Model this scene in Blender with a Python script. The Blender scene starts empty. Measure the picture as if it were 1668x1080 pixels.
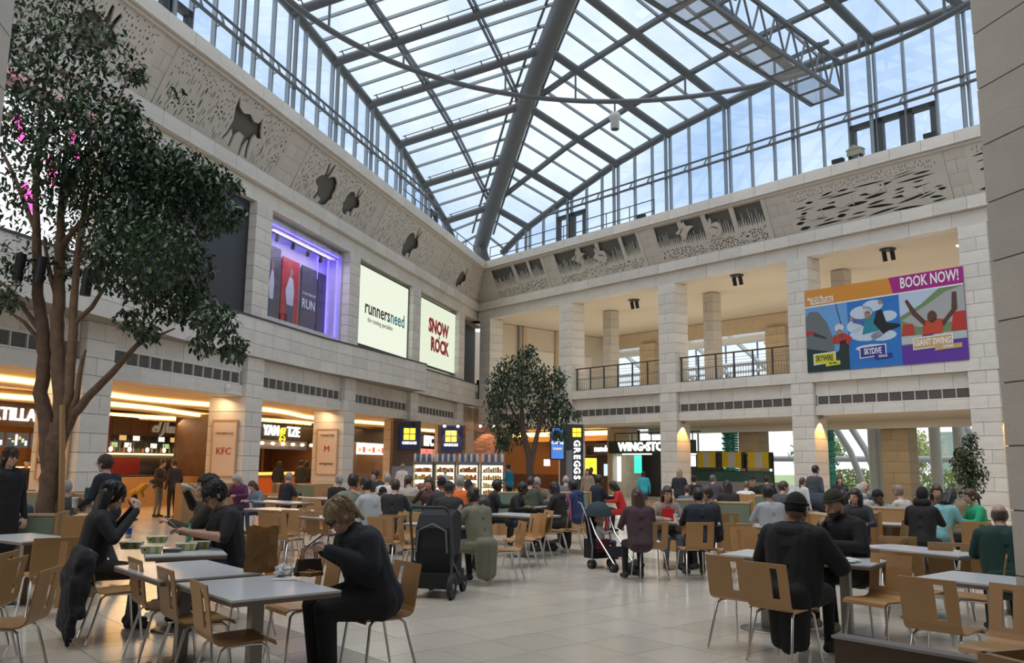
import bpy, bmesh, math, random
from mathutils import Vector, Matrix, noise
random.seed(7)
S = bpy.context.scene
COL = S.collection
R = math.radians
# ---------------------------------------------------------------- camera
F, PITCH, ROLL, CAMH = 1382.0, R(8.876), R(0.569), 1.65
cp, sp, cr, sr = math.cos(PITCH), math.sin(PITCH), math.cos(ROLL), math.sin(ROLL)
FW = Vector((0, cp, sp)); _u = Vector((0, -sp, cp)); _r = Vector((1, 0, 0))
RT = _r*cr + _u*sr; UP = _u*cr - _r*sr
CAMP = Vector((0, 0, CAMH))
cd = bpy.data.cameras.new('camera'); cam = bpy.data.objects.new('camera', cd); COL.objects.link(cam)
cd.sensor_fit = 'HORIZONTAL'; cd.sensor_width = 36; cd.lens = 36*F/1668; cd.clip_end = 600; cd.clip_start = .05
cam.matrix_world = Matrix(((RT.x, UP.x, -FW.x, 0), (RT.y, UP.y, -FW.y, 0), (RT.z, UP.z, -FW.z, CAMH), (0, 0, 0, 1)))
S.camera = cam
# ---------------------------------------------------------------- sky, sun, exposure
W = bpy.data.worlds.new('sky'); S.world = W; W.use_nodes = True
nt = W.node_tree; nt.nodes.clear()
_o = nt.nodes.new('ShaderNodeOutputWorld'); _b = nt.nodes.new('ShaderNodeBackground')
_t = nt.nodes.new('ShaderNodeTexCoord'); _n = nt.nodes.new('ShaderNodeTexNoise'); _c = nt.nodes.new('ShaderNodeValToRGB')
_n.inputs['Scale'].default_value = 3.2; _n.inputs['Detail'].default_value = 7; _n.inputs['Roughness'].default_value = .6
_c.color_ramp.elements[0].position = .36; _c.color_ramp.elements[0].color = (.40, .54, .76, 1)
_c.color_ramp.elements[1].position = .66; _c.color_ramp.elements[1].color = (.86, .91, .97, 1)
nt.links.new(_t.outputs['Generated'], _n.inputs['Vector']); nt.links.new(_n.outputs['Fac'], _c.inputs['Fac'])
_s = nt.nodes.new('ShaderNodeSeparateXYZ'); _m = nt.nodes.new('ShaderNodeMapRange'); _x = nt.nodes.new('ShaderNodeMix'); _x.data_type = 'RGBA'
nt.links.new(_t.outputs['Generated'], _s.inputs[0]); nt.links.new(_s.outputs['Z'], _m.inputs[0]); _m.inputs[1].default_value = .0; _m.inputs[2].default_value = .30; _m.inputs[3].default_value = 1; _m.inputs[4].default_value = 0
nt.links.new(_m.outputs[0], _x.inputs[0]); nt.links.new(_c.outputs['Color'], _x.inputs[6]); _x.inputs[7].default_value = (1.05, 1.08, 1.1, 1)   # pale haze towards the horizon
nt.links.new(_x.outputs[2], _b.inputs['Color']); nt.links.new(_b.outputs[0], _o.inputs[0])
_b.inputs['Strength'].default_value = 1.0
sd = bpy.data.lights.new('sun_through_cloud', 'SUN'); sun = bpy.data.objects.new('sun_through_cloud', sd); COL.objects.link(sun)
sd.energy = 1.6; sd.angle = R(70); sd.color = (1, .94, .86)
sun.rotation_euler = (R(18), R(-14), 0); sun.location = (0, 20, 40)
S.view_settings.view_transform = 'Standard'; S.view_settings.look = 'None'
S.view_settings.gamma = 1; S.view_settings.use_curve_mapping = False
S.view_settings.exposure = 0.5
# ---------------------------------------------------------------- pixel to place
def ray(x, y): return FW + RT*((x-834)/F) + UP*((540-y)/F)
def atz(x, y, z=0.0):
    d = ray(x, y); return CAMP + d*((z-CAMH)/d.z)
def aty(x, y, Y):
    d = ray(x, y); return CAMP + d*(Y/d.y)
def onplane(x, y, P, N):
    d = ray(x, y); return CAMP + d*((P-CAMP).dot(N)/d.dot(N))
def head(h): return Vector((math.sin(R(h)), math.cos(R(h)), 0))
DA, DB = head(15.25), head(-40.26)
NA = Vector((DA.y, -DA.x, 0)); NB = Vector((-DB.y, DB.x, 0))
CO = onplane(777, 600, aty(1190, 684, 36.0), NB); CO.z = 0
class Frame:
    def __init__(f, o, u, n): f.o, f.u, f.n = o, u, n
    def p(f, s, off, z): return f.o + f.u*s + f.n*off + Vector((0, 0, z))
    def sz(f, x, y, off=0):
        q = onplane(x, y, f.o+f.n*off, f.n); return (q-f.o).dot(f.u), q.z
    def mat(f): return Matrix(((f.u.x, f.n.x, 0, f.o.x), (f.u.y, f.n.y, 0, f.o.y), (0, 0, 1, 0), (0, 0, 0, 1)))
FA, FB = Frame(CO, -DA, NA), Frame(CO, -DB, NB)
# ---------------------------------------------------------------- materials
MATS = {}
def mat(name, col, rough=.6, metal=0, var=0, scale=6, emit=None, es=0, bump=0, bscale=40, spec=.5, trans=0, alpha=1, stretch=None, coat=0):
    if name in MATS: return MATS[name]
    m = bpy.data.materials.new(name); m.use_nodes = True; t = m.node_tree; b = t.nodes['Principled BSDF']
    if isinstance(col, str): col = tuple(int(col[i:i+2], 16)/255 for i in (0, 2, 4)); col = tuple(c/12.92 if c < .04045 else ((c+.055)/1.055)**2.4 for c in col)
    b.inputs['Base Color'].default_value = (*col, 1); b.inputs['Roughness'].default_value = rough; b.inputs['Metallic'].default_value = metal
    b.inputs['Specular IOR Level'].default_value = spec; b.inputs['Alpha'].default_value = alpha; b.inputs['Coat Weight'].default_value = coat
    if trans: b.inputs['Transmission Weight'].default_value = trans
    if emit:
        b.inputs['Emission Color'].default_value = (*emit, 1); b.inputs['Emission Strength'].default_value = es
    if var or bump:
        tc = t.nodes.new('ShaderNodeTexCoord'); src = tc.outputs['Object']
        if stretch:
            mp = t.nodes.new('ShaderNodeMapping'); mp.inputs['Scale'].default_value = stretch; t.links.new(src, mp.inputs[0]); src = mp.outputs[0]
        if var:
            oi = t.nodes.new('ShaderNodeObjectInfo')
            n = t.nodes.new('ShaderNodeTexNoise'); n.inputs['Scale'].default_value = scale; n.inputs['Detail'].default_value = 5; t.links.new(src, n.inputs['Vector'])
            a = t.nodes.new('ShaderNodeMath'); a.operation = 'MULTIPLY_ADD'; a.inputs[1].default_value = .5; t.links.new(oi.outputs['Random'], a.inputs[0]); t.links.new(n.outputs['Fac'], a.inputs[2])
            mr = t.nodes.new('ShaderNodeMapRange'); mr.inputs[1].default_value = .4; mr.inputs[2].default_value = 1.1; mr.inputs[3].default_value = 1-var; mr.inputs[4].default_value = 1+var; t.links.new(a.outputs[0], mr.inputs[0])
            mx = t.nodes.new('ShaderNodeVectorMath'); mx.operation = 'SCALE'; mx.inputs[0].default_value = col; t.links.new(mr.outputs[0], mx.inputs['Scale']); t.links.new(mx.outputs[0], b.inputs['Base Color'])
        if bump:
            n2 = t.nodes.new('ShaderNodeTexNoise'); n2.inputs['Scale'].default_value = bscale; n2.inputs['Detail'].default_value = 4; t.links.new(src, n2.inputs['Vector'])
            bp = t.nodes.new('ShaderNodeBump'); bp.inputs['Strength'].default_value = bump; bp.inputs['Distance'].default_value = .02; t.links.new(n2.outputs['Fac'], bp.inputs['Height']); t.links.new(bp.outputs[0], b.inputs['Normal'])
    MATS[name] = m; return m
def emis(name, col, es): return mat(name, (.08, .08, .08), .5, emit=col if not isinstance(col, str) else tuple((int(col[i:i+2], 16)/255)**2.2 for i in (0, 2, 4)), es=es)
def glassmat(name, tint, gloss, rough=.02):
    m = bpy.data.materials.new(name); m.use_nodes = True; t = m.node_tree; t.nodes.clear()
    o = t.nodes.new('ShaderNodeOutputMaterial'); mx = t.nodes.new('ShaderNodeMixShader'); tr = t.nodes.new('ShaderNodeBsdfTransparent'); g = t.nodes.new('ShaderNodeBsdfGlossy')
    tr.inputs[0].default_value = (*tint, 1); g.inputs['Roughness'].default_value = rough; mx.inputs[0].default_value = gloss
    t.links.new(tr.outputs[0], mx.inputs[1]); t.links.new(g.outputs[0], mx.inputs[2]); t.links.new(mx.outputs[0], o.inputs[0])
    MATS[name] = m; return m
STONE = mat('stone_pale', (.66, .62, .555), .75, var=.09, scale=2.5, bump=.15, bscale=25)
STONEW = mat('stone_warm', (.54, .495, .43), .75, var=.08, scale=2.0, bump=.15, bscale=25)
STONED = mat('stone_honey', (.52, .42, .29), .8, var=.12, scale=3, bump=.2)
JOINT = mat('stone_joint', (.30, .28, .25), .9)
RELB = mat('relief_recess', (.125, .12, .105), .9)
PLAST = mat('plaster_cream', (.62, .55, .44), .8)
PLASTW = mat('plaster_white', (.72, .69, .63), .8)
STEEL = mat('steel_grey_paint', (.10, .11, .12), .45)
STEELL = mat('aluminium_frame', (.24, .27, .29), .4, metal=.4)
STEELD = mat('dark_frame', (.05, .055, .06), .5)
CHROME = mat('chrome', (.72, .71, .69), .18, metal=1)
BRUSH = mat('brushed_steel', (.27, .25, .23), .35, metal=1)
BLACK = mat('black_plastic', (.012, .012, .014), .5)
WOODC = mat('chair_plywood', (.37, .205, .08), .42, var=.16, scale=3, stretch=(1, 1, .15), coat=.1)
WOODP = mat('panel_wood', (.37, .205, .085), .45, var=.12, scale=2, stretch=(.2, 1, 1))
WOODD = mat('dark_wood', (.10, .05, .022), .5, var=.2, scale=2, stretch=(.15, 1, 1))
GREENP = mat('bench_green', (.15, .20, .145), .55, var=.06)
TTOP = mat('table_laminate', (.60, .63, .64), .22, var=.03)
TEDGE = mat('table_edge', (.17, .13, .10), .45)
ROOFGL = glassmat('roof_glass', (.93, .96, .97), .06, .05)
CLGL = glassmat('clerestory_glass', (.80, .88, .96), .10)
SHOPGL = glassmat('shop_glass', (.93, .95, .95), .06)
# ---------------------------------------------------------------- mesh building
def link(o, parent=None):
    COL.objects.link(o)
    if parent is not None: o.parent = parent
    return o
def tag(o, label=None, cat=None, group=None, kind=None):
    if label: o['label'] = label
    if cat: o['category'] = cat
    if group: o['group'] = group
    if kind: o['kind'] = kind
    return o
def empty(name, loc=(0, 0, 0), rz=0, parent=None):
    o = bpy.data.objects.new(name, None); o.empty_display_size = .1; o.location = loc; o.rotation_euler = (0, 0, rz); return link(o, parent)
def thing(name, label, cat, loc=(0, 0, 0), rz=0, group=None): return tag(empty(name, loc, rz), label, cat, group)
def struct(name): return tag(empty(name), kind='structure')
def ortho(d):
    d = d.normalized(); a = Vector((0, 0, 1)) if abs(d.z) < .95 else Vector((1, 0, 0)); x = d.cross(a).normalized(); return x, x.cross(d).normalized()
class MB:
    def __init__(m): m.v = []; m.f = []; m.mi = []; m.cur = 0; m.sm = []
    def add(m, vs, fs, smooth=False):
        b = len(m.v); m.v += [tuple(v) for v in vs]
        for f in fs: m.f.append([b+i for i in f]); m.mi.append(m.cur); m.sm.append(smooth)
        return m
    def hexa(m, c): return m.add(c, [(0, 3, 2, 1), (4, 5, 6, 7), (0, 1, 5, 4), (1, 2, 6, 5), (2, 3, 7, 6), (3, 0, 4, 7)])
    def box(m, x0, x1, y0, y1, z0, z1): return m.hexa([(x0, y0, z0), (x1, y0, z0), (x1, y1, z0), (x0, y1, z0), (x0, y0, z1), (x1, y0, z1), (x1, y1, z1), (x0, y1, z1)])
    def fbox(m, fr, s0, s1, o0, o1, z0, z1): return m.hexa([fr.p(s, o, z) for z in (z0, z1) for s, o in ((s0, o0), (s1, o0), (s1, o1), (s0, o1))])
    def bar(m, a, b, w, h, up=Vector((0, 0, 1))):
        a, b = Vector(a), Vector(b); d = (b-a).normalized(); x = d.cross(up)
        if x.length < 1e-4: x = Vector((1, 0, 0))
        x.normalize(); y = x.cross(d); x *= w/2; y *= h/2
        return m.hexa([a-x-y, a+x-y, a+x+y, a-x+y, b-x-y, b+x-y, b+x+y, b-x+y])
    def tube(m, pts, r, n=8, cap=True):
        pts = [Vector(p) for p in pts]; rs = r if isinstance(r, (list, tuple)) else [r]*len(pts); rings = []; x = None
        for i, p in enumerate(pts):
            d = (pts[min(i+1, len(pts)-1)]-pts[max(i-1, 0)])
            if d.length < 1e-7: d = Vector((0, 0, 1))
            d.normalize()
            if x is None: x, _ = ortho(d)
            else: x = (x-d*x.dot(d)); x = x.normalized() if x.length > 1e-6 else ortho(d)[0]
            y = d.cross(x)
            rings.append([p+x*(math.cos(2*math.pi*k/n)*rs[i])+y*(math.sin(2*math.pi*k/n)*rs[i]) for k in range(n)])
        vs = [v for q in rings for v in q]; fs = []
        for i in range(len(pts)-1):
            for k in range(n): fs.append((i*n+k, i*n+(k+1) % n, (i+1)*n+(k+1) % n, (i+1)*n+k))
        m.add(vs, fs, True)
        if cap: m.add(rings[0], [tuple(range(n))[::-1]]); m.add(rings[-1], [tuple(range(n))])
        return m
    def lathe(m, prof, n=16, c=(0, 0, 0)):
        vs = []; fs = []; c = Vector(c)
        for r, z in prof: vs += [c+Vector((r*math.cos(2*math.pi*k/n), r*math.sin(2*math.pi*k/n), z)) for k in range(n)]
        for i in range(len(prof)-1):
            for k in range(n): fs.append((i*n+k, i*n+(k+1) % n, (i+1)*n+(k+1) % n, (i+1)*n+k))
        m.add(vs, fs, True); L = len(prof)-1
        if prof[0][0] > 1e-5: m.add(vs[:n], [tuple(range(n))[::-1]])
        if prof[L][0] > 1e-5: m.add(vs[L*n:], [tuple(range(n))])
        return m
    def ell(m, c, rx, ry, rz, n=12, k=8, M=None):
        vs = []; fs = []; c = Vector(c)
        for i in range(k+1):
            t = math.pi*i/k
            for j in range(n):
                v = Vector((rx*math.sin(t)*math.cos(2*math.pi*j/n), ry*math.sin(t)*math.sin(2*math.pi*j/n), rz*math.cos(t)))
                vs.append(c+(M @ v if M else v))
        for i in range(k):
            for j in range(n): fs.append((i*n+j, (i+1)*n+j, (i+1)*n+(j+1) % n, i*n+(j+1) % n))
        return m.add(vs, fs, True)
    def prism(m, poly, o, ux, uy, d):
        o, ux, uy, d = Vector(o), Vector(ux), Vector(uy), Vector(d); n = len(poly)
        a = [o+ux*x+uy*y for x, y in poly]; b = [v+d for v in a]
        return m.add(a+b, [tuple(range(n))[::-1], tuple(range(n, 2*n))]+[(i, (i+1) % n, n+(i+1) % n, n+i) for i in range(n)])
    def mesh(m, name, mats):
        me = bpy.data.meshes.new(name); me.from_pydata(m.v, [], m.f)
        for a in (mats if isinstance(mats, (list, tuple)) else [mats]): me.materials.append(a)
        me.polygons.foreach_set('material_index', m.mi); me.polygons.foreach_set('use_smooth', m.sm); me.update(); return me
    def build(m, name, mats, parent=None, loc=None):
        o = bpy.data.objects.new(name, m.mesh(name, mats)); link(o, parent)
        if loc: o.location = loc
        return o
_unit = {}
def ubox(name, mt, c, X, Y, Z, parent):
    """a box part that shares one unit mesh: centre c, full edge vectors X, Y, Z"""
    if mt.name not in _unit:
        b = bmesh.new(); bmesh.ops.create_cube(b, size=1); me = bpy.data.meshes.new('block'); b.to_mesh(me); b.free(); me.materials.append(mt); _unit[mt.name] = me
    o = bpy.data.objects.new(name, _unit[mt.name]); link(o, parent)
    o.matrix_local = Matrix(((X.x, Y.x, Z.x, c.x), (X.y, Y.y, Z.y, c.y), (X.z, Y.z, Z.z, c.z), (0, 0, 0, 1))); return o
def fblock(name, mt, fr, s0, s1, o0, o1, z0, z1, parent):
    return ubox(name, mt, fr.p((s0+s1)/2, (o0+o1)/2, (z0+z1)/2), fr.u*(s1-s0), fr.n*(o1-o0), Vector((0, 0, z1-z0)), parent)
def course(fr, s0, s1, o0, o1, z0, z1, bw, parent, mt=None, ph=0, name='stone_block', g=.012):
    """a course of dressed stones with open joints"""
    n = max(1, round((s1-s0)/bw)); w = (s1-s0)/n; e = [s0+w*i for i in range(n+1)]
    if ph and n > 0: e = [s0]+[s0+w*(i+.5) for i in range(n)]+[s1]
    for a, b in zip(e, e[1:]): fblock(name, mt or STONE, fr, a+g/2, b-g/2, o0, o1+random.uniform(-.004, .004), z0+g/2, z1-g/2, parent)
TMP = bpy.data.scenes.new('workbench')                      # scratch scene for evaluating modifiers quickly
def evaluated(o):
    TMP.collection.objects.link(o); vl = TMP.view_layers[0]; vl.update(); dg = vl.depsgraph
    me = bpy.data.meshes.new_from_object(o.evaluated_get(dg)); bpy.data.objects.remove(o); return me
def text(name, s, mt, M, size, parent=None, ext=.02, align='CENTER', shear=0, bold=0, sx=1):
    c = bpy.data.curves.new(name, 'FONT'); c.body = s; c.size = size; c.extrude = ext; c.align_x = align; c.align_y = 'CENTER'; c.shear = shear; c.offset = bold*size; c.resolution_u = 2
    me = evaluated(bpy.data.objects.new(name+'_tmp', c)); bpy.data.curves.remove(c)
    me.materials.clear(); me.materials.append(mt); o = bpy.data.objects.new(name, me); link(o, parent); o.matrix_local = M @ Matrix.Diagonal((sx, 1, 1, 1)); return o
def face_mat(fr, s, off, z, left=False):
    """matrix for flat things standing upright in a wall frame, readable from the room"""
    x = fr.u if fr is FB else -fr.u
    y = Vector((0, 0, 1)); n = fr.n; p = fr.p(s, off, z)
    return Matrix(((x.x, y.x, n.x, p.x), (x.y, y.y, n.y, p.y), (x.z, y.z, n.z, p.z), (0, 0, 0, 1)))
def copy_tree(o, parent=None):
    c = o.copy(); COL.objects.link(c); c.parent = parent
    for ch in list(o.children): copy_tree(ch, c)
    return c
def arealight(name, loc, sx, sy, energy, col, rot=(0, 0, 0), parent=None):
    l = bpy.data.lights.new(name, 'AREA'); l.shape = 'RECTANGLE'; l.size = sx; l.size_y = sy; l.energy = energy; l.color = col
    o = bpy.data.objects.new(name, l); o.location = loc; o.rotation_euler = rot; return link(o, parent)
# ================================================================ the building shell
ZL, ZG0, ZG1, ZR, ZS, ZU, ZB, ZT, ZF, ZC = 3.64, 4.0, 4.42, 4.92, 5.35, 9.97, 10.5, 10.95, 12.62, 13.05
CA = [2.85+6.8*k for k in range(6)]; CB = [.7+6.72*k for k in range(6)]
PW = .48                                     # half width of a pier
LEN = 48.0; TANB = math.tan(R(27.755)); CTR = CO + (-(DA+DB)).normalized()*27.1
# ---- floor
floor = struct('floor')
m = MB(); m.add([(-45, -12, -.02), (60, -12, -.02), (60, 80, -.02), (-45, 80, -.02)], [(0, 1, 2, 3)]); m.build('floor_bed', JOINT, floor)
FLT = mat('floor_stone', (.56, .51, .43), .17, var=.10, scale=.9, bump=.02, bscale=6, spec=.5)
FLD = mat('floor_stone_dark', (.30, .255, .20), .18, var=.10, scale=.9)
TU, TV = -DB, head(49.74)                      # the paving and most tables follow the right wall
def tuv(p): return p.dot(TU), p.dot(TV)
TS = .62; near = []; rest = MB()
for i in range(-75, 60):
    for j in range(-18, 110):
        c = TU*(i*TS) + TV*(j*TS)
        if c.y < 2.6 or c.y > 54 or abs(c.x) > .66*c.y+3: continue
        if (c-CO).dot(NA) < -8 or (c-CO).dot(NB) < -16: continue
        dark = (j % 13 == 6)
        near.append((c.length, i, j, c, dark))
near.sort(key=lambda a: a[0])
for q, (d, i, j, c, dark) in enumerate(near):
    e = TS-.006; h = random.uniform(-.0006, .0006)
    if q < 300: ubox('floor_tile', FLD if dark else FLT, c+Vector((0, 0, -.01+h)), TU*e, TV*e, Vector((0, 0, .02)), floor)
    else:
        a, b = TU*(e/2), TV*(e/2); z = Vector((0, 0, h)); rest.cur = int(dark); rest.add([c-a-b+z, c+a-b+z, c+a+b+z, c-a+b+z], [(0, 1, 2, 3)])
tag(rest.build('paving', [FLT, FLD], floor), kind='stuff')
# ---- one wall of the court
def pier(fr, s, parent, z0, z1, dep, mt=None, n=8, hw=PW):
    p = empty('pier', parent=parent)
    m = MB(); m.fbox(fr, s-hw+.02, s+hw-.02, -dep+.02, -.02, z0, z1); m.build('pier_core', JOINT, p)
    h = (z1-z0)/n
    for k in range(n):
        a, b = z0+k*h, z0+(k+1)*h
        e = [s-hw, s+hw] if k % 2 else [s-hw, s+random.choice((-.1, .1)), s+hw]
        for x0, x1 in zip(e, e[1:]): fblock('stone_block', mt or STONE, fr, x0+.006, x1-.006, -dep, random.uniform(-.003, .004), a+.007, b-.007, p)
    return p
def grille(fr, s0, s1, parent, n=12):
    g = empty('vent_grille', parent=parent)
    m = MB(); m.fbox(fr, s0, s1, -.28, -.24, ZG0, ZG1); m.build('backing', BLACK, g)
    m = MB(); w = (s1-s0)/n
    for i in range(n+1): m.fbox(fr, s0+i*w-.013, s0+i*w+.013, -.24, -.17, ZG0, ZG1)
    for z in (ZG0, ZG1-.05): m.fbox(fr, s0, s1, -.24, -.165, z, z+.05)
    m.build('grille_frame', STONE, g)
    m = MB()
    for i in range(n):
        for k in range(9):
            z = ZG0+.055+k*.036; m.fbox(fr, s0+i*w+.014, s0+(i+1)*w-.014, -.24, -.20, z, z+.014)
    m.build('louvre', mat('louvre_grey', (.26, .24, .22), .6), g)
def band(fr, s0, s1, parent):
    # lintel, recess above the grille
    m = MB(); m.fbox(fr, s0, s1, -.9, -.22, ZL+.02, ZG0); m.fbox(fr, s0, s1, -.9, -.29, ZG0, ZR); m.build('lintel_core', JOINT, parent)
    course(fr, s0, s1, -.9, -.15, ZL, ZG0-.0, 1.1, parent); course(fr, s0, s1, -.9, -.2, ZG1, ZR, 1.1, parent, ph=1)
def upper(fr, parent, side):
    # beam, ledge, leaning frieze, cornice
    m = MB(); m.fbox(fr, -1, LEN, -.55, -.07, ZU+.02, ZB); m.build('beam_core', JOINT, parent)
    course(fr, -.05, 34.4, -.55, -.05, ZU, ZB, 1.5, parent, mt=STONE)
    tr = struct('trim_%d' % side)
    m = MB(); m.fbox(fr, -.5, LEN, -.6, .13, ZB+.01, ZT-.01); m.build('ledge_core', JOINT, tr); course(fr, .16*.53, 34.4, -.6, .16, ZB, ZT, 1.14, tr, ph=0, name='ledge_stone')
    co = struct('trim_%d' % (side+2))
    m = MB(); m.fbox(fr, .45, LEN, .2, 1.02, ZF+.01, ZC-.01); m.build('cornice_core', JOINT, co); course(fr, .55, 34.4, .2, 1.05, ZF, ZC, 1.14, co, ph=0, name='cornice_stone')
    m = MB(); m.fbox(fr, .42, LEN, .2, .93, ZF-.10, ZF); m.build('cornice_moulding', STONEW, co)
    m = MB(); m.fbox(fr, 0, LEN, -1.4, .4, ZC-.3, ZC-.02); m.build('walkway', PLASTW, co)
    return tr, co
def fpt(fr, s, t, d=0):
    """point on the leaning frieze: t 0..1 from ledge to cornice, d proud of it"""
    o0, o1 = .02, .86; z0, z1 = ZT-.02, ZF; n = Vector((z1-z0, -(o1-o0))); n.normalize()
    return fr.p(s, o0+(o1-o0)*t+n.x*d, z0+(z1-z0)*t+n.y*d)
FH = math.hypot(.84, ZF-ZT)
def fr_matrix(fr, s):
    """local x along the wall (to the right seen from the room), y up the frieze, z towards the room"""
    a = fpt(fr, s, 0); y = (fpt(fr, s, 1)-a).normalized(); x = fr.u if fr is FB else -fr.u; z = x.cross(y)
    return Matrix(((x.x, y.x, z.x, a.x), (x.y, y.y, z.y, a.y), (x.z, y.z, z.z, a.z), (0, 0, 0, 1)))
def curve_mesh(name, splines, M, mt, parent, ext):
    c = bpy.data.curves.new(name, 'CURVE'); c.dimensions = '2D'; c.fill_mode = 'BOTH'; c.extrude = ext
    for pts in splines:
        s = c.splines.new('POLY'); s.points.add(len(pts)-1); s.use_cyclic_u = True
        for q, (x, y) in zip(s.points, pts): q.co = (x, y, 0, 1)
    me = evaluated(bpy.data.objects.new('tmp', c)); bpy.data.curves.remove(c)
    me.materials.clear(); me.materials.append(mt); me.name = name
    o = bpy.data.objects.new(name, me); link(o, parent); o.matrix_local = M; return o
def leaf(x, y, l, w, ang, bend=0, n=5):
    ca, sa = math.cos(ang), math.sin(ang); up = []; dn = []
    for i in range(n+1):
        t = i/n; h = w*math.sin(math.pi*min(1, t*.92+.06)); b = bend*l*t*t
        up.append((t*l, b+h)); dn.append((t*l, b-h))
    pts = up+dn[::-1][1:-1] if n > 1 else up
    return [(x+a*ca-b*sa, y+a*sa+b*ca) for a, b in pts]
def flower(x, y, r, k=6, a0=0):
    out = []
    for i in range(k):
        out.append(leaf(x+.28*r*math.cos(a0+6.283*i/k), y+.28*r*math.sin(a0+6.283*i/k), r*.75, r*.2, a0+6.283*i/k, 0, 3))
    return out
def place(poly, x, y, sc, flip=1): return [(x+flip*a*sc, y+b*sc) for a, b in poly]
FOX = [(0, .95), (.12, .78), (.30, .72), (.48, .78), (.66, .70), (.80, .72), (.84, .86), (.90, .74), (.97, .62), (1.08, .50), (.96, .46), (.86, .50), (.82, .40), (.86, .18), (.94, .02), (.86, .02), (.78, .18), (.74, .34), (.68, .18), (.72, .0), (.65, .0), (.60, .20), (.58, .36), (.42, .38), (.34, .28), (.36, .04), (.29, .04), (.27, .26), (.2, .34), (.16, .22), (.10, .08), (.05, .1), (.1, .26), (.12, .5), (.02, .72)]
RAB = [(0, .28), (.06, .36), (.04, .5), (.12, .66), (.28, .74), (.45, .70), (.55, .62), (.50, .80), (.50, .98), (.57, .96), (.61, .80), (.63, .68), (.66, .80), (.72, .95), (.78, .90), (.75, .74), (.74, .64), (.84, .60), (.95, .50), (.97, .42), (.88, .36), (.78, .34), (.72, .24), (.76, .06), (.66, .04), (.60, .16), (.46, .12), (.50, .02), (.26, .02), (.14, .08), (.08, .2)]
BIRD = [(0, .5), (.2, .62), (.38, .66), (.5, .9), (.62, .98), (.6, .84), (.7, .72), (.9, .7), (1.1, .62), (.92, .58), (.76, .48), (.6, .34), (.5, .1), (.44, .3), (.25, .38)]
FISH = [(0, .5), (.15, .66), (.4, .74), (.66, .66), (.8, .56), (1, .74), (.94, .5), (1, .26), (.8, .44), (.62, .34), (.38, .28), (.14, .36)]
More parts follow.
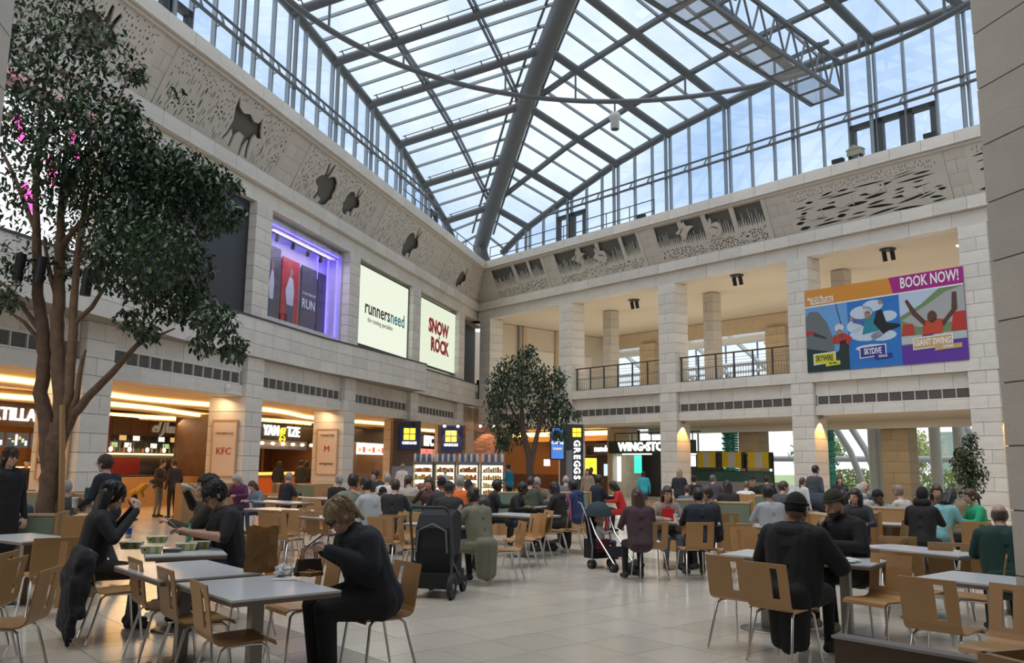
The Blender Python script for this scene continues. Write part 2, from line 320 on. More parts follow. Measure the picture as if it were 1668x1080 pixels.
def relief(fr, s0, s1, kind, idx):
    """carved panel: a stone sheet cut through with grass, leaves and animals over a recessed ground"""
    random.seed(100+idx); w = s1-s0; smid = s1 if fr is FA else s0
    g = empty('relief_panel', parent=FRZ[fr is FB]); M = fr_matrix(fr, smid)
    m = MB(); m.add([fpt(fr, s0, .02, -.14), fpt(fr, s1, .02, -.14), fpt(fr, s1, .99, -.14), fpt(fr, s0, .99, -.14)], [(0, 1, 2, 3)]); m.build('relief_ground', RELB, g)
    H = FH; sp = [[(0, .0), (w, .0), (w, H), (0, H)]]; m0 = .12; occ = set(); G = .022
    def cells(pts, fill=True):
        out = set(); n = len(pts)
        for (a, b), (c, d) in zip(pts, pts[1:]+pts[:1]):
            k = max(1, int(math.hypot(c-a, d-b)/G)+1)
            for i in range(k+1): out.add((int((a+(c-a)*i/k)/G), int((b+(d-b)*i/k)/G)))
        if fill:
            ys = [q[1] for q in out]
            rows = {}
            for x, y in out: rows.setdefault(y, []).append(x)
            for y, xs in rows.items():
                if len(pts) > 14: out |= {(x, y) for x in range(min(xs), max(xs)+1)}
        return out
    def put(pts, grow=1):
        x0 = min(p[0] for p in pts); x1 = max(p[0] for p in pts); y0 = min(p[1] for p in pts); y1 = max(p[1] for p in pts)
        if x0 < m0 or x1 > w-m0 or y0 < .06 or y1 > H-.06: return False
        c = cells(pts)
        if c & occ: return False
        for x, y in c:
            for i in range(-grow, grow+1):
                for j in range(-grow, grow+1): occ.add((x+i, y+j))
        sp.append(pts); return True
    if kind == 'meadow':                       # left wall: thin strokes, hollow animals
        for poly, x, y, sc, fl in {0: [(RAB, .42*w, .2, 1.3, 1)], 1: [(RAB, .45*w, .12, 1.6, 1)], 2: [(RAB, .44*w, .12, 1.6, -1), (RAB, .56*w, .3, 1.3, 1)], 3: [(FOX, .48*w, .12, 1.62, 1)], 4: [(RAB, .4*w, .15, 1.5, 1)]}[idx % 5]:
            put(place(poly, x, y, sc, fl), 2)
        for i in range(40):
            x, y, r = random.uniform(.3, w-.3), random.uniform(.3, 1.0), random.uniform(.13, .2)
            for q in flower(x, y, r, 5, random.random()): put(q, 0)
            if i > 5: break
        for i in range(1500):
            x, y = random.uniform(.15, w-.15), random.uniform(.1, H-.12); l = random.uniform(.12, .55) if y < H*.62 else random.uniform(.05, .13)
            put(leaf(x, y-l*.3, l, random.uniform(.016, .034) if random.random() < .9 else .05, R(random.uniform(76, 98)), random.uniform(-.08, .08), 3))
            if len(sp) > 330: break
    elif kind == 'pond':                       # hollows above with blades standing in them, leaves below
        x = m0+.03
        while x < w-m0-.3:
            x2 = min(x+random.uniform(1.0, 1.9), w-m0-.02); n = max(3, int((x2-x)/.11)); top = H-.09; hol = []
            lo = H*random.uniform(.26, .38)
            for i in range(n):
                d = (x2-x)/n; a = x+d*i
                hol += [(a, lo+H*random.uniform(0, .06)), (a+d*.5, lo+H*random.uniform(.12, .22)), (a+d*.62, lo+H*(random.uniform(.3, .46) if random.random() < .55 else .24)), (a+d*.76, lo+H*.1)]
            hol = [(a, min(b, top-.06)) for a, b in hol]+[(x2-.02, lo+.05), (x2-.05, top), (x+.04, top)]
            put(hol, 1); x = x2+random.uniform(.05, .16)
        for i in range(260):
            x, y, r = random.uniform(.2, w-.2), random.uniform(.15, H*.5), random.uniform(.04, .2)
            if r > .13:
                for q in flower(x, y, r, 6, random.random()): put(q, 0)
            else: put(leaf(x-r*.8, y, r*1.7, r*.33, R(random.uniform(-50, 100)), .1))
        if idx != 10:
            for poly, x, y, sc, fl in ((BIRD, .22*w, H*.42, .95, 1), (RAB, .62*w, H*.36, .9, -1)):
                q = place(poly, x, y, sc, fl); curve_mesh('carved_animal', [q], M @ Matrix.Translation((0, 0, .035)), STONEW, g, .04)
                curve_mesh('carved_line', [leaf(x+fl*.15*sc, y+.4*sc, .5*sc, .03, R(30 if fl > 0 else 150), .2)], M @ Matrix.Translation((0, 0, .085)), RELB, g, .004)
    else:                                      # water: long lens cuts and fishes
        for k in range(4): curve_mesh('carved_animal', [place(FISH, w*(.1+.21*k), H*(.12+.12*(k % 3)), .8)], M @ Matrix.Translation((0, 0, .04)), STONEW, g, .03)
        for i in range(900):
            y = random.uniform(.1, H*.74); x = random.uniform(.14, w-.3); l = random.uniform(.3, 1.5)
            put(leaf(x, y, l, random.uniform(.02, .075)*(1.2-y/H*.8), R(random.uniform(-3, 8)), random.uniform(-.06, .06), 7))
        for i in range(400):
            x = random.uniform(.2, w-.3); put(leaf(x, random.uniform(H*.70, H*.86), random.uniform(.06, .16), .016, R(random.uniform(60, 110)), 0, 3))
    curve_mesh('carved_sheet', sp, M, STONEW, g, .03)
FRZ = {False: struct('wall_frieze_left'), True: struct('wall_frieze_right')}
def frieze(fr, panels, kinds):
    p = FRZ[fr is FB]; e = [.1]+[x for q in panels for x in q]+[34.4]
    m = MB(); m.add([fpt(fr, 0, 0, -.16), fpt(fr, LEN, 0, -.16), fpt(fr, LEN, 1, -.16), fpt(fr, .9, 1, -.16)], [(0, 1, 2, 3)]); m.build('frieze_core', JOINT, p)
    for a, b in zip(e[::2], e[1::2]):
        if b-a < .15: continue
        for k in range(4):
            cuts = [a, b] if k % 2 else ([a, (a+b)/2, b] if b-a < 2.5 else [a+(b-a)*i/4 for i in range(5)])
            for c0, c1 in zip(cuts, cuts[1:]):
                t0, t1 = k/4, (k+1)/4; c0 = max(c0, 0.10+1.6*.53*(t1 if 0 else t0))
                y = fpt(fr, 0, t1)-fpt(fr, 0, t0); n = (fpt(fr, 0, 0, 1)-fpt(fr, 0, 0, 0))
                ubox('stone_block', STONEW, fpt(fr, (c0+c1)/2, (t0+t1)/2, -.05), fr.u*(c1-c0-.01), n*.1, y*.985, p)
    for i, (a, b) in enumerate(panels): relief(fr, a, b, kinds[i], i+(10 if fr is FB else 0))
# ---------------------------------------------------------------- right wall
wr = struct('wall_right')
for s in CB: pier(FB, s, wr, 0, ZL, .95); pier(FB, s, wr, ZL, ZS, .6, n=4); pier(FB, s, wr, ZS, ZU, .95, n=10)
for i in range(5):
    a, b = CB[i]+PW, CB[i+1]-PW
    band(FB, a, b, wr); grille(FB, a+.08, b-.02, wr)
m = MB(); m.fbox(FB, -.5, LEN, -.6, -.03, ZR+.01, ZS-.01); m.build('sill_core', JOINT, wr); course(FB, 0, 34.4, -.6, .03, ZR, ZS, 1.14, wr, name='sill_stone')
upper(FB, wr, 2)
frieze(FB, [(2.0, 6.5), (7.2, 13.2), (13.95, 20.0), (20.9, 27.1), (27.8, 33.9)], ['pond', 'pond', 'pond', 'water', 'water'])
# ---------------------------------------------------------------- left wall
wl = struct('wall_left')
for s in CA: pier(FA, s, wl, 0, ZL, 1.3); pier(FA, s, wl, ZL, ZR, .6, n=3); pier(FA, s, wl, 6.15, ZU, .6, n=9)
for i in range(5):
    a, b = CA[i]+PW, CA[i+1]-PW
    band(FA, a, b, wl); grille(FA, a+.15, b-.15, wl)
upper(FA, wl, 1)
frieze(FA, [(1.8, 7.0), (8.85, 15.2), (15.75, 21.9), (23.0, 29.1), (29.65, 34.0)], ['meadow']*5)
# curved parapet of the left gallery
def bulge(s):
    if s < 10.4: return .12
    if s < 19: return .12+.75*(1-((s-10.4)/8.6))**.9*(1 if s > 10.4 else 0)
    if s < 26: return .12
    return .12+.7*math.sin(min(1, (s-26)/7)*math.pi/2)**1.5
par = empty('parapet', parent=wl)
ss = [0.1+.38*i for i in range(28)]+[10.45+.4*i for i in range(61)]
m = MB()
for a, b in zip(ss, ss[1:]):
    oa, ob = bulge(a)-.02, bulge(b)-.02
    m.hexa([FA.p(a, -.5, ZR), FA.p(b, -.5, ZR), FA.p(b, ob, ZR), FA.p(a, oa, ZR), FA.p(a, -.5, 6.14), FA.p(b, -.5, 6.14), FA.p(b, ob, 6.14), FA.p(a, oa, 6.14)])
m.build('parapet_core', JOINT, par)
for k in range(3):
    z0, z1 = ZR+.41*k, ZR+.41*(k+1); s = .1+(.55 if k % 2 else 0)
    while s < 34:
        e = min(s+1.1, 34.2)
        if s < 10.45 < e: e = 10.45
        n = 3; q = [s+.006+(e-s-.012)*i/n for i in range(n+1)]; m = MB(); bot = [FA.p(x, -.4, z0+.006) for x in q]; fr_ = [FA.p(x, bulge(x+1e-4), z0+.006) for x in q]; up_ = Vector((0, 0, z1-z0-.012))
        vs = bot+fr_+[v+up_ for v in bot]+[v+up_ for v in fr_]; N = n+1; fs = []
        for i in range(n): fs += [(i, i+1, N+i+1, N+i), (2*N+i, 3*N+i, 3*N+i+1, 2*N+i+1), (N+i, N+i+1, 3*N+i+1, 3*N+i)]
        fs += [(0, N, 3*N, 2*N), (n, 2*N+n, 3*N+n, N+n)]
        m.add(vs, fs); m.build('stone_block', STONE, par); s = e
m = MB()
for a, b in zip(ss, ss[1:]):
    if a < 10.42 < b: continue
    m.hexa([FA.p(a, bulge(a)-.12, 6.14), FA.p(b, bulge(b)-.12, 6.14), FA.p(b, bulge(b)+.03, 6.14), FA.p(a, bulge(a)+.03, 6.14), FA.p(a, bulge(a)-.12, 6.2), FA.p(b, bulge(b)-.12, 6.2), FA.p(b, bulge(b)+.03, 6.2), FA.p(a, bulge(a)+.03, 6.2)])
m.build('coping', STEELD, par)
# walls above the parapet: panels in each bay, jambs
for i in range(6):
    a = (CA[i-1]+PW) if i else .9; b = CA[i]-PW
    m = MB(); m.fbox(FA, a, b, -.62, -.56, 6.1, 6.55); m.fbox(FA, a, b, -.62, -.56, 9.75, ZU); m.build('infill', PLASTW, wl)
_B = (-(DA+DB)).normalized(); _n = Vector((-_B.y, _B.x, 0)); _c = CO-_B*7
m = MB(); m.hexa([_c+_n*a-_B*b+Vector((0, 0, z)) for z in (0, 10.4) for a, b in ((-9, 0), (9, 0), (9, .3), (-9, .3))]); m.build('corner_back_wall', PLAST, wr)
# corner return with dark gap and black railing
m = MB(); m.fbox(FA, .2, 2.4, -1.5, -1.4, ZS, ZU); m.build('corner_infill', STONEW, wl)
m = MB(); m.fbox(FB, -.9, .4, -3.0, -2.9, ZS, ZU); m.build('corner_back', mat('grey_infill', (.25, .25, .24), .7), wr)
# ground-floor ceilings / gallery slabs behind both walls
sl = struct('ceiling_gallery')
m = MB(); m.fbox(FB, -1, LEN, -10.8, -.6, ZL+.25, ZS-.05); m.build('gallery_slab', PLAST, sl)
m = MB(); m.fbox(FB, -1, LEN, -10.8, -.55, ZU+.03, ZU+.5); m.build('gallery_ceiling', PLAST, sl)
m = MB(); m.fbox(FA, -3, LEN, -14, -.55, ZU+.03, ZU+.5); m.fbox(FA, -3, LEN, -14, -.6, ZL+.55, ZR); m.build('gallery_slab', PLAST, sl)
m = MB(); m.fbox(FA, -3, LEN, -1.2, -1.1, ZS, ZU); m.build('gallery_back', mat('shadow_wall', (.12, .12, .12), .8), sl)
# ---------------------------------------------------------------- near piers of the open side, either edge of the view
wf = struct('wall_front')
BH = head(-12.5); BR = head(77.5)
def near_pier(c, hs, z1, sx, z00=-.06):
    """square pier whose far inner corner stands at c; sx +1 grows to the right of the aisle, -1 to the left"""
    p = empty('pier', parent=wf); mid = c+BR*(.65*sx)-BH*.6; z = z00; k = 0
    ubox('pier_core', JOINT, Vector((mid.x, mid.y, z1/2)), BR*1.27, BH*1.17, Vector((0, 0, z1)), p)
    while z < z1:
        if k % 2: ubox('stone_block', STONEW, Vector((mid.x, mid.y, z+hs/2)), BR*1.3, BH*1.2, Vector((0, 0, hs-.012)), p)
        else:
            for q in (-1, 1): ubox('stone_block', STONEW, Vector((mid.x, mid.y, z+hs/2))+BH*(.3*q), BR*1.3, BH*.594, Vector((0, 0, hs-.012)), p)
        z += hs; k += 1
_p = aty(1637, 720, 6.4); near_pier(Vector((_p.x, _p.y, 0)), .47, 9.5, 1)
_p = aty(8, 150, 6.6); near_pier(Vector((_p.x, _p.y, 0)), .47, 9.5, -1)
# ---------------------------------------------------------------- the entrance side behind the viewpoint: upper wall, slab and back wall
_BI = (-(DA+DB)).normalized(); _N = Vector((-_BI.y, _BI.x, 0))
def ebox(name, a0, a1, n0, n1, z0, z1, mt, par):
    m = MB(); m.hexa([CO+_BI*a+_N*n+Vector((0, 0, z)) for z in (z0, z1) for a, n in ((a0, n0), (a1, n0), (a1, n1), (a0, n1))]); return m.build(name, mt, par)
ent = struct('ceiling_entrance')
ebox('entrance_slab', 44.6, 66, -24, 24, 7.2, 7.7, PLASTW, ent); ebox('entrance_upper_wall', 44.6, 45.2, -24, 24, 7.7, 13.0, STONE, ent)
ebox('entrance_back_wall', 64, 64.4, -24, 24, 0, 7.2, PLAST, ent)
for q in (-1, 1): ebox('entrance_side_wall', 44.5, 64, q*16-.2, q*16+.2, 0, 7.2, PLAST, ent)
# ================================================================ glazed roof
EAVE = [(0, 13.6), (3.2, 15.15), (6.7, 16.2), (10.2, 17.15), (13.7, 17.75), (17.2, 18.15), (20.6, 18.5), (24, 18.6)]
GRO = [(0, 14.3), (2.6, 15.6), (6.3, 17.05), (9.7, 18.4), (13.4, 19.4), (17.2, 20.2), (20.6, 20.8), (24, 21.1)]
def lin(T, s):
    s = min(s, 48-s); s = max(0, s)
    for (a, x), (b, y) in zip(T, T[1:]):
        if s <= b: return x+(y-x)*(s-a)/(b-a)
    return T[-1][1]
EO = -1.0
def tg(s): return TANB*min(s, LEN-s)                                  # plan distance of the valley tube from the wall
def rp(fr, s, t, up=0):
    """point on the ruled roof surface"""
    e, g = lin(EAVE, s), lin(GRO, s); k = (t-EO)/(tg(s)-EO); return fr.p(s, t, e+(g-e)*k+up)
roof = struct('ceiling')
SK = [3.43*k for k in range(1, 14)]
RIBT = [1.75, 5.2, 8.7]
for fr, smax in ((FA, 30.9), (FB, 34.4)):
    m = MB(); m.tube([fr.p(s, EO, lin(EAVE, s)) for s in [1.0+.8*i for i in range(45)]], .20, 10); m.build('eave_tube', STEEL, roof)
    for s in SK:
        if s > smax+4: break
        a, b = rp(fr, s, EO, -.12), rp(fr, s, tg(s), -.12); m = MB(); m.tube([a, b], .19, 10); m.build('purlin_tube', STEEL, roof)
        m = MB(); L = (b-a).length; d = (b-a).normalized(); n = max(2, int(L/1.1)); q = d.cross(Vector((0, 0, 1)))
        for sgn in (1,):
            m.tube([a+d*.4+q*(.32*sgn)+Vector((0, 0, .18)), b-d*.3+q*(.32*sgn)+Vector((0, 0, .18))], .025, 5)
            for k in range(n): c = a+d*(.5+(L-.9)*k/(n-1)); m.bar(c+Vector((0, 0, .1)), c+q*(.32*sgn)+Vector((0, 0, .22)), .04, .04)
        m.build('cable_rod', STEEL, roof)
    for t in RIBT:
        s0 = t/TANB+.05; pts = [rp(fr, s, t, .02) for s in [s0+(min(LEN-s0, smax+4)-s0)*i/24 for i in range(25)]]
        for dx in (-.09, .09):
            m = MB()
            for a, b in zip(pts, pts[1:]): m.bar(a+fr.n*dx, b+fr.n*dx, .07, .16)
            m.build('arch_rib', STEEL, roof)
    # glazing bars
    k = 1; s = 3.43/3
    while s < smax+3:
        if k % 3: m = MB(); m.bar(rp(fr, s, EO, .14), rp(fr, s, tg(s), .14), .09, .12); m.build('glazing_bar', STEELL, roof)
        k += 1; s = 3.43*k/3
    # panes between bars and ribs
    ts = [EO]+RIBT+[12.7]; k = 0
    while 3.43*k/3 < smax+3:
        s0, s1 = 3.43*k/3, 3.43*(k+1)/3
        for t0, t1 in zip(ts, ts[1:]):
            if t0 >= max(tg(s0), tg(s1)): continue
            a0, a1 = min(t1, tg(s0)), min(t1, tg(s1)); b0, b1 = min(t0, tg(s0)), min(t0, tg(s1))
            v = [rp(fr, s0+.02, b0, .2), rp(fr, s1-.02, b1, .2), rp(fr, s1-.02, a1, .2), rp(fr, s0+.02, a0, .2)]
            m = MB(); m.add(v, [(0, 1, 2, 3)]); m.build('glass_pane', ROOFGL, roof)
        k += 1
# valley tubes and the far half, which only shades
BI = (-(DA+DB)).normalized()
sl_ = [0.3+.8*i for i in range(30)]
m = MB(); m.tube([CO+BI*(s/math.cos(R(27.755)))+Vector((0, 0, lin(GRO, s)-.2)) for s in sl_], .44, 14); m.build('valley_tube', STEEL, roof)
for q in (1, -1):
    m = MB(); o = Vector((BI.y, -BI.x, 0))*(.62*q); m.tube([CO+BI*(s/math.cos(R(27.755)))+o+Vector((0, 0, lin(GRO, s)+.1)) for s in sl_[1:]], .06, 6); m.build('gutter_rail', STEEL, roof)
for fr in (FA, FB):
    m = MB(); m.tube([fr.p(s, tg(s), lin(GRO, s)-.2) for s in [24+1.5*i for i in range(16)]], .4, 12); m.build('valley_tube', STEEL, roof)
# corner shoe
m = MB(); c = CO+BI*.9; m.lathe([(.5, 13.05), (.5, 13.5), (.36, 13.9), (.3, 14.3)], 12, (c.x, c.y, 0)); m.build('corner_shoe', STEEL, roof)
# circular rail under the roof
rail = tag(MB().tube([CTR+Vector((12.55*math.cos(a), 12.55*math.sin(a), 17.5)) for a in [2*math.pi*i/96 for i in range(97)]], .115, 8).build('ring_rail', STEEL), 'dark grey circular steel rail hung beneath the glazed roof', 'rail')
for fr in (FA, FB):
    for s in SK[2:11]:
        t = 12.63-math.sqrt(max(0, 12.55**2-(s-24)**2)); 
        if t < tg(s)-.3:
            q = rp(fr, s, t, -.2); m = MB(); m.bar(fr.p(s, t, 17.55), q, .08, .08); m.build('hanger', STEEL, rail)
# ---------------------------------------------------------------- clerestory glazing
win = {}
for idx, (fr, doors, smax) in enumerate(((FA, [(1.3, 3.2), (4.6, 5.7), (26.0, 29.3)], 32), (FB, [(5.2, 7.6), (22.4, 26.2)], 34))):
    w = struct('window_%d' % (idx+1)); o = EO-.02
    z0 = ZC-.2; k = 0; step = 3.43/3
    while step*k < smax+1:
        s = step*k+.02; top = lin(EAVE, s)-.12; post = (k % 3 == 0)
        if top-z0 > .25 and k:
            m = MB()
            if post: m.tube([fr.p(s-.14, o+.18, z0), fr.p(s-.14, o+.18, top)], .085, 8); m.build('post', STEELL, w); m = MB()
            m.fbox(fr, s-.04, s+.04, o-.08, o+.08, z0, top); m.build('mullion', STEELL, w)
        s2 = s+step; t2 = lin(EAVE, s2)-.1; door = any(a < s+step/2 < b for a, b in doors)
        zd = z0+2.35
        v = [fr.p(s+.04, o, z0), fr.p(s2-.04, o, z0), fr.p(s2-.04, o, t2), fr.p(s+.04, o, top)]
        m = MB(); m.add(v, [(0, 1, 2, 3)]); m.build('glass_pane', CLGL, w)
        if door and top > zd:
            m = MB()
            for a, b, c, d in ((s+.04, s+.24, z0, zd), (s2-.24, s2-.04, z0, zd), (s+.04, s2-.04, zd-.22, zd), (s+.04, s2-.04, z0, z0+.25)): m.fbox(fr, a, b, o-.1, o+.1, c, d)
            m.build('door_frame', STEELD, w)
        k += 1
    zz = z0+2.55; sa = 5.2
    for dz, rr in ((0, .065), (.32, .05)):
        m = MB(); m.tube([fr.p(sa+(1.3 if dz else 0), o+.3, zz+dz), fr.p(smax+2, o+.3, zz+dz)], rr, 8); m.build('transom_tube', STEEL, w)
    m = MB()
    for k in range(5, 31):
        s = step*k; m.bar(fr.p(s, o, zz), fr.p(s, o+.3, zz+.02), .05, .05); m.bar(fr.p(s-.1, o+.3, zz+.02), fr.p(s+.1, o+.3, zz+.3), .06, .05)
    m.build('bracket', STEELL, w)
    # safety rail on the cornice near the corner
    rl = thing('safety_railing', ('thin black safety railing on the left cornice near the corner', 'thin black safety railing on the right cornice near the corner')[idx], 'railing', fr.p(0, 0, ZC))
    L = fr.p(0, 0, ZC)
    for zr in (.55, 1.1):
        m = MB(); m.tube([fr.p(1.2, .1, ZC+zr)-L, fr.p(13.6 if idx else 12, .1, ZC+zr)-L], .025, 6); m.build('rail', STEELD, rl)
    for s in [1.2+1.55*i for i in range(9)]:
        if s > (13.7 if idx else 12): break
        m = MB(); m.tube([fr.p(s, .1, ZC-.05)-L, fr.p(s, .1, ZC+1.12)-L], .025, 6); m.build('railing_post', STEELD, rl)
# ---------------------------------------------------------------- maintenance gantry on the ring rail
g = thing('maintenance_gantry', 'dark steel lattice maintenance gantry hanging under the roof glass', 'gantry', (0, 0, 0))
t0, t1, zb, zt = .6, 12.6, 15.9, 17.2; sL, sR = 22.2, 23.5
for s in (sL, sR):
    for z in (zb, zt):
        if z == zt and s == sL: continue
        m = MB(); m.bar(FB.p(s, t0, z), FB.p(s, t1, z+.9), .13, .13); m.build('chord', STEEL, g)
n = 12
for s in (sR,):
    m = MB()
    for i in range(n):
        ta = t0+(t1-t0)*i/n; tb = t0+(t1-t0)*(i+1)/n; za = .9*i/n; zc = .9*(i+1)/n; tm = (ta+tb)/2
        m.bar(FB.p(s, ta, zb+za), FB.p(s, tm, zt+(za+zc)/2), .06, .06); m.bar(FB.p(s, tm, zt+(za+zc)/2), FB.p(s, tb, zb+zc), .06, .06)
    m.bar(FB.p(s, t0, zb), FB.p(s, t0, zt), .1, .1); m.build('lattice', STEEL, g)
m = MB()
for i in range(n+1): t = t0+(t1-t0)*i/n; z = zb+.9*i/n; m.bar(FB.p(sL, t, z), FB.p(sR, t, z), .07, .07)
m.build('cross_member', STEEL, g)
MESHM = glassmat('expanded_mesh', (.55, .58, .6), .25, .6)
m = MB(); m.add([FB.p(sL, t0, zb), FB.p(sR, t0, zb), FB.p(sR, t1, zb+.9), FB.p(sL, t1, zb+.9)], [(0, 1, 2, 3)]); m.build('mesh_deck', MESHM, g)
for t in (2.2, 7.5):
    m = MB(); m.bar(FB.p(sR, t, zt), FB.p(sR, t, 17.5), .1, .1); m.bar(FB.p(sL-.3, t, zt+.1), FB.p(sR+.4, t, zt+.2), .1, .14); m.build('rail_hanger', STEEL, g)
# loudspeaker hanging from the roof
_c = rp(FB, 13.72, 2.9, -.2)
sp_ = thing('hanging_loudspeaker', 'small white bell loudspeaker hanging from a roof tube', 'loudspeaker', _c-Vector((0, 0, 1.5)))
MB().lathe([(.0, 0), (.2, .0), (.2, .42), (.27, .5), (.27, .66), (.18, .8), (0, .82)], 14).build('bell', mat('speaker_white', (.55, .56, .55), .5), sp_)
MB().tube([(0, 0, .8), (0, 0, 1.4)], .04, 6).build('bracket', STEELD, sp_)
MB().lathe([(.17, -.03), (.17, .01)], 12).build('mouth', BLACK, sp_)
# ================================================================ behind the right wall: gallery, ground floor, daylight side
WARM = (1.0, .62, .25)
gal = struct('wall_gallery')
m = MB(); m.fbox(FB, .0, .2, -10.8, -.95, ZS, ZU); m.build('gallery_side_wall', PLAST, gal)
for o0, o1 in ((-3.6, -3.3), (-6.3, -6.0)): m = MB(); m.fbox(FB, .2, .34, o0, o1, ZS, ZU-.02); m.build('wall_pilaster', STONED, gal)
for o0, o1 in ((-5.9, -4.1), (-9.3, -7.4)): m = MB(); m.fbox(FB, .2, .26, o0, o1, ZS, ZU-1.4); m.build('gallery_door', PLASTW, gal)
m = MB(); m.fbox(FB, .2, LEN, -10.9, -10.4, 9.15, ZU); m.build('back_beam', STONED, gal)
for s in CB[1:]:
    pier(Frame(FB.p(0, -3.1, 0), FB.u, FB.n), s+.05, gal, ZS, ZU, .62, STONEW, 10, .31)
for s in (4.2, 13.3, 20.2, 27.0): pier(Frame(FB.p(0, -10.2, 0), FB.u, FB.n), s, gal, ZS, 9.2, .8, STONED, 9, .62)
for k, (s, o) in enumerate(((10.5, -1.9), (17.4, -.9), (24.0, -1.3))):
    c = FB.p(s, o, ZU); t = thing('ceiling_spotlights', 'black twin spotlights under the gallery ceiling, %s bay from the corner' % ('second', 'third', 'fourth')[k], 'spotlight', c)
    MB().lathe([(.3, -.02), (.3, .02)], 14).build('plate', STEELD, t)
    for d in (-.16, .16): m = MB(); m.tube([FB.u*d+Vector((0, 0, -.05)), FB.u*d+Vector((0, 0, -.42))-FB.n*.1], .09, 8); m.build('spot_head', BLACK, t)
pl = tag(MB().fbox(FB, 26.0, 26.9, -3.4, -2.6, ZU-.02, ZU+.02).build('ceiling_panel_light', emis('panel_glow', (1, .93, .8), 2.0)), 'square glowing ceiling panel light above the adventure banner', 'light')
for i in range(4):                                                       # unseen upward lights added behind the parapet to brighten the gallery
    l = arealight('gallery_fill', FB.p(4.0+6.72*i, -2.0, ZS+.15), 5.0, 1.2, 42, (1, .86, .68), (R(180), 0, math.atan2(FB.u.y, FB.u.x)), gal); l2 = arealight('gallery_fill', FB.p(4.0+6.72*i, -7.0, ZS+.15), 5.0, 2.0, 55, (1, .86, .68), (R(180), 0, math.atan2(FB.u.y, FB.u.x)), gal)
# balcony railings
def railing(s0, s1, lab):
    c = FB.p(s0, -.35, ZS); t = thing('balcony_railing', lab, 'railing', c); P = lambda s, z: FB.p(s, -.35, ZS+z)-c
    m = MB(); m.bar(P(s0, 1.15), P(s1, 1.15), .09, .06); m.build('handrail', WOODD, t)
    for z in (.06, .60): m = MB(); m.tube([P(s0, z), P(s1, z)], .022, 6); m.build('rail', BRUSH, t)
    n = 6
    for i in range(n+1): m = MB(); m.bar(P(s0+.06+(s1-s0-.12)*i/n, 0), P(s0+.06+(s1-s0-.12)*i/n, 1.13), .06, .06, FB.n); m.build('post', STEELD, t)
    m = MB(); k = int((s1-s0)/.13)
    for i in range(k): s = s0+(s1-s0)*(i+.5)/k; m.bar(P(s, .08), P(s, .58), .016, .016, FB.n)
    for i in range(3): m.tube([P(s0, .68+.13*i), P(s1, .68+.13*i)], .008, 4)
    m.build('baluster', BRUSH, t)
ORD = ('second', 'third')
for i in (1, 2): railing(CB[i]+PW, CB[i+1]-PW, 'metal balcony railing with wooden handrail, %s bay from the corner' % ORD[i-1])
railing(CB[4]+PW, CB[5]-PW, 'metal balcony railing beside the near right stone pier')
t = thing('corner_railing', 'black solid railing panel in the gap at the court corner', 'railing', FB.p(.0, -.6, ZS))
m = MB(); m.box(-.75, .15, -.03, .03, 0, 1.2); m.build('panel', BLACK, t); t.rotation_euler = (0, 0, math.atan2(FB.u.y, FB.u.x))
# ---- ground floor of the right wall
gw = struct('wall_ground_right')
m = MB(); m.fbox(FB, -.5, LEN, -6.3, -.95, ZL+.02, ZL+.24); m.build('soffit', PLAST, gw)
m = MB(); m.fbox(FB, 7.6, LEN, -6.5, -6.25, 3.35, ZL+.25); m.build('soffit_edge', PLASTW, gw)
for s in (13.3, 20.9, 27.6): pier(Frame(FB.p(0, -7.4, 0), FB.u, FB.n), s, gw, 0, ZL+.2, .9, STONED, 8, .62)
pier(Frame(FB.p(0, -4.2, 0), FB.u, FB.n), 7.2, gw, 0, ZL, .7, STONEW, 8, .8)
for s in CB[2:5]:                                                        # orange up-lights on pier sides
    p = FB.p(s+.3, .06, .0)
    l = thing('pier_uplight', {2: 'amber light on the stone pier beside the yellow menu boards', 3: 'amber light on the stone pier by the standing man', 4: 'amber light on the stone pier beside the bushy plant'}[CB.index(s)], 'light', FB.p(s+PW+.06, -.45, ZL-.12))
    MB().lathe([(.05, 0), (.07, .1)], 8).build('fitting', BRUSH, l)
    sp = bpy.data.lights.new('amber_spot', 'SPOT'); sp.energy = 170; sp.color = (1, .45, .08); sp.spot_size = R(80); sp.spot_blend = .4; o = bpy.data.objects.new('amber_spot', sp); link(o, l); o.location = FB.u*.08+Vector((0, 0, -.02)); o.rotation_euler = (0, R(8), 0)
for i in range(4): arealight('soffit_downlight', FB.p(11+5.6*i, -4.0, ZL-.05), 3.5, 1.5, 38, (1, .84, .62), (0, 0, math.atan2(FB.u.y, FB.u.x)), gw)
WHITEF = mat('white_tube', (.86, .87, .86), .45)
outer = struct('window_3')                                               # the glazed outer side
go = -14.0
for z in (.05, 2.1, 3.9, 5.6, 7.4, 9.2):
    m = MB(); m.tube([FB.p(-2, go, z), FB.p(44, go, z)], .09 if z != 2.1 else .16, 8); m.build('transom', WHITEF, outer)
for i in range(15):
    s = 5.0+2.3*i; m = MB(); m.tube([FB.p(s, go-.1, 0), FB.p(s, go-.1, 11)], .06, 6); m.build('mullion', STEELL, outer)
for s in (14.6, 15.5, 21.2, 23.0, 30.0):                                 # leaning white ribs
    m = MB(); m.tube([FB.p(s+1.9, go+.6, 0), FB.p(s+1.2, go+1.0, 2.5), FB.p(s-.2, go+1.9, 5.5), FB.p(s-2.4, go+3.0, 8.6)], .17, 10); m.build('leaning_rib', WHITEF, outer)
for s in (17.85, 18.4, 20.9, 22.0, 26.2): m = MB(); m.tube([FB.p(s, -11.5, 0), FB.p(s, -11.5, 5.2)], .26, 12); m.build('round_column', WHITEF, outer)
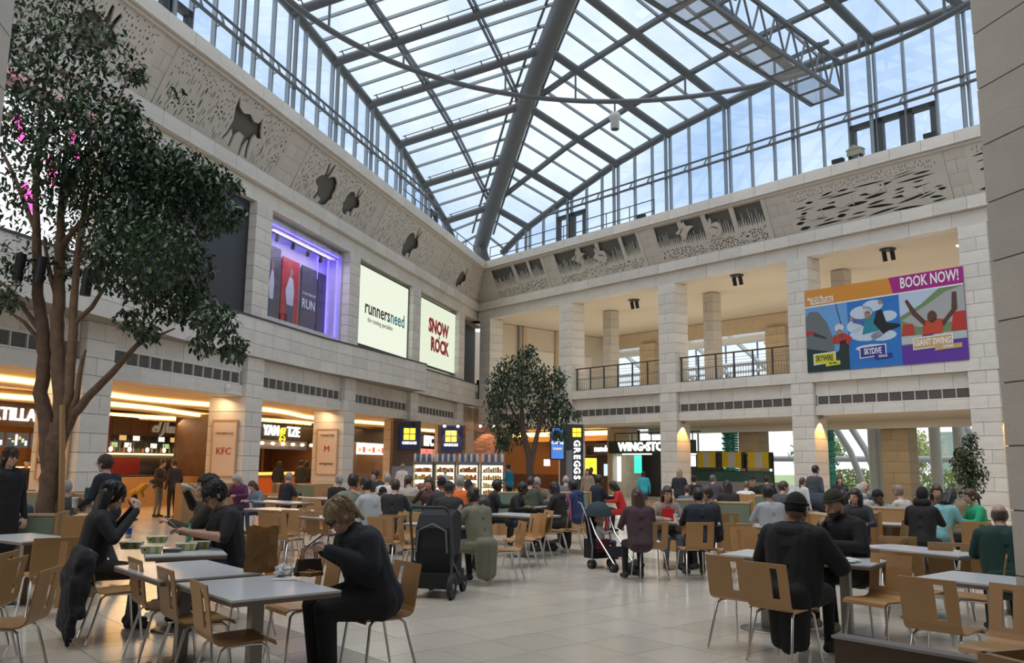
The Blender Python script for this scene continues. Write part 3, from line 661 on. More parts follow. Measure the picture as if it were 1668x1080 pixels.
# sloped glazing over the outer aisle
for i in range(10):
    s = 1+2.9*i; m = MB(); m.bar(FB.p(s, -10.9, 9.3), FB.p(s+1.5, -19, 4.4), .16, .22); m.build('sloped_bar', WHITEF, outer)
for k in range(4):
    o = -11.5-2*k; z = 9.0-1.2*k; m = MB(); m.tube([FB.p(-4, o, z), FB.p(40, o, z)], .14 if k else .3, 8); m.build('sloped_transom', WHITEF if k else WHITEF, outer)
m = MB(); m.add([FB.p(-4, -11.0, 9.4), FB.p(40, -11.0, 9.4), FB.p(40, -19, 4.5), FB.p(-4, -19, 4.5)], [(0, 1, 2, 3)]); m.build('glass_pane', CLGL, outer)
m = MB(); m.add([FB.p(-2, go, 0), FB.p(44, go, 0), FB.p(44, go, 8), FB.p(-2, go, 8)], [(0, 1, 2, 3)]); m.build('glass_pane', SHOPGL, outer)
TURQ = mat('turquoise_brick', (.05, .50, .42), .4, var=.3, scale=20)
for k, s in enumerate((16.7, 11.1)):
    t = thing('turquoise_column', ('turquoise scalloped column seen behind the standing man', 'turquoise scalloped column behind the yellow menu boards')[k], 'column', FB.p(s, -8.9, 0))
    TQ = MB(); n = 26
    for i in range(n):
        z = .14*i
        for a in range(6):
            an = math.pi*2*(a+.5*(i % 2))/6; TQ = MB(); c = Vector((.3*math.cos(an), .3*math.sin(an), z+.07)); TQ.box(c.x-.12, c.x+.12, c.y-.12, c.y+.12, z+.005, z+.125); 
            if i % 2 == 0 or a % 2: TQ.build('turquoise_tile', TURQ, t)
    MB().lathe([(.26, 0), (.26, 3.64)], 10).build('column_core', mat('turquoise_pale', (.35, .62, .58), .4), t)
grd = struct('ground')
m = MB(); m.add([FB.p(-60, -14.6, -.05), FB.p(120, -14.6, -.05), FB.p(120, -160, -.05), FB.p(-60, -160, -.05)], [(0, 1, 2, 3)]); m.build('lawn', mat('grass', (.35, .45, .2), .9, var=.3, scale=.3), grd)
def bushmesh(name, mt, parent, n, r, size, seed, squash=1.0, zc=0, drop=0):
    rnd = random.Random(seed); m = MB()
    for i in range(n):
        while True:
            v = Vector((rnd.uniform(-1, 1), rnd.uniform(-1, 1), rnd.uniform(-1, 1)))
            if .25 < v.length < 1: break
        lump = .78+.35*noise.noise(v.normalized()*2.1+Vector((seed, 0, 0)))
        p = Vector((v.x*r[0], v.y*r[1], v.z*r[2]))*lump+Vector((0, 0, zc))
        d = Vector((rnd.uniform(-1, 1), rnd.uniform(-1, 1), rnd.uniform(-1.2, .6)-drop)).normalized(); x = d.cross(Vector((rnd.uniform(-1, 1), rnd.uniform(-1, 1), 1))).normalized(); s = size*rnd.uniform(.6, 1.25)
        m.add([p, p+d*s*.5+x*s*.26, p+d*s, p+d*s*.5-x*s*.26], [(0, 1, 2, 3)])
    return tag(m.build(name, mt, parent), kind='stuff')
LEAFO = mat('leaf_outdoor', (.34, .46, .22), .7, var=.3, scale=.4); LEAFY = mat('leaf_yellowgreen', (.55, .58, .26), .7, var=.3, scale=.4)
for k in range(9):
    s = 2+5.2*k; o = -34-5*(k % 3)
    t = thing('garden_tree', 'pale %s tree outside the glazing, %s along the garden' % (('green', 'yellow-green')[k % 2], ('first', 'second', 'third', 'fourth', 'fifth', 'sixth', 'seventh', 'eighth', 'ninth')[k]), 'tree', FB.p(s, o, 0), 0, 'garden trees outside the glazing')
    MB().tube([(0, 0, 0), (.1, 0, 2.2)], [.16, .1], 7).build('trunk', WOODD, t); bushmesh('foliage', (LEAFO, LEAFY)[k % 2], t, 1500, (2.6, 2.6, 2.2), .42, k, zc=3.0)
t = thing('clipped_hedge', 'long bright green hedge low outside the glazing', 'hedge', FB.p(20, -16.5, 0))
m = MB(); rnd = random.Random(3)
for i in range(7000):
    p = FB.u*rnd.uniform(-9, 9)+FB.n*rnd.uniform(-.5, .5)+Vector((0, 0, rnd.uniform(0, 1.5))); d = Vector((rnd.uniform(-1, 1), rnd.uniform(-1, 1), rnd.uniform(-.2, 1))).normalized(); x = d.cross(Vector((1, .3, .2))).normalized()
    m.add([p, p+d*.1+x*.06, p+d*.2, p+d*.1-x*.06], [(0, 1, 2, 3)])
tag(m.build('foliage', LEAFY, t), kind='stuff'); MB().box(-1, 1, -1, 1, 0, .3).build('hedge_base', LEAFO, t)
fh = tag(MB().hexa([FB.p(s, o, z) for z in (0, 9) for s, o in ((-40, -150), (110, -150), (110, -158), (-40, -158))]).build('far_hills', mat('hill_haze', (.30, .36, .34), 1, var=.2, scale=.03)), kind='structure')
# ---------------------------------------------------------------- left wall ground floor: food units under a warm ceiling
hall = struct('wall_food_units')
WCEIL = mat('warm_ceiling', (.72, .58, .40), .7); COVE = emis('cove_glow', (1.0, .55, .16), 4.2)
m = MB(); m.fbox(FA, -4, 40, -12, -1.3, ZL+.05, ZL+.3); m.build('hall_ceiling', WCEIL, hall)
m = MB(); m.fbox(FA, -4, 40, -12.2, -12, 0, ZL+.3); m.build('hall_back_wall', WOODD, hall)
for o, z in ((-3.2, ZL-.16), (-5.6, ZL-.3), (-7.8, ZL-.42)):
    m = MB(); pts = [FA.p(-3+.8*i, o+.55*math.sin(i*.42+o), z) for i in range(54)]
    for a, b in zip(pts, pts[1:]): m.hexa([a, b, b-NA*.5, a-NA*.5, a+Vector((0, 0, .24)), b+Vector((0, 0, .24)), b-NA*.5+Vector((0, 0, .24)), a-NA*.5+Vector((0, 0, .24))])
    m.build('dropped_ceiling', WCEIL, hall)
    m = MB()
    for a, b in zip(pts, pts[1:]): a2, b2 = a+NA*.02, b+NA*.02; m.add([a2+Vector((0, 0, .06)), b2+Vector((0, 0, .06)), b2+Vector((0, 0, .2)), a2+Vector((0, 0, .2))], [(0, 1, 2, 3)])
    m.build('cove_strip', COVE, hall)
for i, s in enumerate((3, 9.5, 16, 22.5, 29, 35)): arealight('cove_light', FA.p(s, -3.6, ZL-.35), 4.5, 3.0, 95, (1, .56, .22), (0, 0, R(15)), hall)
# sign boards on the pier flanks, with a small down-light each
def flank(k, words, lab):
    s = CA[k]+PW+.02; c = FA.p(s, -.65, 2.05); t = thing('pier_sign_board', lab, 'sign', c)
    x = FA.n; n = FA.u; M = Matrix(((x.x, 0, n.x, 0), (x.y, 0, n.y, 0), (0, 1, 0, 0), (0, 0, 0, 1)))
    B = MB(); B.box(-.42, .42, -.85, .85, 0, .03); o = B.build('board', mat('sign_cream', (.70, .56, .45), .5), t); o.matrix_local = M
    f = MB(); [f.box(*q) for q in ((-.45, .45, .84, .88, 0, .05), (-.45, .45, -.88, -.84, 0, .05), (-.45, -.41, -.85, .85, 0, .05), (.41, .45, -.85, .85, 0, .05))]; o = f.build('frame', mat('sign_frame', (.5, .33, .18), .5), t); o.matrix_local = M
    for w, z, sz, mt in words: text('lettering', w, mt, M @ Matrix.Translation((0, z, .045)), sz, t, .004)
    arealight('flank_light', n*.35+Vector((0, 0, 1.55)), .3, .3, 9, (1, .68, .38), (0, R(15), 0), t)
REDT = mat('red_print', (.42, .03, .03), .5); DKT = mat('dark_print', (.04, .03, .03), .6)
flank(4, [('To', -.25, .2, DKT), ('Seoul & Out', -.45, .17, DKT)], 'cream wall sign with dark handwritten lettering behind the large tree')
flank(3, [('CHICKEN & CO', .45, .09, DKT), ('KFC', -.1, .3, REDT)], 'cream wall sign with red KFC lettering on the pier flank')
flank(2, [('YANGTZE', .62, .13, DKT), ('M', .1, .34, REDT), ('wingstop', -.45, .16, DKT)], 'cream wall sign with a red square logo on the pier flank')
def unit(name, lab, s0, s1, off, fz0, fz1, fmat, backmat, counter=True, cmat=None):
    t = thing(name, lab, 'shop', FA.p((s0+s1)/2, off, 0)); O = FA.p((s0+s1)/2, off, 0)
    def bx(nm, mt, a, b, c, d, e, f, par=t):
        m = MB(); m.hexa([FA.p(s, o, z)-O for z in (e, f) for s, o in ((a, off+c), (b, off+c), (b, off+d), (a, off+d))]); return m.build(nm, mt, par)
    bx('fascia', fmat, s0, s1, -.3, 0, fz0, fz1); bx('back_wall', backmat, s0, s1, -2.2, -2.1, 0, 3.5)
    for s in (s0, s1-.15): bx('side_wall', backmat, s, s+.15, -2.1, 0, 0, 3.5)
    if counter: bx('counter', cmat or WOODP, s0+.2, s1-.2, -.5, .1, 0, 1.02); bx('counter_top', BRUSH, s0+.2, s1-.2, -.55, .15, 1.02, 1.07)
    return t, O, bx
def fmat(off, s, z, O, dx=.02):
    M = face_mat(FA, s, off+dx, z); M.translation -= O; return M
GLOWW = emis('letter_white', (1, .97, .92), 1.8); GLOWY = emis('letter_yellow', (1, .72, .03), 1.5)
# unit with the wooden fascia reading TORTILLA
t, O, bx = unit('tortilla_counter', 'food counter with wooden fascia and white glowing TORTILLA letters', 23.6, 33.5, -6, 2.6, 3.35, WOODD, WOODP)
text('sign_letters', 'TORTILLA', GLOWW, fmat(-6, 26.9, 2.95, O), .52, t, .04, bold=.015)
MENU = mat('menu_dark', (.03, .035, .04), .3, emit=(.2, .25, .3), es=.15)
for i in range(5):
    b = bx('menu_board', MENU, 25.05+.9*i, 25.85+.9*i, .02, .06, 1.98, 2.42)
    for j in range(6): bx('menu_print', emis('menu_print_%d' % (j % 3), ((.9, .9, .8), (.5, .7, .3), (.9, .4, .2))[j % 3], .9), 25.1+.9*i+.12*j, 25.19+.9*i+.12*j, .06, .065, 2.05+.09*(j % 3), 2.2+.06*(j % 4), b)
bx('counter_glow', COVE, 24, 33, -.62, -.58, 1.3, 1.42)
# unit with chrome script sign
t, O, bx = unit('script_sign_counter', 'dark wooden grill counter with chrome script lettering and picture menu', 13.6, 21.6, -8, 2.62, 3.3, WOODD, mat('kitchen_dark', (.05, .035, .03), .6))
text('sign_letters', 'el Jkuikk', mat('chrome_added_glow', (.7, .66, .6), .25, metal=.9, emit=(1, .8, .55), es=.12), fmat(-8, 16.8, 2.96, O, .05), .62, t, .05, shear=.35)  # chrome letters are unlit; a faint warm glow is put into their material
rnd = random.Random(5)
for i in range(9):
    for j in range(2):
        s = 14.4+.75*i+.3*j; b = bx('menu_frame', BLACK, s, s+.6, .02, .05, 2.1+.27*j, 2.34+.27*j)
        if (i+j) % 3 != 2: bx('menu_picture', emis('dish_%d' % ((i*2+j) % 4), ((.75, .8, .7), (.6, .35, .12), (.35, .45, .2), (.85, .8, .72))[(i*2+j) % 4], .9), s+.08, s+.46, .05, .06, 2.13+.27*j, 2.32+.27*j, b)
bx('extractor_hood', BRUSH, 14.5, 20.0, -1.6, -.6, 1.45, 1.85); bx('red_board', mat('board_red', (.25, .02, .02), .5), 18.6, 20.2, .16, .2, 1.1, 1.75); arealight('sign_fill', FA.p(17.5, -7.0, 3.2)-O, 5, .3, 40, (1, .7, .4), (R(40), 0, math.atan2(FA.u.y, FA.u.x)), t); arealight('kitchen_light', FA.p(17.5, -9.2, 2.6)-O, 5, .5, 70, (1, .85, .65), (0, 0, math.atan2(FA.u.y, FA.u.x)), t)  # area light by the fascia is added to bring up the sign
bx('bottle_shelf', WOODD, 14, 21.2, .0, .3, 1.92, 1.96); bx('shelf_glow', emis('shelf_glow', (1, .72, .3), 2.2), 14, 21.2, -.1, -.06, 1.86, 1.92)
bx('red_wall', mat('maroon', (.14, .012, .015), .5), 20.2, 21.6, -.02, .08, 1.9, 3.3)
for i in range(7):
    s = 14.6+1.0*i; q = thing('pendant_lamp', 'small bare bulb hanging over the script-sign counter, %s from the right' % ('first', 'second', 'third', 'fourth', 'fifth', 'sixth', 'seventh')[i], 'lamp', FA.p(s, -7.5, 2.05), 0, 'bulbs over the grill counter')
    MB().ell((0, 0, 0), .07, .07, .09, 8, 6).build('bulb', emis('bulb', (1, .7, .35), 9), q); MB().tube([(0, 0, .08), (0, 0, 1.2)], .012, 5).build('cord', BLACK, q)
for i in range(26):
    s = 14.1+.27*i; h = rnd.uniform(.16, .28)
    b = MB().lathe([(.035, 0), (.035, h*.6), (.014, h*.75), (.014, h)], 7).build('bottle', mat('bottle_%d' % (i % 4), ((.5, .25, .05), (.1, .2, .06), (.6, .5, .3), (.25, .05, .03))[i % 4], .2), None, FA.p(s, -7.85, 1.96)); tag(b, 'small %s bottle on the shelf of the script-sign grill counter' % ('amber', 'green', 'cream', 'dark red')[i % 4], 'bottle', 'bottles on the grill counter shelf')
t2 = thing('curved_bar', 'pale wood standing bar in front of the grill counter', 'bar', FA.p(19.5, -6.3, 0))
m = MB(); [m.hexa([FA.p(s, o, z)-FA.p(19.5, -6.3, 0) for z in (0, 1.05) for s, o in ((a, -6.3), (a+.5, -6.3), (a+.5, -5.9), (a, -5.9))]) for a in (17.5, 18, 18.5, 19, 19.5, 20, 20.5, 21, 21.5)]; m.build('bar_front', WOODP, t2)
# YANGTZE
t, O, bx = unit('yangtze_counter', 'noodle counter with black fascia and white YANGTZE letters', 10.0, 17.4, -5, 2.62, 3.34, BLACK, mat('kitchen_brown', (.10, .05, .025), .5, var=.4, scale=3), True, mat('counter_orange', (.5, .12, .02), .4))
text('sign_letters', 'YAN', GLOWW, fmat(-5, 13.85, 2.98, O), .62, t, .05, bold=.02); text('sign_letters', 'TZE', GLOWW, fmat(-5, 11.95, 2.98, O), .62, t, .05, bold=.02); text('sign_letter_g', 'g', GLOWY, fmat(-5, 12.9, 3.0, O), .9, t, .05, bold=.03)
bx('counter_glow', emis('hot_counter', (1, .28, .05), 2.2), 10.4, 17, .0, .16, 1.08, 1.2); bx('menu_strip', MENU, 10.6, 17.2, -.05, 0, 2.2, 2.6)
for i in range(6):
    q = thing('glass_pendant', 'glowing glass globe pendant under the YANGTZE sign, %s from the right' % ('first', 'second', 'third', 'fourth', 'fifth', 'sixth')[i], 'lamp', FA.p(10.9+.85*i, -4.6, 2.42), 0, 'globe pendants under the YANGTZE sign')
    MB().ell((0, 0, 0), .21, .21, .14, 12, 6).build('globe', SHOPGL, q); MB().ell((0, 0, 0), .1, .1, .07, 8, 6).build('bulb', emis('globe_bulb', (1, .5, .2), 7), q); MB().tube([(0, 0, .1), (0, 0, 1.0)], .012, 5).build('cord', BLACK, q)
for i in range(5): bx('lattice_slat', WOODP, 11+1.1*i, 11.1+1.1*i, -2.08, -2.0, 1.2, 2.6)
arealight('kitchen_light', FA.p(13.7, -6, 2.5), 5, .8, 60, (1, .5, .2), (0, 0, 0), hall)
# burger unit with white menu screens
t, O, bx = unit('burger_counter', 'burger counter with black fascia and four white menu screens', 3.4, 9.8, -3.5, 2.68, 3.36, BLACK, mat('kitchen_pale', (.35, .25, .17), .5, var=.3, scale=2))
for i in range(4):
    s = 4.0+1.15*i; b = bx('menu_screen', emis('menu_white', (.85, .88, .92), 1.1), s, s+1.05, .05, .1, 2.05, 2.62)
    bx('menu_picture', emis('menu_red', (.7, .12, .05), .8), s+.12, s+.42, .1, .105, 2.15, 2.42, b); bx('menu_picture', emis('menu_amber', (.8, .45, .1), .8), s+.6, s+.9, .1, .105, 2.2, 2.35, b)
bx('lit_panel', emis('lit_panel', (.95, .93, .9), 1.6), 3.6, 3.95, .12, .2, 2.65, 3.2)
# chicken unit: KFC
t, O, bx = unit('chicken_counter', 'chicken counter with black fascia and white KFC letters near the corner', -4.0, 3.2, -3.5, 2.6, 3.36, BLACK, mat('kitchen_red', (.16, .03, .02), .5))
text('sign_letters', 'KFC', GLOWW, fmat(-3.5, -1.55, 2.95, O), .85, t, .05, bold=.02)
for i in range(4): bx('menu_screen', emis('menu_redw', ((.8, .2, .15), (.85, .85, .85), (.7, .1, .08), (.8, .5, .2))[i], .9), -3.2+1.1*i, -2.3+1.1*i, .05, .1, 2.0, 2.5)
# ---------------------------------------------------------------- bakery kiosk in front of the corner
BROWN = mat('kiosk_brown', (.055, .032, .022), .55); NAVY = mat('sign_navy', (.012, .02, .09), .4)
def squares(t, M, s, word):
    for i in (0, 1):
        for j in (0, 1):
            b = MB(); d = s*.46; b.box(-s/2+i*(s-d), -s/2+i*(s-d)+d, -s/2+j*(s-d), -s/2+j*(s-d)+d, 0, .03); o = b.build('yellow_square', GLOWY, t); o.matrix_local = M
    if word: text('sign_letters', word, GLOWW, M @ Matrix.Translation((0, -s*.78, .02)), s*.34, t, .01, bold=.02)
def billboard(c):
    y = Vector((c.x, c.y, 0)).normalized(); x = Vector((y.y, -y.x, 0)); return x, y
def facing(c, h):
    """upright matrix in the plane whose outward normal has compass heading h"""
    n = head(h); x = Vector((-n.y, n.x, 0)); return Matrix(((x.x, 0, n.x, c[0]), (x.y, 0, n.y, c[1]), (0, 1, 0, c[2]), (0, 0, 0, 1)))
def tower(px, Y, w, d, hgt, name, lab, mt):
    p = aty(px, 750, Y); t = thing(name, lab, 'kiosk tower', (p.x, p.y, 0), R(14)); MB().box(-w/2, w/2, -d/2, d/2, 0, hgt).build('tower_body', mt, t); return t, p
t, p = tower(659, 39.5, 1.25, 1.25, 3.55, 'bakery_tower', 'dark brown kiosk tower with yellow squares GREGGS sign', BROWN)
MB().box(-.35, .55, -.72, -.62, 1.9+.35, 3.35).build('sign_box', NAVY, t); squares(t, Matrix.Translation((.1, -.73, 2.95)) @ Matrix.Rotation(R(90), 4, 'X'), .52, 'GREGGS')
MB().box(.62, .66, -.5, .4, 1.6, 3.2).build('side_poster', mat('poster_grey', (.35, .37, .36), .6), t)
MB().box(-.64, .3, -.64, -.62, 0, 1.5).build('lower_panel', mat('panel_slate', (.13, .16, .24), .6), t)
MB().tube([(.3, -.9, 3.4), (.3, -.62, 3.45)], .05, 6).build('spot', BLACK, t)
BRICK = mat('kiosk_brick', (.22, .10, .06), .8, var=.5, scale=14, stretch=(1, 1, 3))
for k, (x0, x1, Y) in enumerate(((712, 757, 38.5), (771, 815, 38.2))):
    a, b = aty(x0, 750, Y), aty(x1, 750, Y); t = thing('brick_kiosk_wall', ('brick kiosk wall carrying the second yellow squares sign', 'brick kiosk wall lit by small spotlights beside the smaller tree')[k], 'kiosk wall', ((a.x+b.x)/2, Y, 0)); w = b.x-a.x
    MB().box(-w/2+.02, w/2-.02, .02, .38, 0, 3.38).build('wall_core', JOINT, t)
    rows = 17
    for r in range(rows):
        n = 4; e = [-w/2+w*i/n for i in range(n+1)] if r % 2 else [-w/2]+[-w/2+w*(i+.5)/n for i in range(n)]+[w/2]
        for c0, c1 in zip(e, e[1:]): ubox('brick', BRICK, Vector(((c0+c1)/2, .2+random.uniform(-.006, .006), 1.7+.1*(r)+.05-.05)), Vector((c1-c0-.012, 0, 0)), Vector((0, .4, 0)), Vector((0, 0, .09)), t)
    for q in (-.3, .3):
        MB().ell((q, -.25, 3.3), .06, .06, .06, 8, 6).build('spot_bulb', emis('spot_glow', (1, .85, .6), 8), t); MB().box(q-.05, q+.05, -.2, .1, 3.34, 3.42).build('spot_arm', BLACK, t)
    sp = bpy.data.lights.new('brick_spot', 'SPOT'); sp.energy = 70; sp.color = (1, .6, .3); sp.spot_size = R(70); o = bpy.data.objects.new('brick_spot', sp); link(o, t); o.location = (0, -.6, 3.35); o.rotation_euler = (R(25), 0, 0)
    if k == 0: MB().box(-.45, .5, -.2, -.08, 2.15, 3.3).build('sign_box', NAVY, t); squares(t, Matrix.Translation((.0, -.21, 2.85)) @ Matrix.Rotation(R(90), 4, 'X'), .5, 'GREGGS')
# lit display fridges with goods
FRG = emis('fridge_glow', (1, .82, .5), 1.7); rnd = random.Random(9)
for k in range(4):
    a, b = aty((672, 708, 745, 783)[k], 750, 36.6), aty((706, 742, 780, 821)[k], 750, 36.6); w = b.x-a.x
    t = thing('display_fridge', 'grey bakery display fridge with lit shelves, %s from the brown tower' % ('first', 'second', 'third', 'fourth')[k], 'fridge', ((a.x+b.x)/2, 36.6, 0))
    GREYM = mat('fridge_grey', (.16, .16, .16), .4)
    MB().box(-w/2, w/2, .0, .8, 0, .35).build('plinth', GREYM, t); MB().box(-w/2, w/2, .7, .8, .35, 1.6).build('back_panel', FRG, t); MB().box(-w/2, w/2, 0, .8, 1.58, 1.72).build('canopy', GREYM, t)
    for s in (-w/2, w/2-.05): MB().box(s, s+.05, 0, .8, .35, 1.6).build('side', GREYM, t)
    for z in (.62, .95, 1.27): MB().box(-w/2+.05, w/2-.05, .12, .7, z, z+.025).build('shelf', BRUSH, t)
    for z in (.36, .645, .975, 1.295):
        for i in range(8):
            c = ((.8, .4, .06), (.75, .08, .05), (.35, .5, .08), (.85, .75, .5), (.6, .2, .05))[rnd.randrange(5)]; x = -w/2+.1+(w-.2)*(i+.5)/8
            o = MB().box(-.045, .045, 0, .12, 0, rnd.uniform(.12, .22)).build('food_pack', mat('pack_%d%d%d' % tuple(int(v*9) for v in c), c, .5), None, (t.location.x+x, 36.75, z)); tag(o, '%s food pack on a shelf of the %s bakery fridge from the brown tower' % (('orange', 'red', 'green', 'cream', 'brown')[((.8, .4, .06), (.75, .08, .05), (.35, .5, .08), (.85, .75, .5), (.6, .2, .05)).index(c)], ('first', 'second', 'third', 'fourth')[k]), 'food pack', 'food packs in the bakery fridges')
    for i in range(7):
        x = -w/2+.08+(w-.16)*i/6; o = MB().lathe([(.05, 0), (.06, .28), (.03, .34)], 8).build('cup_stack', mat(('cup_white', 'cup_blue')[i % 2], ((.6, .6, .6), (.08, .14, .26))[i % 2], .5), None, (t.location.x+x, 36.9, 1.72)); tag(o, 'stacked %s cups on top of the %s bakery fridge' % (('white', 'blue')[i % 2], ('first', 'second', 'third', 'fourth')[k]), 'cups', 'cup stacks on the bakery fridges')
# GREGGS vertical sign, blue screen
t, p = tower(931, 40, .85, .9, 3.5, 'greggs_sign_tower', 'dark slim tower with vertical white GREGGS lettering', mat('slate', (.03, .035, .045), .5))
for i, ch in enumerate('GREGGS'): text('sign_letter', ch, GLOWW, Matrix.Translation((.1, -.47, 2.62)) @ Matrix.Rotation(R(90), 4, 'X') @ Matrix.Rotation(R(-90), 4, 'Z') @ Matrix.Translation((.31*i, 0, 0)), .42, t, .02, bold=.02)
squares(t, Matrix.Translation((.1, -.47, 3.12)) @ Matrix.Rotation(R(90), 4, 'X'), .4, '')
MB().box(-.42, -.12, -.5, -.45, .6, 2.3).build('side_notice', mat('notice_grey', (.2, .21, .22), .6), t)
p = aty(908, 750, 39); t = thing('blue_screen', 'blue glowing advertising screen hung beside the GREGGS tower', 'screen', (p.x, p.y, 1.85))
MB().box(-.34, .34, 0, .12, 0, 1.5).build('casing', BLACK, t); MB().box(-.28, .28, -.01, 0, .06, 1.44).build('panel', emis('screen_blue', (.03, .13, .45), 1.1), t)
text('screen_text', "FREE\nCOFFEE", GLOWW, Matrix.Translation((0, -.02, .85)) @ Matrix.Rotation(R(90), 4, 'X'), .16, t, .002); text('screen_text', "TODAY", GLOWY, Matrix.Translation((0, -.02, .5)) @ Matrix.Rotation(R(90), 4, 'X'), .13, t, .002)
MB().tube([(0, .06, 1.5), (0, .06, 1.79)], .03, 6).build('drop_rod', BLACK, t)
# burger counter behind the smaller tree, with the yellow M
cB = FB.p(2.6, -4.5, 0); hM = math.atan2(FB.u.y, FB.u.x)
t = thing('arches_counter', 'orange lit burger counter with yellow M behind the smaller tree', 'shop', cB, hM)
MB().box(-9.5, 3.6, 1.6, 1.75, 0, 3.6).build('back_wall', mat('orange_wall', (.42, .18, .05), .6), t); MB().box(-4.5, 3.6, 0, .6, 0, 1.05).build('counter', WOODD, t); MB().box(-4.5, 3.6, .2, .5, 3.0, 3.5).build('fascia', WOODP, t)
MB().box(-1.0, 1.6, .15, .22, 2.1, 2.85).build('menu_board', MENU, t); MB().box(-4.5, 3.6, -.1, -.05, 3.3, 3.55).build('cove_strip', COVE, t)
text('yellow_letter', 'M', GLOWY, Matrix.Translation((.2, .1, 2.5)) @ Matrix.Rotation(R(90), 4, 'X'), .85, t, .04, bold=.01)
for q in (-1.6, 0, 1.8): MB().box(q, q+.5, -.1, -.04, 1.55, 1.95).build('till_screen', emis('till', (.75, .72, .85), 1.0), t)
arealight('counter_light', (0, -.6, 3.2), 6, 1.2, 70, (1, .6, .28), (0, 0, 0), t)
# corner unit to the right of the GREGGS tower
t = thing('dark_corner_shop', 'dim shop with white script sign right of the GREGGS tower', 'shop', FB.p(5.6, -5, 0), hM)
MB().box(-1.6, 1.6, .8, 1.0, 0, 3.6).build('back_wall', mat('shop_brown', (.09, .05, .03), .6), t); MB().box(-1.6, 1.6, 0, .3, 2.2, 2.9).build('fascia', BLACK, t)
text('sign_letters', "nando's", GLOWW, Matrix.Translation((-.2, -.03, 2.55)) @ Matrix.Rotation(R(90), 4, 'X'), .5, t, .02, bold=.01)
for q in (-.9, -.2): MB().box(q, q+.5, .7, .78, 1.0, 1.7).build('lit_menu', emis('menu_blue', (.5, .7, .95), 1.0), t)
p = FB.p(6.9, -2.2, 0); t = thing('yellow_screen', 'bright yellow advertising totem by the wing shop', 'screen', p, R(-14))
MB().box(-.55, .55, 0, .15, 0, 2.1).build('casing', BLACK, t); MB().box(-.45, .45, -.02, 0, .5, 2.0).build('panel', emis('screen_yellow', (.75, .72, .04), 1.2), t)
# WINGSTOP
cB = FB.p(10.6, -3.0, 0); t = thing('wingstop_kiosk', 'dark green kiosk with white glowing WINGSTOP letters', 'shop', cB, hM)
DG = mat('wing_green', (.008, .035, .022), .5)
MB().box(-3.0, 2.5, 0, .35, 2.25, 2.9).build('fascia', DG, t); text('sign_letters', 'WING•STOP', GLOWW, Matrix.Translation((-2.25, -.03, 2.57)) @ Matrix.Rotation(R(90), 4, 'X'), .6, t, .03, align='LEFT', bold=.03)
MB().box(-2.9, 2.5, 2.4, 2.5, 0, 2.4).build('back_wall', BLACK, t); MB().box(-3.0, -2.8, .1, 2.5, 0, 2.3).build('side_wall', STONEW, t); MB().box(.9, 1.3, .3, .6, 0, 2.25).build('pillar', PLAST, t); MB().box(.6, 2.5, 0, .5, 0, 1.02).build('counter', WOODP, t)
MB().box(-1.5, -1.05, .35, .42, 1.25, 2.15).build('green_lightbox', emis('lightbox_green', (.02, .6, .36), 1.6), t); MB().box(-2.75, -2.5, .4, .45, .8, 2.1).build('white_lightbox', emis('lightbox_white', (.8, .85, .85), 1.3), t)
MB().box(1.3, 2.5, .35, .42, 1.62, 2.15).build('menu_screen', emis('menu_lilac', (.75, .78, .9), 1.2), t)
for q in (-2.2, -1.2, 1.6): MB().box(q, q+.9, .2, .35, 2.19, 2.24).build('strip_light', emis('strip_white', (1, .95, .85), 3), t)
m = MB(); [m.tube([(x, .2, 2.9), (x, .2, 3.3)], .03, 5) for x in (-2.7, -1.5, -.2, 1.1, 2.4)]; m.tube([(-2.7, .2, 3.3), (2.9, .2, 3.3)], .035, 6); m.build('roof_rail', STEELD, t)
# yellow and white menu boards on a black frame, green glass counter
cB = FB.p(15.4, -3.0, 0); t = thing('menu_board_kiosk', 'kiosk of three yellow and white menu boards on a black frame', 'kiosk', cB, hM)
for x in (-2.05, -.62, .72, 2.1): MB().box(x-.03, x+.03, 0, .06, 0, 2.2).build('frame_post', BLACK, t)
for z in (1.42, 2.15, 1.85): MB().box(-2.05, 2.1, .01, .05, z-.02, z+.02).build('frame_bar', BLACK, t)
YB = mat('board_yellow', (.62, .47, .01), .5); WB = mat('board_white', (.50, .50, .46), .5)
for i in range(3):
    x = -1.95+1.42*i; b = MB().box(x, x+1.05, -.06, 0, 1.58, 2.3).build('menu_board', YB, t); MB().box(x+.34, x+.74, -.066, -.06, 1.6, 2.28).build('board_print', WB, b); MB().box(x+1.05, x+1.2, -.06, .1, 1.55, 2.28).build('board_side', BLACK, b)
MB().box(-2.05, 2.1, -.05, 0, .95, 1.4).build('green_glass', mat('green_glass', (.03, .10, .08), .15), t); MB().box(-2.05, 2.1, -.1, .7, 0, .95).build('counter', mat('counter_grey', (.25, .26, .24), .5), t)
# ================================================================ upper displays on the left wall
def apanel(s0, s1, z0, z1, off, name, lab, mt, cat='light sign', dep=.12):
    c = FA.p((s0+s1)/2, off, z0); t = thing(name, lab, cat, c); m = MB()
    m.hexa([FA.p(s, o, z)-c for z in (z0, z1) for s, o in ((s0, off-dep), (s1, off-dep), (s1, off), (s0, off))]); m.build('panel', mt, t)
    m = MB()
    for a, b, e, f in ((s0-.06, s1+.06, z1, z1+.06), (s0-.06, s1+.06, z0-.06, z0), (s0-.06, s0, z0, z1), (s1, s1+.06, z0, z1)): m.hexa([FA.p(s, o, z)-c for z in (e, f) for s, o in ((a, off-dep), (b, off-dep), (b, off+.03), (a, off+.03))])
    m.build('frame', STEELD, t); return t, c
LBOX = emis('lightbox_pale', (.80, .86, .70), .72)
t, c = apanel(10.2, 15.6, 6.5, 9.8, -.25, 'lightbox_sign', 'pale lit sign reading runnersneed on the upper left wall', LBOX)
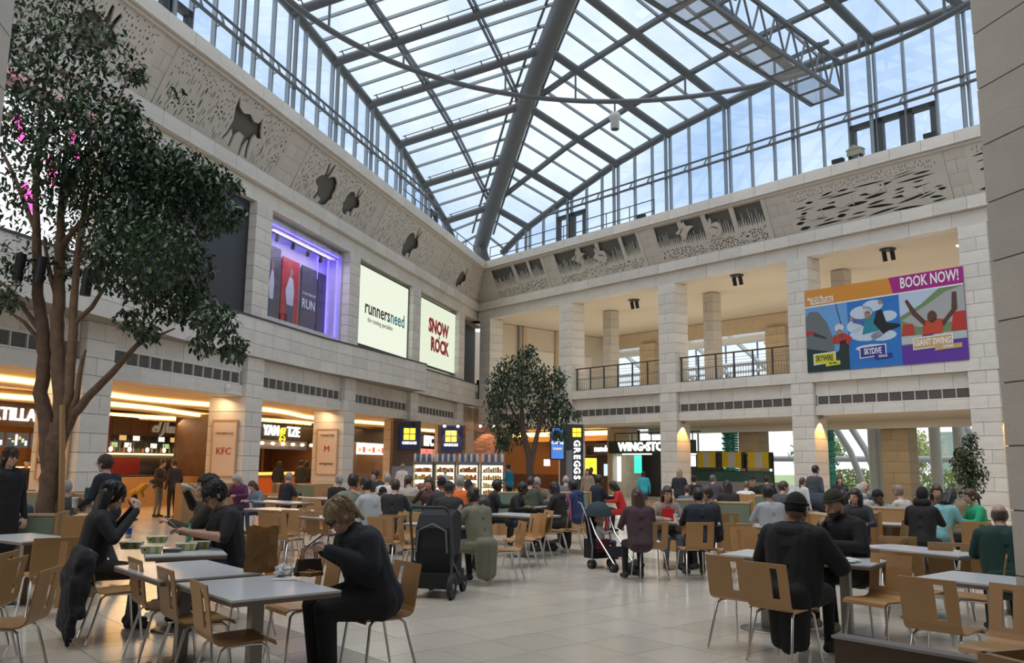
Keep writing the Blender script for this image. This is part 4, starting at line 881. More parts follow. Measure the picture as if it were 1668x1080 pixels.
def am(s, z, off=-.23): M = face_mat(FA, s, off, z); M.translation -= c; return M
INK = mat('ink_black', (.012, .012, .014), .6); CYAN = mat('ink_cyan', (.02, .30, .42), .5); INKG = mat('ink_grey', (.22, .24, .2), .6); REDI = mat('ink_red', (.55, .02, .025), .5)
text('lettering', 'runners', INK, am(13.62, 8.12), .85, t, .004, bold=.012); text('lettering', 'need', CYAN, am(11.42, 8.12), .85, t, .004, bold=.012); text('lettering', 'the running specialists', INKG, am(13.3, 7.62), .3, t, .004)
t, c = apanel(3.3, 8.6, 6.5, 9.75, -.25, 'lightbox_sign', 'pale lit sign with red SNOW ROCK lettering on the upper left wall', emis('lightbox_pale_green', (.78, .86, .66), .68))
text('lettering', 'SNOW', REDI, am(5.95, 8.55), .95, t, .004, bold=.05); text('lettering', 'ROCK', REDI, am(5.75, 7.62), .95, t, .004, bold=.05); text('lettering', '+', REDI, am(5.85, 8.08), .4, t, .004, bold=.03)
apanel(23.75, 29.55, 6.35, 9.9, -.3, 'dark_screen', 'large blank charcoal panel on the upper left wall beside the tree', mat('charcoal_panel', (.035, .038, .048), .45), 'panel')
apanel(30.6, 36.3, 6.4, 9.7, -.45, 'white_shop_window', 'bright white shop window behind the large tree', emis('white_glow', (.9, .93, .95), .9), 'window')
t = thing('pink_neon', 'pink glowing neon shapes behind the foliage of the large tree', 'neon sign', FA.p(32, -.3, 8)); PK = emis('neon_pink', (1, .05, .35), 2.6)
for i, (s, z) in enumerate(((31.0, 1.1), (31.6, .2), (32.6, .9), (33.3, 1.5), (34.2, .6), (32.2, -.6))): m = MB(); m.tube([FA.u*(s-32)+Vector((0, 0, z-.3)), FA.u*(s-31.9)+Vector((0, 0, z)), FA.u*(s-31.7)+Vector((0, 0, z+.3))], .09, 6); m.build('neon_tube', PK, t)
# shop window with violet light
c = FA.p(19.85, -.3, 6.2); t = thing('display_window', 'shop display window with violet light and tall sports posters', 'shop window', c)
def dq(name, mt, s0, s1, z0, z1, o0, o1, par=None):
    m = MB(); m.hexa([FA.p(s, o, z)-c for z in (z0, z1) for s, o in ((s0, o0), (s1, o0), (s1, o1), (s0, o1))]); return m.build(name, mt, par or t)
LIL = mat('lilac_wall', (.62, .56, .70), .6)
dq('back_wall', LIL, 16.95, 22.75, 6.2, 9.9, -1.08, -1.04); dq('side_wall', LIL, 16.95, 17.05, 6.2, 9.9, -1.04, -.3); dq('side_wall', LIL, 22.65, 22.75, 6.2, 9.9, -1.04, -.3); dq('window_ceiling', LIL, 16.95, 22.75, 9.72, 9.78, -1.04, -.3); dq('window_floor', LIL, 16.95, 22.75, 6.2, 6.26, -1.04, -.3)
BLED = emis('led_blue', (.12, .08, 1.0), 3.5)
for z, o in ((9.70, -.4), (9.70, -.8)): dq('led_strip', BLED, 17.1, 22.6, z-.03, z, o-.04, o)
for s, o in ((17.08, -.5), (17.08, -.9), (17.78, -.99)): dq('led_strip', BLED, s, s+.035, 6.5 if s < 17.5 else 8.7, 9.6, o, o+.04)
for k, (s0, s1, cc) in enumerate(((20.55, 21.6, (.10, .09, .10)), (19.2, 20.4, (.45, .03, .03)), (17.85, 19.0, (.07, .07, .075)), (17.1, 17.7, (.05, .05, .06)))):
    z1 = 9.0 if k else 9.2; b = dq('poster', mat('poster_%d' % k, cc, .5, var=.3 if k != 1 else .05, scale=3), s0, s1, 6.3, z1, -.98, -.94)
    if k < 2:
        sm = (s0+s1)/2
        for nm, mt, pts in (('printed_figure', mat('print_top', (.62, .62, .66), .6), [(-.25, 1.0), (.25, 1.0), (.3, 1.6), (.15, 2.0), (-.1, 2.05), (-.38, 1.5)]), ('printed_figure', mat('print_jeans', (.05, .10, .16), .6), [(-.2, .1), (.24, .1), (.26, 1.0), (-.24, 1.0)]), ('printed_figure', mat('print_skin', (.35, .2, .14), .6), [(-.08, 2.05), (.12, 2.05), (.14, 2.35), (-.08, 2.36)])):
            m = MB(); m.prism(pts, FA.p(sm, -.935, 6.3)-c, -FA.u*(.9 if k else .5), Vector((0, 0, 1)), FA.n*.004); m.build(nm, mt, b)
M = face_mat(FA, 18.42, -.93, 7.55); M.translation -= c; text('poster_text', 'RUN', mat('print_white', (.8, .8, .8), .6), M, .5, t, .003, bold=.02)
M = face_mat(FA, 18.42, -.93, 7.95); M.translation -= c; text('poster_text', 'TOGETHER WE', mat('print_white', (.8, .8, .8), .6), M, .15, t, .003)
M = face_mat(FA, 17.4, -.93, 6.6); M.translation -= c; text('poster_text', 'FURTHER', mat('print_white', (.8, .8, .8), .6), M, .11, t, .003)
dq('light_track', BLACK, 17.8, 22.2, 9.5, 9.54, -.62, -.58)
for s in (18.2, 19.2, 20.3, 21.4): m = MB(); m.tube([FA.p(s, -.6, 9.5)-c, FA.p(s-.1, -.7, 9.3)-c], .07, 7); m.build('track_spot', BLACK, t)
arealight('violet_light', (0, 0, 3.3), 4.5, .5, 55, (.72, .62, 1.0), (0, 0, math.atan2(FA.u.y, FA.u.x)), t)
dq('glass', SHOPGL, 16.95, 22.7, 6.25, 9.9, -.29, -.285)
# ================================================================ banner on the right wall
z0, z1, s0, s1 = 5.30, 8.55, 21.2, 27.2; Bc = FB.p(s0, .06, z0); t = thing('adventure_banner', 'large adventure park banner with BOOK NOW on the right wall', 'banner', Bc)
def bp(name, col, pts, d=.0, rough=.6, par=None, M=None):
    m = MB(); m.prism(pts, FB.n*d, FB.u, Vector((0, 0, 1)), FB.n*.004); return m.build(name, M or mat('banner_%s' % ''.join('%02x' % int(v*255) for v in col), col, rough), par or t)
m = MB(); m.prism([(0, 0), (6, 0), (6, 3.25), (0, 3.25)], Vector((0, 0, 0))-FB.n*.06, FB.u, Vector((0, 0, 1)), FB.n*.06); m.build('banner_sheet', mat('banner_base', (.2, .1, .3), .6), t)
def el(cx, cy, rx, ry, n=12, a0=0): return [(cx+rx*math.cos(a0+6.283*i/n), cy+ry*math.sin(a0+6.283*i/n)) for i in range(n)]
sky = bp('sky_panel', (.13, .32, .62), [(0, .0), (1.75, 0), (1.75, 2.58), (0, 2.58)], .002); bp('printed_rock', (.13, .15, .15), [(0, .0), (1.2, 0), (1.15, 1.2), (.9, 1.9), (.55, 2.35), (.2, 2.4), (0, 2.2)], .007, par=sky); bp('printed_dark', (.01, .035, .03), [(0, 0), (1.75, 0), (1.75, 1.3), (1.3, .7), (.7, .8), (0, .95)], .012, par=sky)
blue = bp('sky_panel', (.02, .16, .50), [(1.75, 0), (3.75, 0), (3.75, 2.62), (1.75, 2.58)], .002)
for x, y, r, q in ((2.3, 2.1, .45, .25), (2.75, 2.3, .4, .22), (3.3, 1.85, .35, .2), (2.5, 1.3, .7, .3), (3.1, 1.15, .5, .2), (2.0, 1.6, .3, .25), (2.6, .75, .6, .12)): bp('printed_cloud', (.50, .60, .70), el(x, y, r, q), .007, par=blue)
rock = bp('hill_panel', (.16, .24, .10), [(3.75, .6), (6, .6), (6, 2.62), (3.75, 2.62)], .002); bp('printed_rock', (.36, .37, .36), [(3.8, 1.6), (4.6, 2.0), (5.4, 2.45), (6, 2.6), (6, 1.4), (4.4, 1.3)], .007, par=rock); bp('printed_sky', (.45, .55, .66), [(3.75, 1.75), (4.5, 2.1), (5.2, 2.62), (3.75, 2.62)], .008, par=rock)
bp('purple_panel', (.10, .03, .30), [(3.75, 0), (6, 0), (6, .75), (3.75, .68)], .009)
og = bp('orange_strip', (.60, .25, .03), [(0, 2.58), (3.55, 2.62), (3.4, 3.25), (0, 3.25)], .003); mg = bp('magenta_strip', (.36, .01, .20), [(3.55, 2.66), (6, 2.66), (6, 3.25), (3.4, 3.25)], .004)
bp('white_line', (.7, .7, .72), [(0, 2.55), (6, 2.6), (6, 2.66), (0, 2.61)], .013)
def bt(s, x, z, sz, mt, d=.02, par=None, bold=.02, sx=.62): M = face_mat(FB, s0+x, .06+d, z0+z); M.translation -= Bc; return text('lettering', s, mt, M, sz, par or t, .002, bold=bold, sx=sx)
WHT = mat('print_white', (.8, .8, .8), .6)
bt('BOOK NOW!', 4.85, 2.96, .55, WHT); bp('white_plate', (.75, .72, .66), [(.12, 2.95), (.75, 2.98), (.75, 2.9), (1.2, 2.92), (1.2, 2.68), (.25, 2.66), (.25, 2.86), (.12, 2.85)], .01); bt('ADVENTURE', .73, 2.78, .24, mat('ink_orange', (.5, .25, .06), .6), .018); bt('HANGLOOSE', .46, 2.92, .12, mat('ink_orange', (.5, .25, .06), .6), .018)
for x, y, w, cc, w1, w2, ink in ((.32, .32, .85, (.62, .60, .04), 'SKYWIRE', 'The Wire', INK), (2.2, .42, .95, (.03, .03, .25), 'SKYDIVE', 'INDOOR', WHT), (4.2, .55, 1.3, (.52, .35, .14), 'GIANT SWING', 'EXTREME', WHT)):
    bp('white_plate', (.72, .72, .7), [(x-.04, y-.06), (x+w+.04, y), (x+w+.04, y+.42), (x-.04, y+.38)], .022); bp('name_plate', cc, [(x, y-.02), (x+w, y+.04), (x+w, y+.38), (x, y+.34)], .027); bp('name_plate', cc, [(x+w*.55, y-.14), (x+w*1.25, y-.1), (x+w*1.25, y+.06), (x+w*.55, y+.04)], .026)
    bt(w1, x+w/2, y+.18, .32, ink, .034, sx=.55 if len(w1) < 9 else .6); bt(w2, x+w*.9, y-.03, .13, ink, .034)
def fig(parts, d=.015):
    for cc, pts in parts: bp('printed_person', cc, pts, d)
SK, SKD = (.38, .2, .13), (.09, .04, .025)
fig([((.45, .03, .02), [(1.1, 1.05), (1.75, .95), (1.9, 1.2), (1.6, 1.4), (1.15, 1.35)]), (SK, el(1.4, 1.38, .14, .2)), ((.55, .6, .62), el(1.4, 1.62, .19, .16)), ((.02, .03, .03), [(1.35, .5), (1.7, .5), (1.65, 1.15), (1.4, 1.1)]), ((.05, .05, .05), [(1.28, 2.58), (1.31, 2.58), (1.5, 1.75), (1.46, 1.75)]), ((.4, .03, .03), [(0, 1.45), (.35, 1.5), (.4, 1.6), (0, 1.62)]), ((.03, .04, .08), [(.3, 1.42), (.85, 1.25), (.85, 1.32), (.35, 1.55)])])
fig([((.02, .22, .28), [(2.3, 1.25), (2.95, 1.35), (2.85, 1.9), (2.45, 1.85)]), (SK, el(2.55, 1.98, .13, .16)), ((.5, .5, .48), el(2.53, 2.12, .15, .1)), ((.01, .01, .015), [(2.75, 1.65), (3.1, 1.2), (3.3, 1.3), (3.75, 1.42), (3.7, 1.52), (3.25, 1.6), (3.1, 2.1), (2.9, 2.1)]), ((.1, .1, .3), [(1.95, 1.75), (2.4, 1.6), (2.4, 1.72), (1.95, 1.9)]), (SK, el(1.92, 1.9, .09, .09)), (SK, el(3.05, 2.4, .08, .1))])
fig([((.5, .06, .02), [(4.5, 1.0), (5.2, 1.0), (5.25, 1.5), (4.95, 1.55), (4.6, 1.5)]), (SKD, el(4.88, 1.62, .17, .22)), (SKD, [(4.62, 1.3), (4.2, 1.75), (3.95, 2.3), (4.05, 2.35), (4.35, 1.85), (4.65, 1.5)]), (SKD, [(5.2, 1.4), (5.55, 1.8), (5.6, 2.4), (5.75, 2.4), (5.75, 1.8), (5.25, 1.25)]), ((.45, .03, .02), [(5.5, 1.05), (6, 1.05), (6, 1.7), (5.6, 1.7)]), ((.45, .04, .03), [(3.78, 1.05), (4.25, 1.05), (4.2, 1.45), (3.85, 1.45)]), ((.45, .47, .5), [(3.76, .72), (6, .76), (6, 1.02), (3.76, 1.02)]), ((.25, .05, .3), [(4.5, .8), (4.9, .8), (4.9, 1.0), (4.5, 1.0)])])
# ================================================================ chairs, tables, benches
def bent(prof, cols, zslot, name, mt, parent, th=.011):
    """moulded plywood: profile (y, z) swept across the columns x, with an open slot"""
    b = bmesh.new(); g = [[b.verts.new((x, y, z)) for x in cols] for y, z in prof]
    for i in range(len(prof)-1):
        for j in range(len(cols)-1):
            if zslot and zslot[0] < (prof[i][1]+prof[i+1][1])/2 < zslot[1] and j == zslot[2]: continue
            b.faces.new((g[i][j], g[i][j+1], g[i+1][j+1], g[i+1][j]))
    b.normal_update(); bmesh.ops.solidify(b, geom=list(b.faces), thickness=th); me = bpy.data.meshes.new(name); b.to_mesh(me); b.free(); me.materials.append(mt)
    for p in me.polygons: p.use_smooth = False
    return link(bpy.data.objects.new(name, me), parent)
def make_chair():
    t = empty('plywood_chair'); cols = [-.21, -.2, .045, .115, .2, .21]
    bent([(.235, .415), (.225, .438), (.19, .45), (.05, .446), (-.1, .438), (-.15, .445), (-.185, .468)], [-.21, -.1, 0, .1, .21], None, 'seat', WOODC, t)
    bent([(-.185, .468), (-.203, .51), (-.208, .545), (-.215, .59), (-.228, .68), (-.236, .73), (-.25, .80), (-.257, .84)], cols, (.545, .775, 2), 'backrest', WOODC, t)
    for x in (-1, 1):
        m = MB(); m.tube([(x*.15, .06, .428), (x*.17, .15, .428), (x*.185, .185, .40), (x*.215, .235, .01)], .0115, 8); m.build('leg', CHROME, t)
        m = MB(); m.tube([(x*.15, .06, .428), (x*.16, -.09, .426), (x*.175, -.13, .40), (x*.215, -.235, .01)], .0115, 8); m.build('leg', CHROME, t)
    m = MB(); m.tube([(-.15, .06, .424), (.15, .06, .424)], .0115, 8); m.build('seat_bar', CHROME, t)
    return t
CH0 = make_chair(); CHN = [0]
def chair(p, h, lab, grp='plywood chairs'):
    """p: floor point under the seat; h: compass heading the sitter faces"""
    t = CH0 if not CHN[0] else copy_tree(CH0); CHN[0] += 1; t.location = (p.x, p.y, 0); t.rotation_euler = (0, 0, -R(h)); return tag(t, lab, 'chair', grp)
def chair_px(x, y, h, lab, grp='plywood chairs'):
    q = atz(x, y, .84); q = q+head(h)*.255; return chair(q, h, lab, grp)
def table(c, h, L, Wd, lab, grp='pale laminate tables', ped=1):
    t = thing('pedestal_table', lab, 'table', (c.x, c.y, 0), -R(h), grp)
    MB().box(-Wd/2, Wd/2, -L/2, L/2, .735, .75).build('table_top', TTOP, t); MB().box(-Wd/2+.001, Wd/2-.001, -L/2+.001, L/2-.001, .705, .735).build('edge_band', TEDGE, t)
    for k in range(ped):
        y = 0 if ped == 1 else (-L*.27 if k == 0 else L*.27)
        MB().box(-.045, .045, y-.045, y+.045, .02, .705).build('column', BRUSH, t); MB().lathe([(.27, 0), (.27, .008), (.2, .018), (.06, .024)], 24, (0, y, 0)).build('base', BRUSH, t)
    return t
V = Vector
# -- tables
table(V((-2.72, 7.35, 0)), 139.7, 1.18, .80, 'laminate table with the tall paper bag, nearer the food cartons'); table(V((-1.86, 6.34+.02, 0))+V((.02, .04, 0)), 139.7, 1.05, .80, 'laminate table in front of the blonde woman')
table(V((-3.26, 8.75, 0)), 66, .74, .78, 'laminate table crowded with green food cartons')
table(V((2.98, 8.85, 0)), 128, 1.5, .72, 'laminate table between the black puffer coat and the beanie man', ped=2)
table(V((3.98, 7.2, 0)), 139.7, .95, .72, 'empty laminate table by the near right stone pier'); table(V((4.62, 9.75, 0)), 150, 1.25, .62, 'empty laminate table behind the beanie man')
table(V((-5.66, 10.2, 0)), 125, 1.1, .62, 'empty laminate table at the green booth by the large tree')
TP = [(1105, 849, 100, 1.3, 'laminate table with the red carton between four sitters'), (1268, 856, 100, 1.2, 'laminate table left of the black beanie head'), (560, 843, 128, 1.5, 'laminate table left of the blonde woman head'), (465, 830, 128, 1.7, 'long empty laminate table behind the man with glasses'), (458, 817, 128, 1.6, 'second empty laminate table behind the man with glasses'), (462, 809, 128, 1.2, 'third empty laminate table behind the man with glasses'), (528, 811, 128, 1.0, 'small empty laminate table near the green hoodie'), (640, 834, 128, 1.3, 'laminate table behind the blonde woman by the long green bench'),
      (726, 853, 128, 1.1, 'laminate table of the olive coat woman'), (852, 838, 128, 1.2, 'laminate table with the flat paper bag'), (884, 825, 128, 1.2, 'laminate table before the pink-strap coat'), (1448, 838, 110, .7, 'laminate table in the wooden booth'), (1448, 852, 110, .7, 'nearer laminate table in the wooden booth'), (1518, 841, 110, .6, 'laminate table left of the teal jacket'), (1574, 843, 110, .7, 'laminate table right of the teal jacket'), (1640, 891, 110, .8, 'laminate table right of the green sweater man chair'),
      (1660, 800, 100, .8, 'far laminate table at the right pier'), (985, 807, 100, 1.0, 'laminate table before the woman in red'), (1260, 838, 100, 1.2, 'laminate table of the grey sleeved man')]
for x, y, h, L, lab in TP: table(atz(x, y, .75), h, L, .68, lab)
# -- chairs one by one: pixel of the top of the back, heading of the sitter
NEARC = [(322, 948, 55, 'plywood chair nearest the camera beside the paper bag table'), (268, 926, 52, 'second plywood chair from the camera along the paper bag table'), (219, 910, 52, 'third plywood chair from the camera, beside the food cartons'), (665, 915, 232, 'plywood chair under the blonde woman'),
         (84, 926, 262, 'plywood chair in front of the draped jacket, facing left'), (30, 908, 262, 'plywood chair at the left edge, facing left'), (16, 899, 262, 'plywood chair farthest at the left edge'), (142, 893, 55, 'plywood chair with a dark jacket over its back'), (92, 876, 320, 'plywood chair pushed to the green booth table'),
         (1180, 906, 48, 'plywood chair left of the black puffer coat'), (1244, 917, 50, 'plywood chair under the black puffer coat'), (1452, 903, 235, 'plywood chair under the beanie man'), (1508, 942, 48, 'plywood chair at the near right table, slot showing'), (1466, 899, 52, 'plywood chair behind the near right table'), (1662, 954, 235, 'plywood chair cut by the right stone pier'), (1640, 906, 300, 'plywood chair facing the near right table'),
         (1612, 880, 20, 'plywood chair under the dark green sweater'), (1545, 884, 20, 'plywood chair left of the dark green sweater'), (1462, 874, 20, 'plywood chair behind the beanie man shoulder'), (1066, 850, 352, 'plywood chair under the long-haired girl'), (1141, 851, 352, 'plywood chair under the man in dark blue'), (1203, 853, 352, 'empty plywood chair right of the man in dark blue'), (1258, 839, 352, 'plywood chair under the grey sleeved man'),
         (852, 849, 255, 'plywood chair behind the olive coat woman'), (873, 838, 250, 'first empty plywood chair past the olive coat'), (884, 836, 250, 'second empty plywood chair past the olive coat'), (895, 831, 250, 'third empty plywood chair past the olive coat'), (928, 829, 275, 'plywood chair under the pink-strap coat'), (952, 828, 275, 'plywood chair under the blue jacket'), (960, 826, 275, 'plywood chair beside the umbrella stroller'),
         (447, 838, 20, 'pale-lit plywood chair beside the glasses man shoulder'), (476, 831, 200, 'plywood chair across the long empty table'), (437, 831, 20, 'plywood chair half behind the glasses man'), (492, 828, 60, 'plywood chair at the end of the long empty table'), (515, 833, 20, 'plywood chair left of the blonde woman table'), (516, 825, 200, 'plywood chair beyond the long empty table'), (534, 824, 200, 'plywood chair beyond the blonde woman, left'), (618, 842, 20, 'plywood chair right of the blonde woman hair'), (637, 839, 20, 'second plywood chair right of the blonde woman hair'), (650, 846, 90, 'plywood chair showing its bright slot beside the pram'), (632, 822, 200, 'plywood chair against the long green bench'), (668, 834, 200, 'plywood chair just left of the pram'),
         (504, 812, 20, 'plywood chair near the second empty table, right'), (536, 802, 20, 'plywood chair behind the green hoodie'), (475, 805, 200, 'plywood chair far side of the third empty table'), (443, 803, 200, 'plywood chair far side, left of the third empty table'), (424, 806, 20, 'plywood chair by the second empty table, left'), (560, 816, 20, 'plywood chair left of the grey tee man'), (575, 818, 15, 'plywood chair under the green hoodie'),
         (1500, 848, 60, 'plywood chair with slot beside the teal jacket'), (1540, 838, 20, 'plywood chair under the teal jacket'), (1575, 838, 200, 'plywood chair under the green hooded girl'), (1545, 856, 120, 'plywood chair seen edge-on in the right aisle'), (1590, 850, 20, 'plywood chair before the right tables'), (1480, 846, 320, 'plywood chair at the wooden booth end'), (1210, 858, 160, 'plywood chair facing the dark blue man'), (1185, 836, 352, 'plywood chair before the green bench on the right'), (1052, 815, 10, 'plywood stool chair by the wing kiosk counter'), (1290, 842, 352, 'plywood chair right of the grey sleeved man'), (1330, 838, 20, 'plywood chair hidden behind the beanie head')]
for x, y, h, lab in NEARC: chair_px(x, y, h, lab)
chair(V((-2.55, 8.5, 0)), 232, 'plywood chair across the paper bag table, bare seat'); chair(V((-1.75, 7.45, 0)), 232, 'plywood chair tucked beside the blonde woman'); chair(V((-3.02, 9.32, 0)), 235, 'plywood chair under the man with glasses'); chair(V((-3.55, 10.15, 0)), 255, 'plywood chair under the drinking man')
# -- benches
BENCHES = []
def bench(x0, y0, x1, y1, lab, green=True, z=1.0, ends=True, seat=True, dep=.12):
    a, b = atz(x0, y0, z), atz(x1, y1, z); a.z = b.z = 0; d = (b-a); L = d.length; d.normalize(); c = (a+b)/2; BENCHES.append((c, d.copy(), L, -.07, dep+(.5 if green and seat else .05)))
    t = thing('booth_bench' if green else 'wood_partition', lab, 'bench' if green else 'partition', c, math.atan2(d.y, d.x))
    MB().box(-L/2, L/2, 0, dep, 0, z-.03).build('back_panel', WOODP, t); MB().box(-L/2-.01, L/2+.01, -.01, dep+.01, z-.03, z).build('top_rail', mat('rail_wood', (.55, .42, .26), .45), t)
    if green:
        n = max(1, round(L/1.4)); w = L/n
        for i in range(n):
            m = MB(); m.box(-L/2+w*i+.01, -L/2+w*(i+1)-.01, -.07, -.002, .5, z-.05); m.build('back_cushion', GREENP, t)
            m = MB(); m.box(-L/2+w*i+.01, -L/2+w*(i+1)-.01, dep+.002, dep+.06, .5, z-.05); m.build('back_cushion', GREENP, t)
        if seat: MB().box(-L/2, L/2, dep, dep+.45, .36, .45).build('seat', GREENP, t); MB().box(-L/2, L/2, dep, dep+.4, 0, .36).build('seat_box', WOODP, t)
    if ends:
        for s in (-L/2-.05, L/2): MB().box(s, s+.05, -.1, dep+.5 if seat and green else dep+.05, 0, z+.015).build('end_panel', WOODP, t)
    return t
bench(-60, 838, 92, 837, 'green padded booth bench with wooden end below the large tree', z=.92)
bench(484, 788, 516, 789, 'small green booth bench before the noodle counter'); bench(449, 787, 472, 788, 'short wooden partition before the noodle counter', False)
bench(622, 806, 772, 806, 'long green padded bench behind the pram'); bench(810, 801, 958, 801, 'long green padded bench behind the pink-strap coat')
bench(1098, 813, 1136, 813, 'green bench section left of the dark blue man'); bench(1168, 817, 1222, 818, 'green bench section right of the dark blue man'); bench(1226, 807, 1246, 807, 'pale short bench before the grey sleeved man')
bench(1394, 824, 1486, 827, 'wooden booth partition behind the beanie man', False, 1.0); bench(1392, 833, 1430, 834, 'nearer wooden booth end right of the beanie', False, .95); bench(1318, 834, 1356, 838, 'wooden booth side between the two near sitters', False, .95); bench(1262, 836, 1282, 837, 'short wooden partition left of the black beanie', False, .9)
bench(130, 842, 150, 836, 'wooden screen end behind the black sweater', False, 1.0); bench(20, 800, 118, 802, 'pale booth bench beyond the large tree trunk', True); bench(296, 788, 390, 786, 'pale wood standing counter before the grill unit', False, 1.05); bench(120, 803, 160, 803, 'pale wooden booth end by the walking boy', False, 1.0)
# near dark partition and highchair at the bottom right
c = atz(1530, 1066, .72); t = thing('dark_partition', 'low dark brown partition at the bottom right edge', 'partition', (c.x, c.y, 0), R(-50)); MB().box(-.55, .55, -.04, .04, 0, .72).build('panel', WOODD, t); MB().box(-.56, .56, -.05, .05, .72, .735).build('cap', BRUSH, t)
c = atz(1660, 1075, .80); t = thing('wooden_highchair', 'wooden child highchair cut off at the bottom right corner', 'highchair', (c.x+.14, c.y, 0), R(20))
for x in (-.22, .22):
    for y in (-.22, .22): m = MB(); m.bar((x*1.1, y*1.1, 0), (x*.8, y*.8, .8), .035, .035); m.build('leg', WOODC, t)
MB().box(-.18, .18, -.18, .18, .5, .52).build('seat', WOODC, t)
for z, y in ((.78, -.19), (.78, .19)): MB().box(-.2, .2, y-.02, y+.02, z-.03, z+.03).build('rail', WOODC, t)
for x in (-.19, .19): MB().box(x-.02, x+.02, -.2, .2, .75, .81).build('arm', WOODC, t)
# ================================================================ things on tables
KRAFT = mat('kraft_paper', (.36, .20, .075), .75, var=.18, scale=6, bump=.3, bscale=12); PAPER = mat('paper_white', (.62, .62, .60), .7); CARTON = mat('carton_cream', (.55, .55, .42), .6); LIME = mat('carton_lime', (.30, .38, .08), .6); PRINTB = mat('carton_black', (.02, .02, .02), .6)
ZT2 = .752
p = atz(424, 931, ZT2)
t = thing('paper_bag', 'tall brown paper bag standing on the laminate table', 'bag', p, R(-18))
b = bmesh.new(); rnd = random.Random(2); lv = []
for i in range(9):
    z = .36*i/8; w, d = .115+.006*math.sin(i*1.7), .07-.012*i/8+(.01 if i == 8 else 0); ring = []
    for k in range(24):
        a = k/24*4; q = int(a); f = a-q; cx = [(-1, -1), (1, -1), (1, 1), (-1, 1), (-1, -1)]; x = cx[q][0]+(cx[q+1][0]-cx[q][0])*f; y = cx[q][1]+(cx[q+1][1]-cx[q][1])*f
        j = .006 if 0 < i else .001; ring.append(b.verts.new((x*w+rnd.uniform(-j, j), y*d+rnd.uniform(-j, j), z+(.012*math.sin(k*1.1) if i == 8 else 0))))
    lv.append(ring)
for r0, r1 in zip(lv, lv[1:]):
    for k in range(24): b.faces.new((r0[k], r0[(k+1) % 24], r1[(k+1) % 24], r1[k]))
b.faces.new(lv[0][::-1]); bmesh.ops.solidify(b, geom=list(b.faces), thickness=.001); me = bpy.data.meshes.new('bag_body'); b.to_mesh(me); b.free(); me.materials.append(KRAFT); link(bpy.data.objects.new('bag_body', me), t)
m = MB()
for z in (.08, .2, .29): m.box(-.116, .116, -.0715, -.0705, z, z+.001)
m.build('crease', KRAFT, t)
def crumple(name, lab, p, r, sq, mt, seed, cat):
    b = bmesh.new(); bmesh.ops.create_icosphere(b, subdivisions=3, radius=r)
    for v in b.verts: v.co *= 1+.55*noise.noise(v.co*(1.6/r)+V((seed, 0, 0)))-.35*abs(noise.noise(v.co*(3.5/r)+V((0, seed, 0)))); v.co.z = max(v.co.z*sq+r*sq*.6, 0)
    me = bpy.data.meshes.new(name); b.to_mesh(me); b.free(); me.materials.append(mt); o = bpy.data.objects.new(name, me); link(o); o.location = p; return tag(o, lab, cat)
crumple('crumpled_napkin', 'crumpled white napkin beside the paper bag', atz(460, 938, ZT2), .075, .75, PAPER, 1, 'napkin'); crumple('food_wrapper', 'crumpled pale food wrapper behind the napkin', atz(484, 932, ZT2), .06, .6, PAPER, 5, 'wrapper')
t = thing('food_tray', 'small brown cardboard food tray before the blonde woman', 'tray', atz(502, 938, ZT2), R(-30)); MB().hexa([(-.07, -.05, 0), (.07, -.05, 0), (.07, .05, 0), (-.07, .05, 0), (-.09, -.07, .035), (.09, -.07, .035), (.09, .07, .035), (-.09, .07, .035)]).build('tray', KRAFT, t)
for i in range(5): MB().ell((-.05+.025*i, .01*(i % 3)-.01, .04), .018, .014, .012, 7, 5).build('food_piece', mat('fried', (.30, .10, .03), .5), t)
t = tag(MB().box(-.09, .09, -.045, .045, 0, .004).build('paper_sheet', PAPER, None, atz(464, 944, ZT2)), 'flat white paper sheet on the table edge', 'paper')
t.rotation_euler = (0, 0, R(12))
t = thing('handbag', 'dark leather handbag with tan handles behind the blonde woman phone', 'handbag', V((-1.62, 7.05, ZT2-.002)), R(30)); b = MB(); b.hexa([(-.11, -.05, 0), (.11, -.05, 0), (.11, .05, 0), (-.11, .05, 0), (-.09, -.03, .13), (.09, -.03, .13), (.09, .03, .13), (-.09, .03, .13)]); b.build('bag_body', mat('leather_dark', (.035, .028, .022), .4), t)
for y in (-.03, .03): MB().tube([(-.06, y, .12), (-.05, y, .2), (0, y, .225), (.05, y, .2), (.06, y, .12)], .008, 6).build('handle', mat('leather_tan', (.36, .18, .06), .5), t)
def carton(p, rz, lab):
    t = thing('food_carton', lab, 'carton', p, R(rz)); MB().hexa([(-.085, -.06, 0), (.085, -.06, 0), (.085, .06, 0), (-.085, .06, 0), (-.105, -.078, .07), (.105, -.078, .07), (.105, .078, .07), (-.105, .078, .07)]).build('box', CARTON, t)
    for x in (-.03, .05): m = MB(); m.prism([(x-.014, .0), (x+.014, .0), (x+.02, .07), (x-.02, .07)], (0, -.0615, 0), (1, 0, 0), (0, -.25, 1), (0, -.001, 0)); m.build('lime_stripe', LIME, t)
    m = MB(); m.prism([(-.012*c_, .012*s_) for c_, s_ in [(math.cos(k), math.sin(k)) for k in (0, 1, 2, 3, 4, 5)]], (-.06, -.0705, .04), (1, 0, 0), (0, -.25, 1), (0, -.001, 0)); m.build('printed_mark', PRINTB, t)
for x, y, rz, lab in ((214, 894, 10, 'green and cream food carton nearest the black sweater'), (247, 901, 18, 'green and cream food carton at the table front'), (256, 884, 14, 'green and cream food carton at the back of the table'), (303, 896, 20, 'green and cream food carton before the phone hand'), (325, 893, 20, 'green and cream food carton touching the phone hand')): carton(atz(x, y, ZT2), rz, lab)
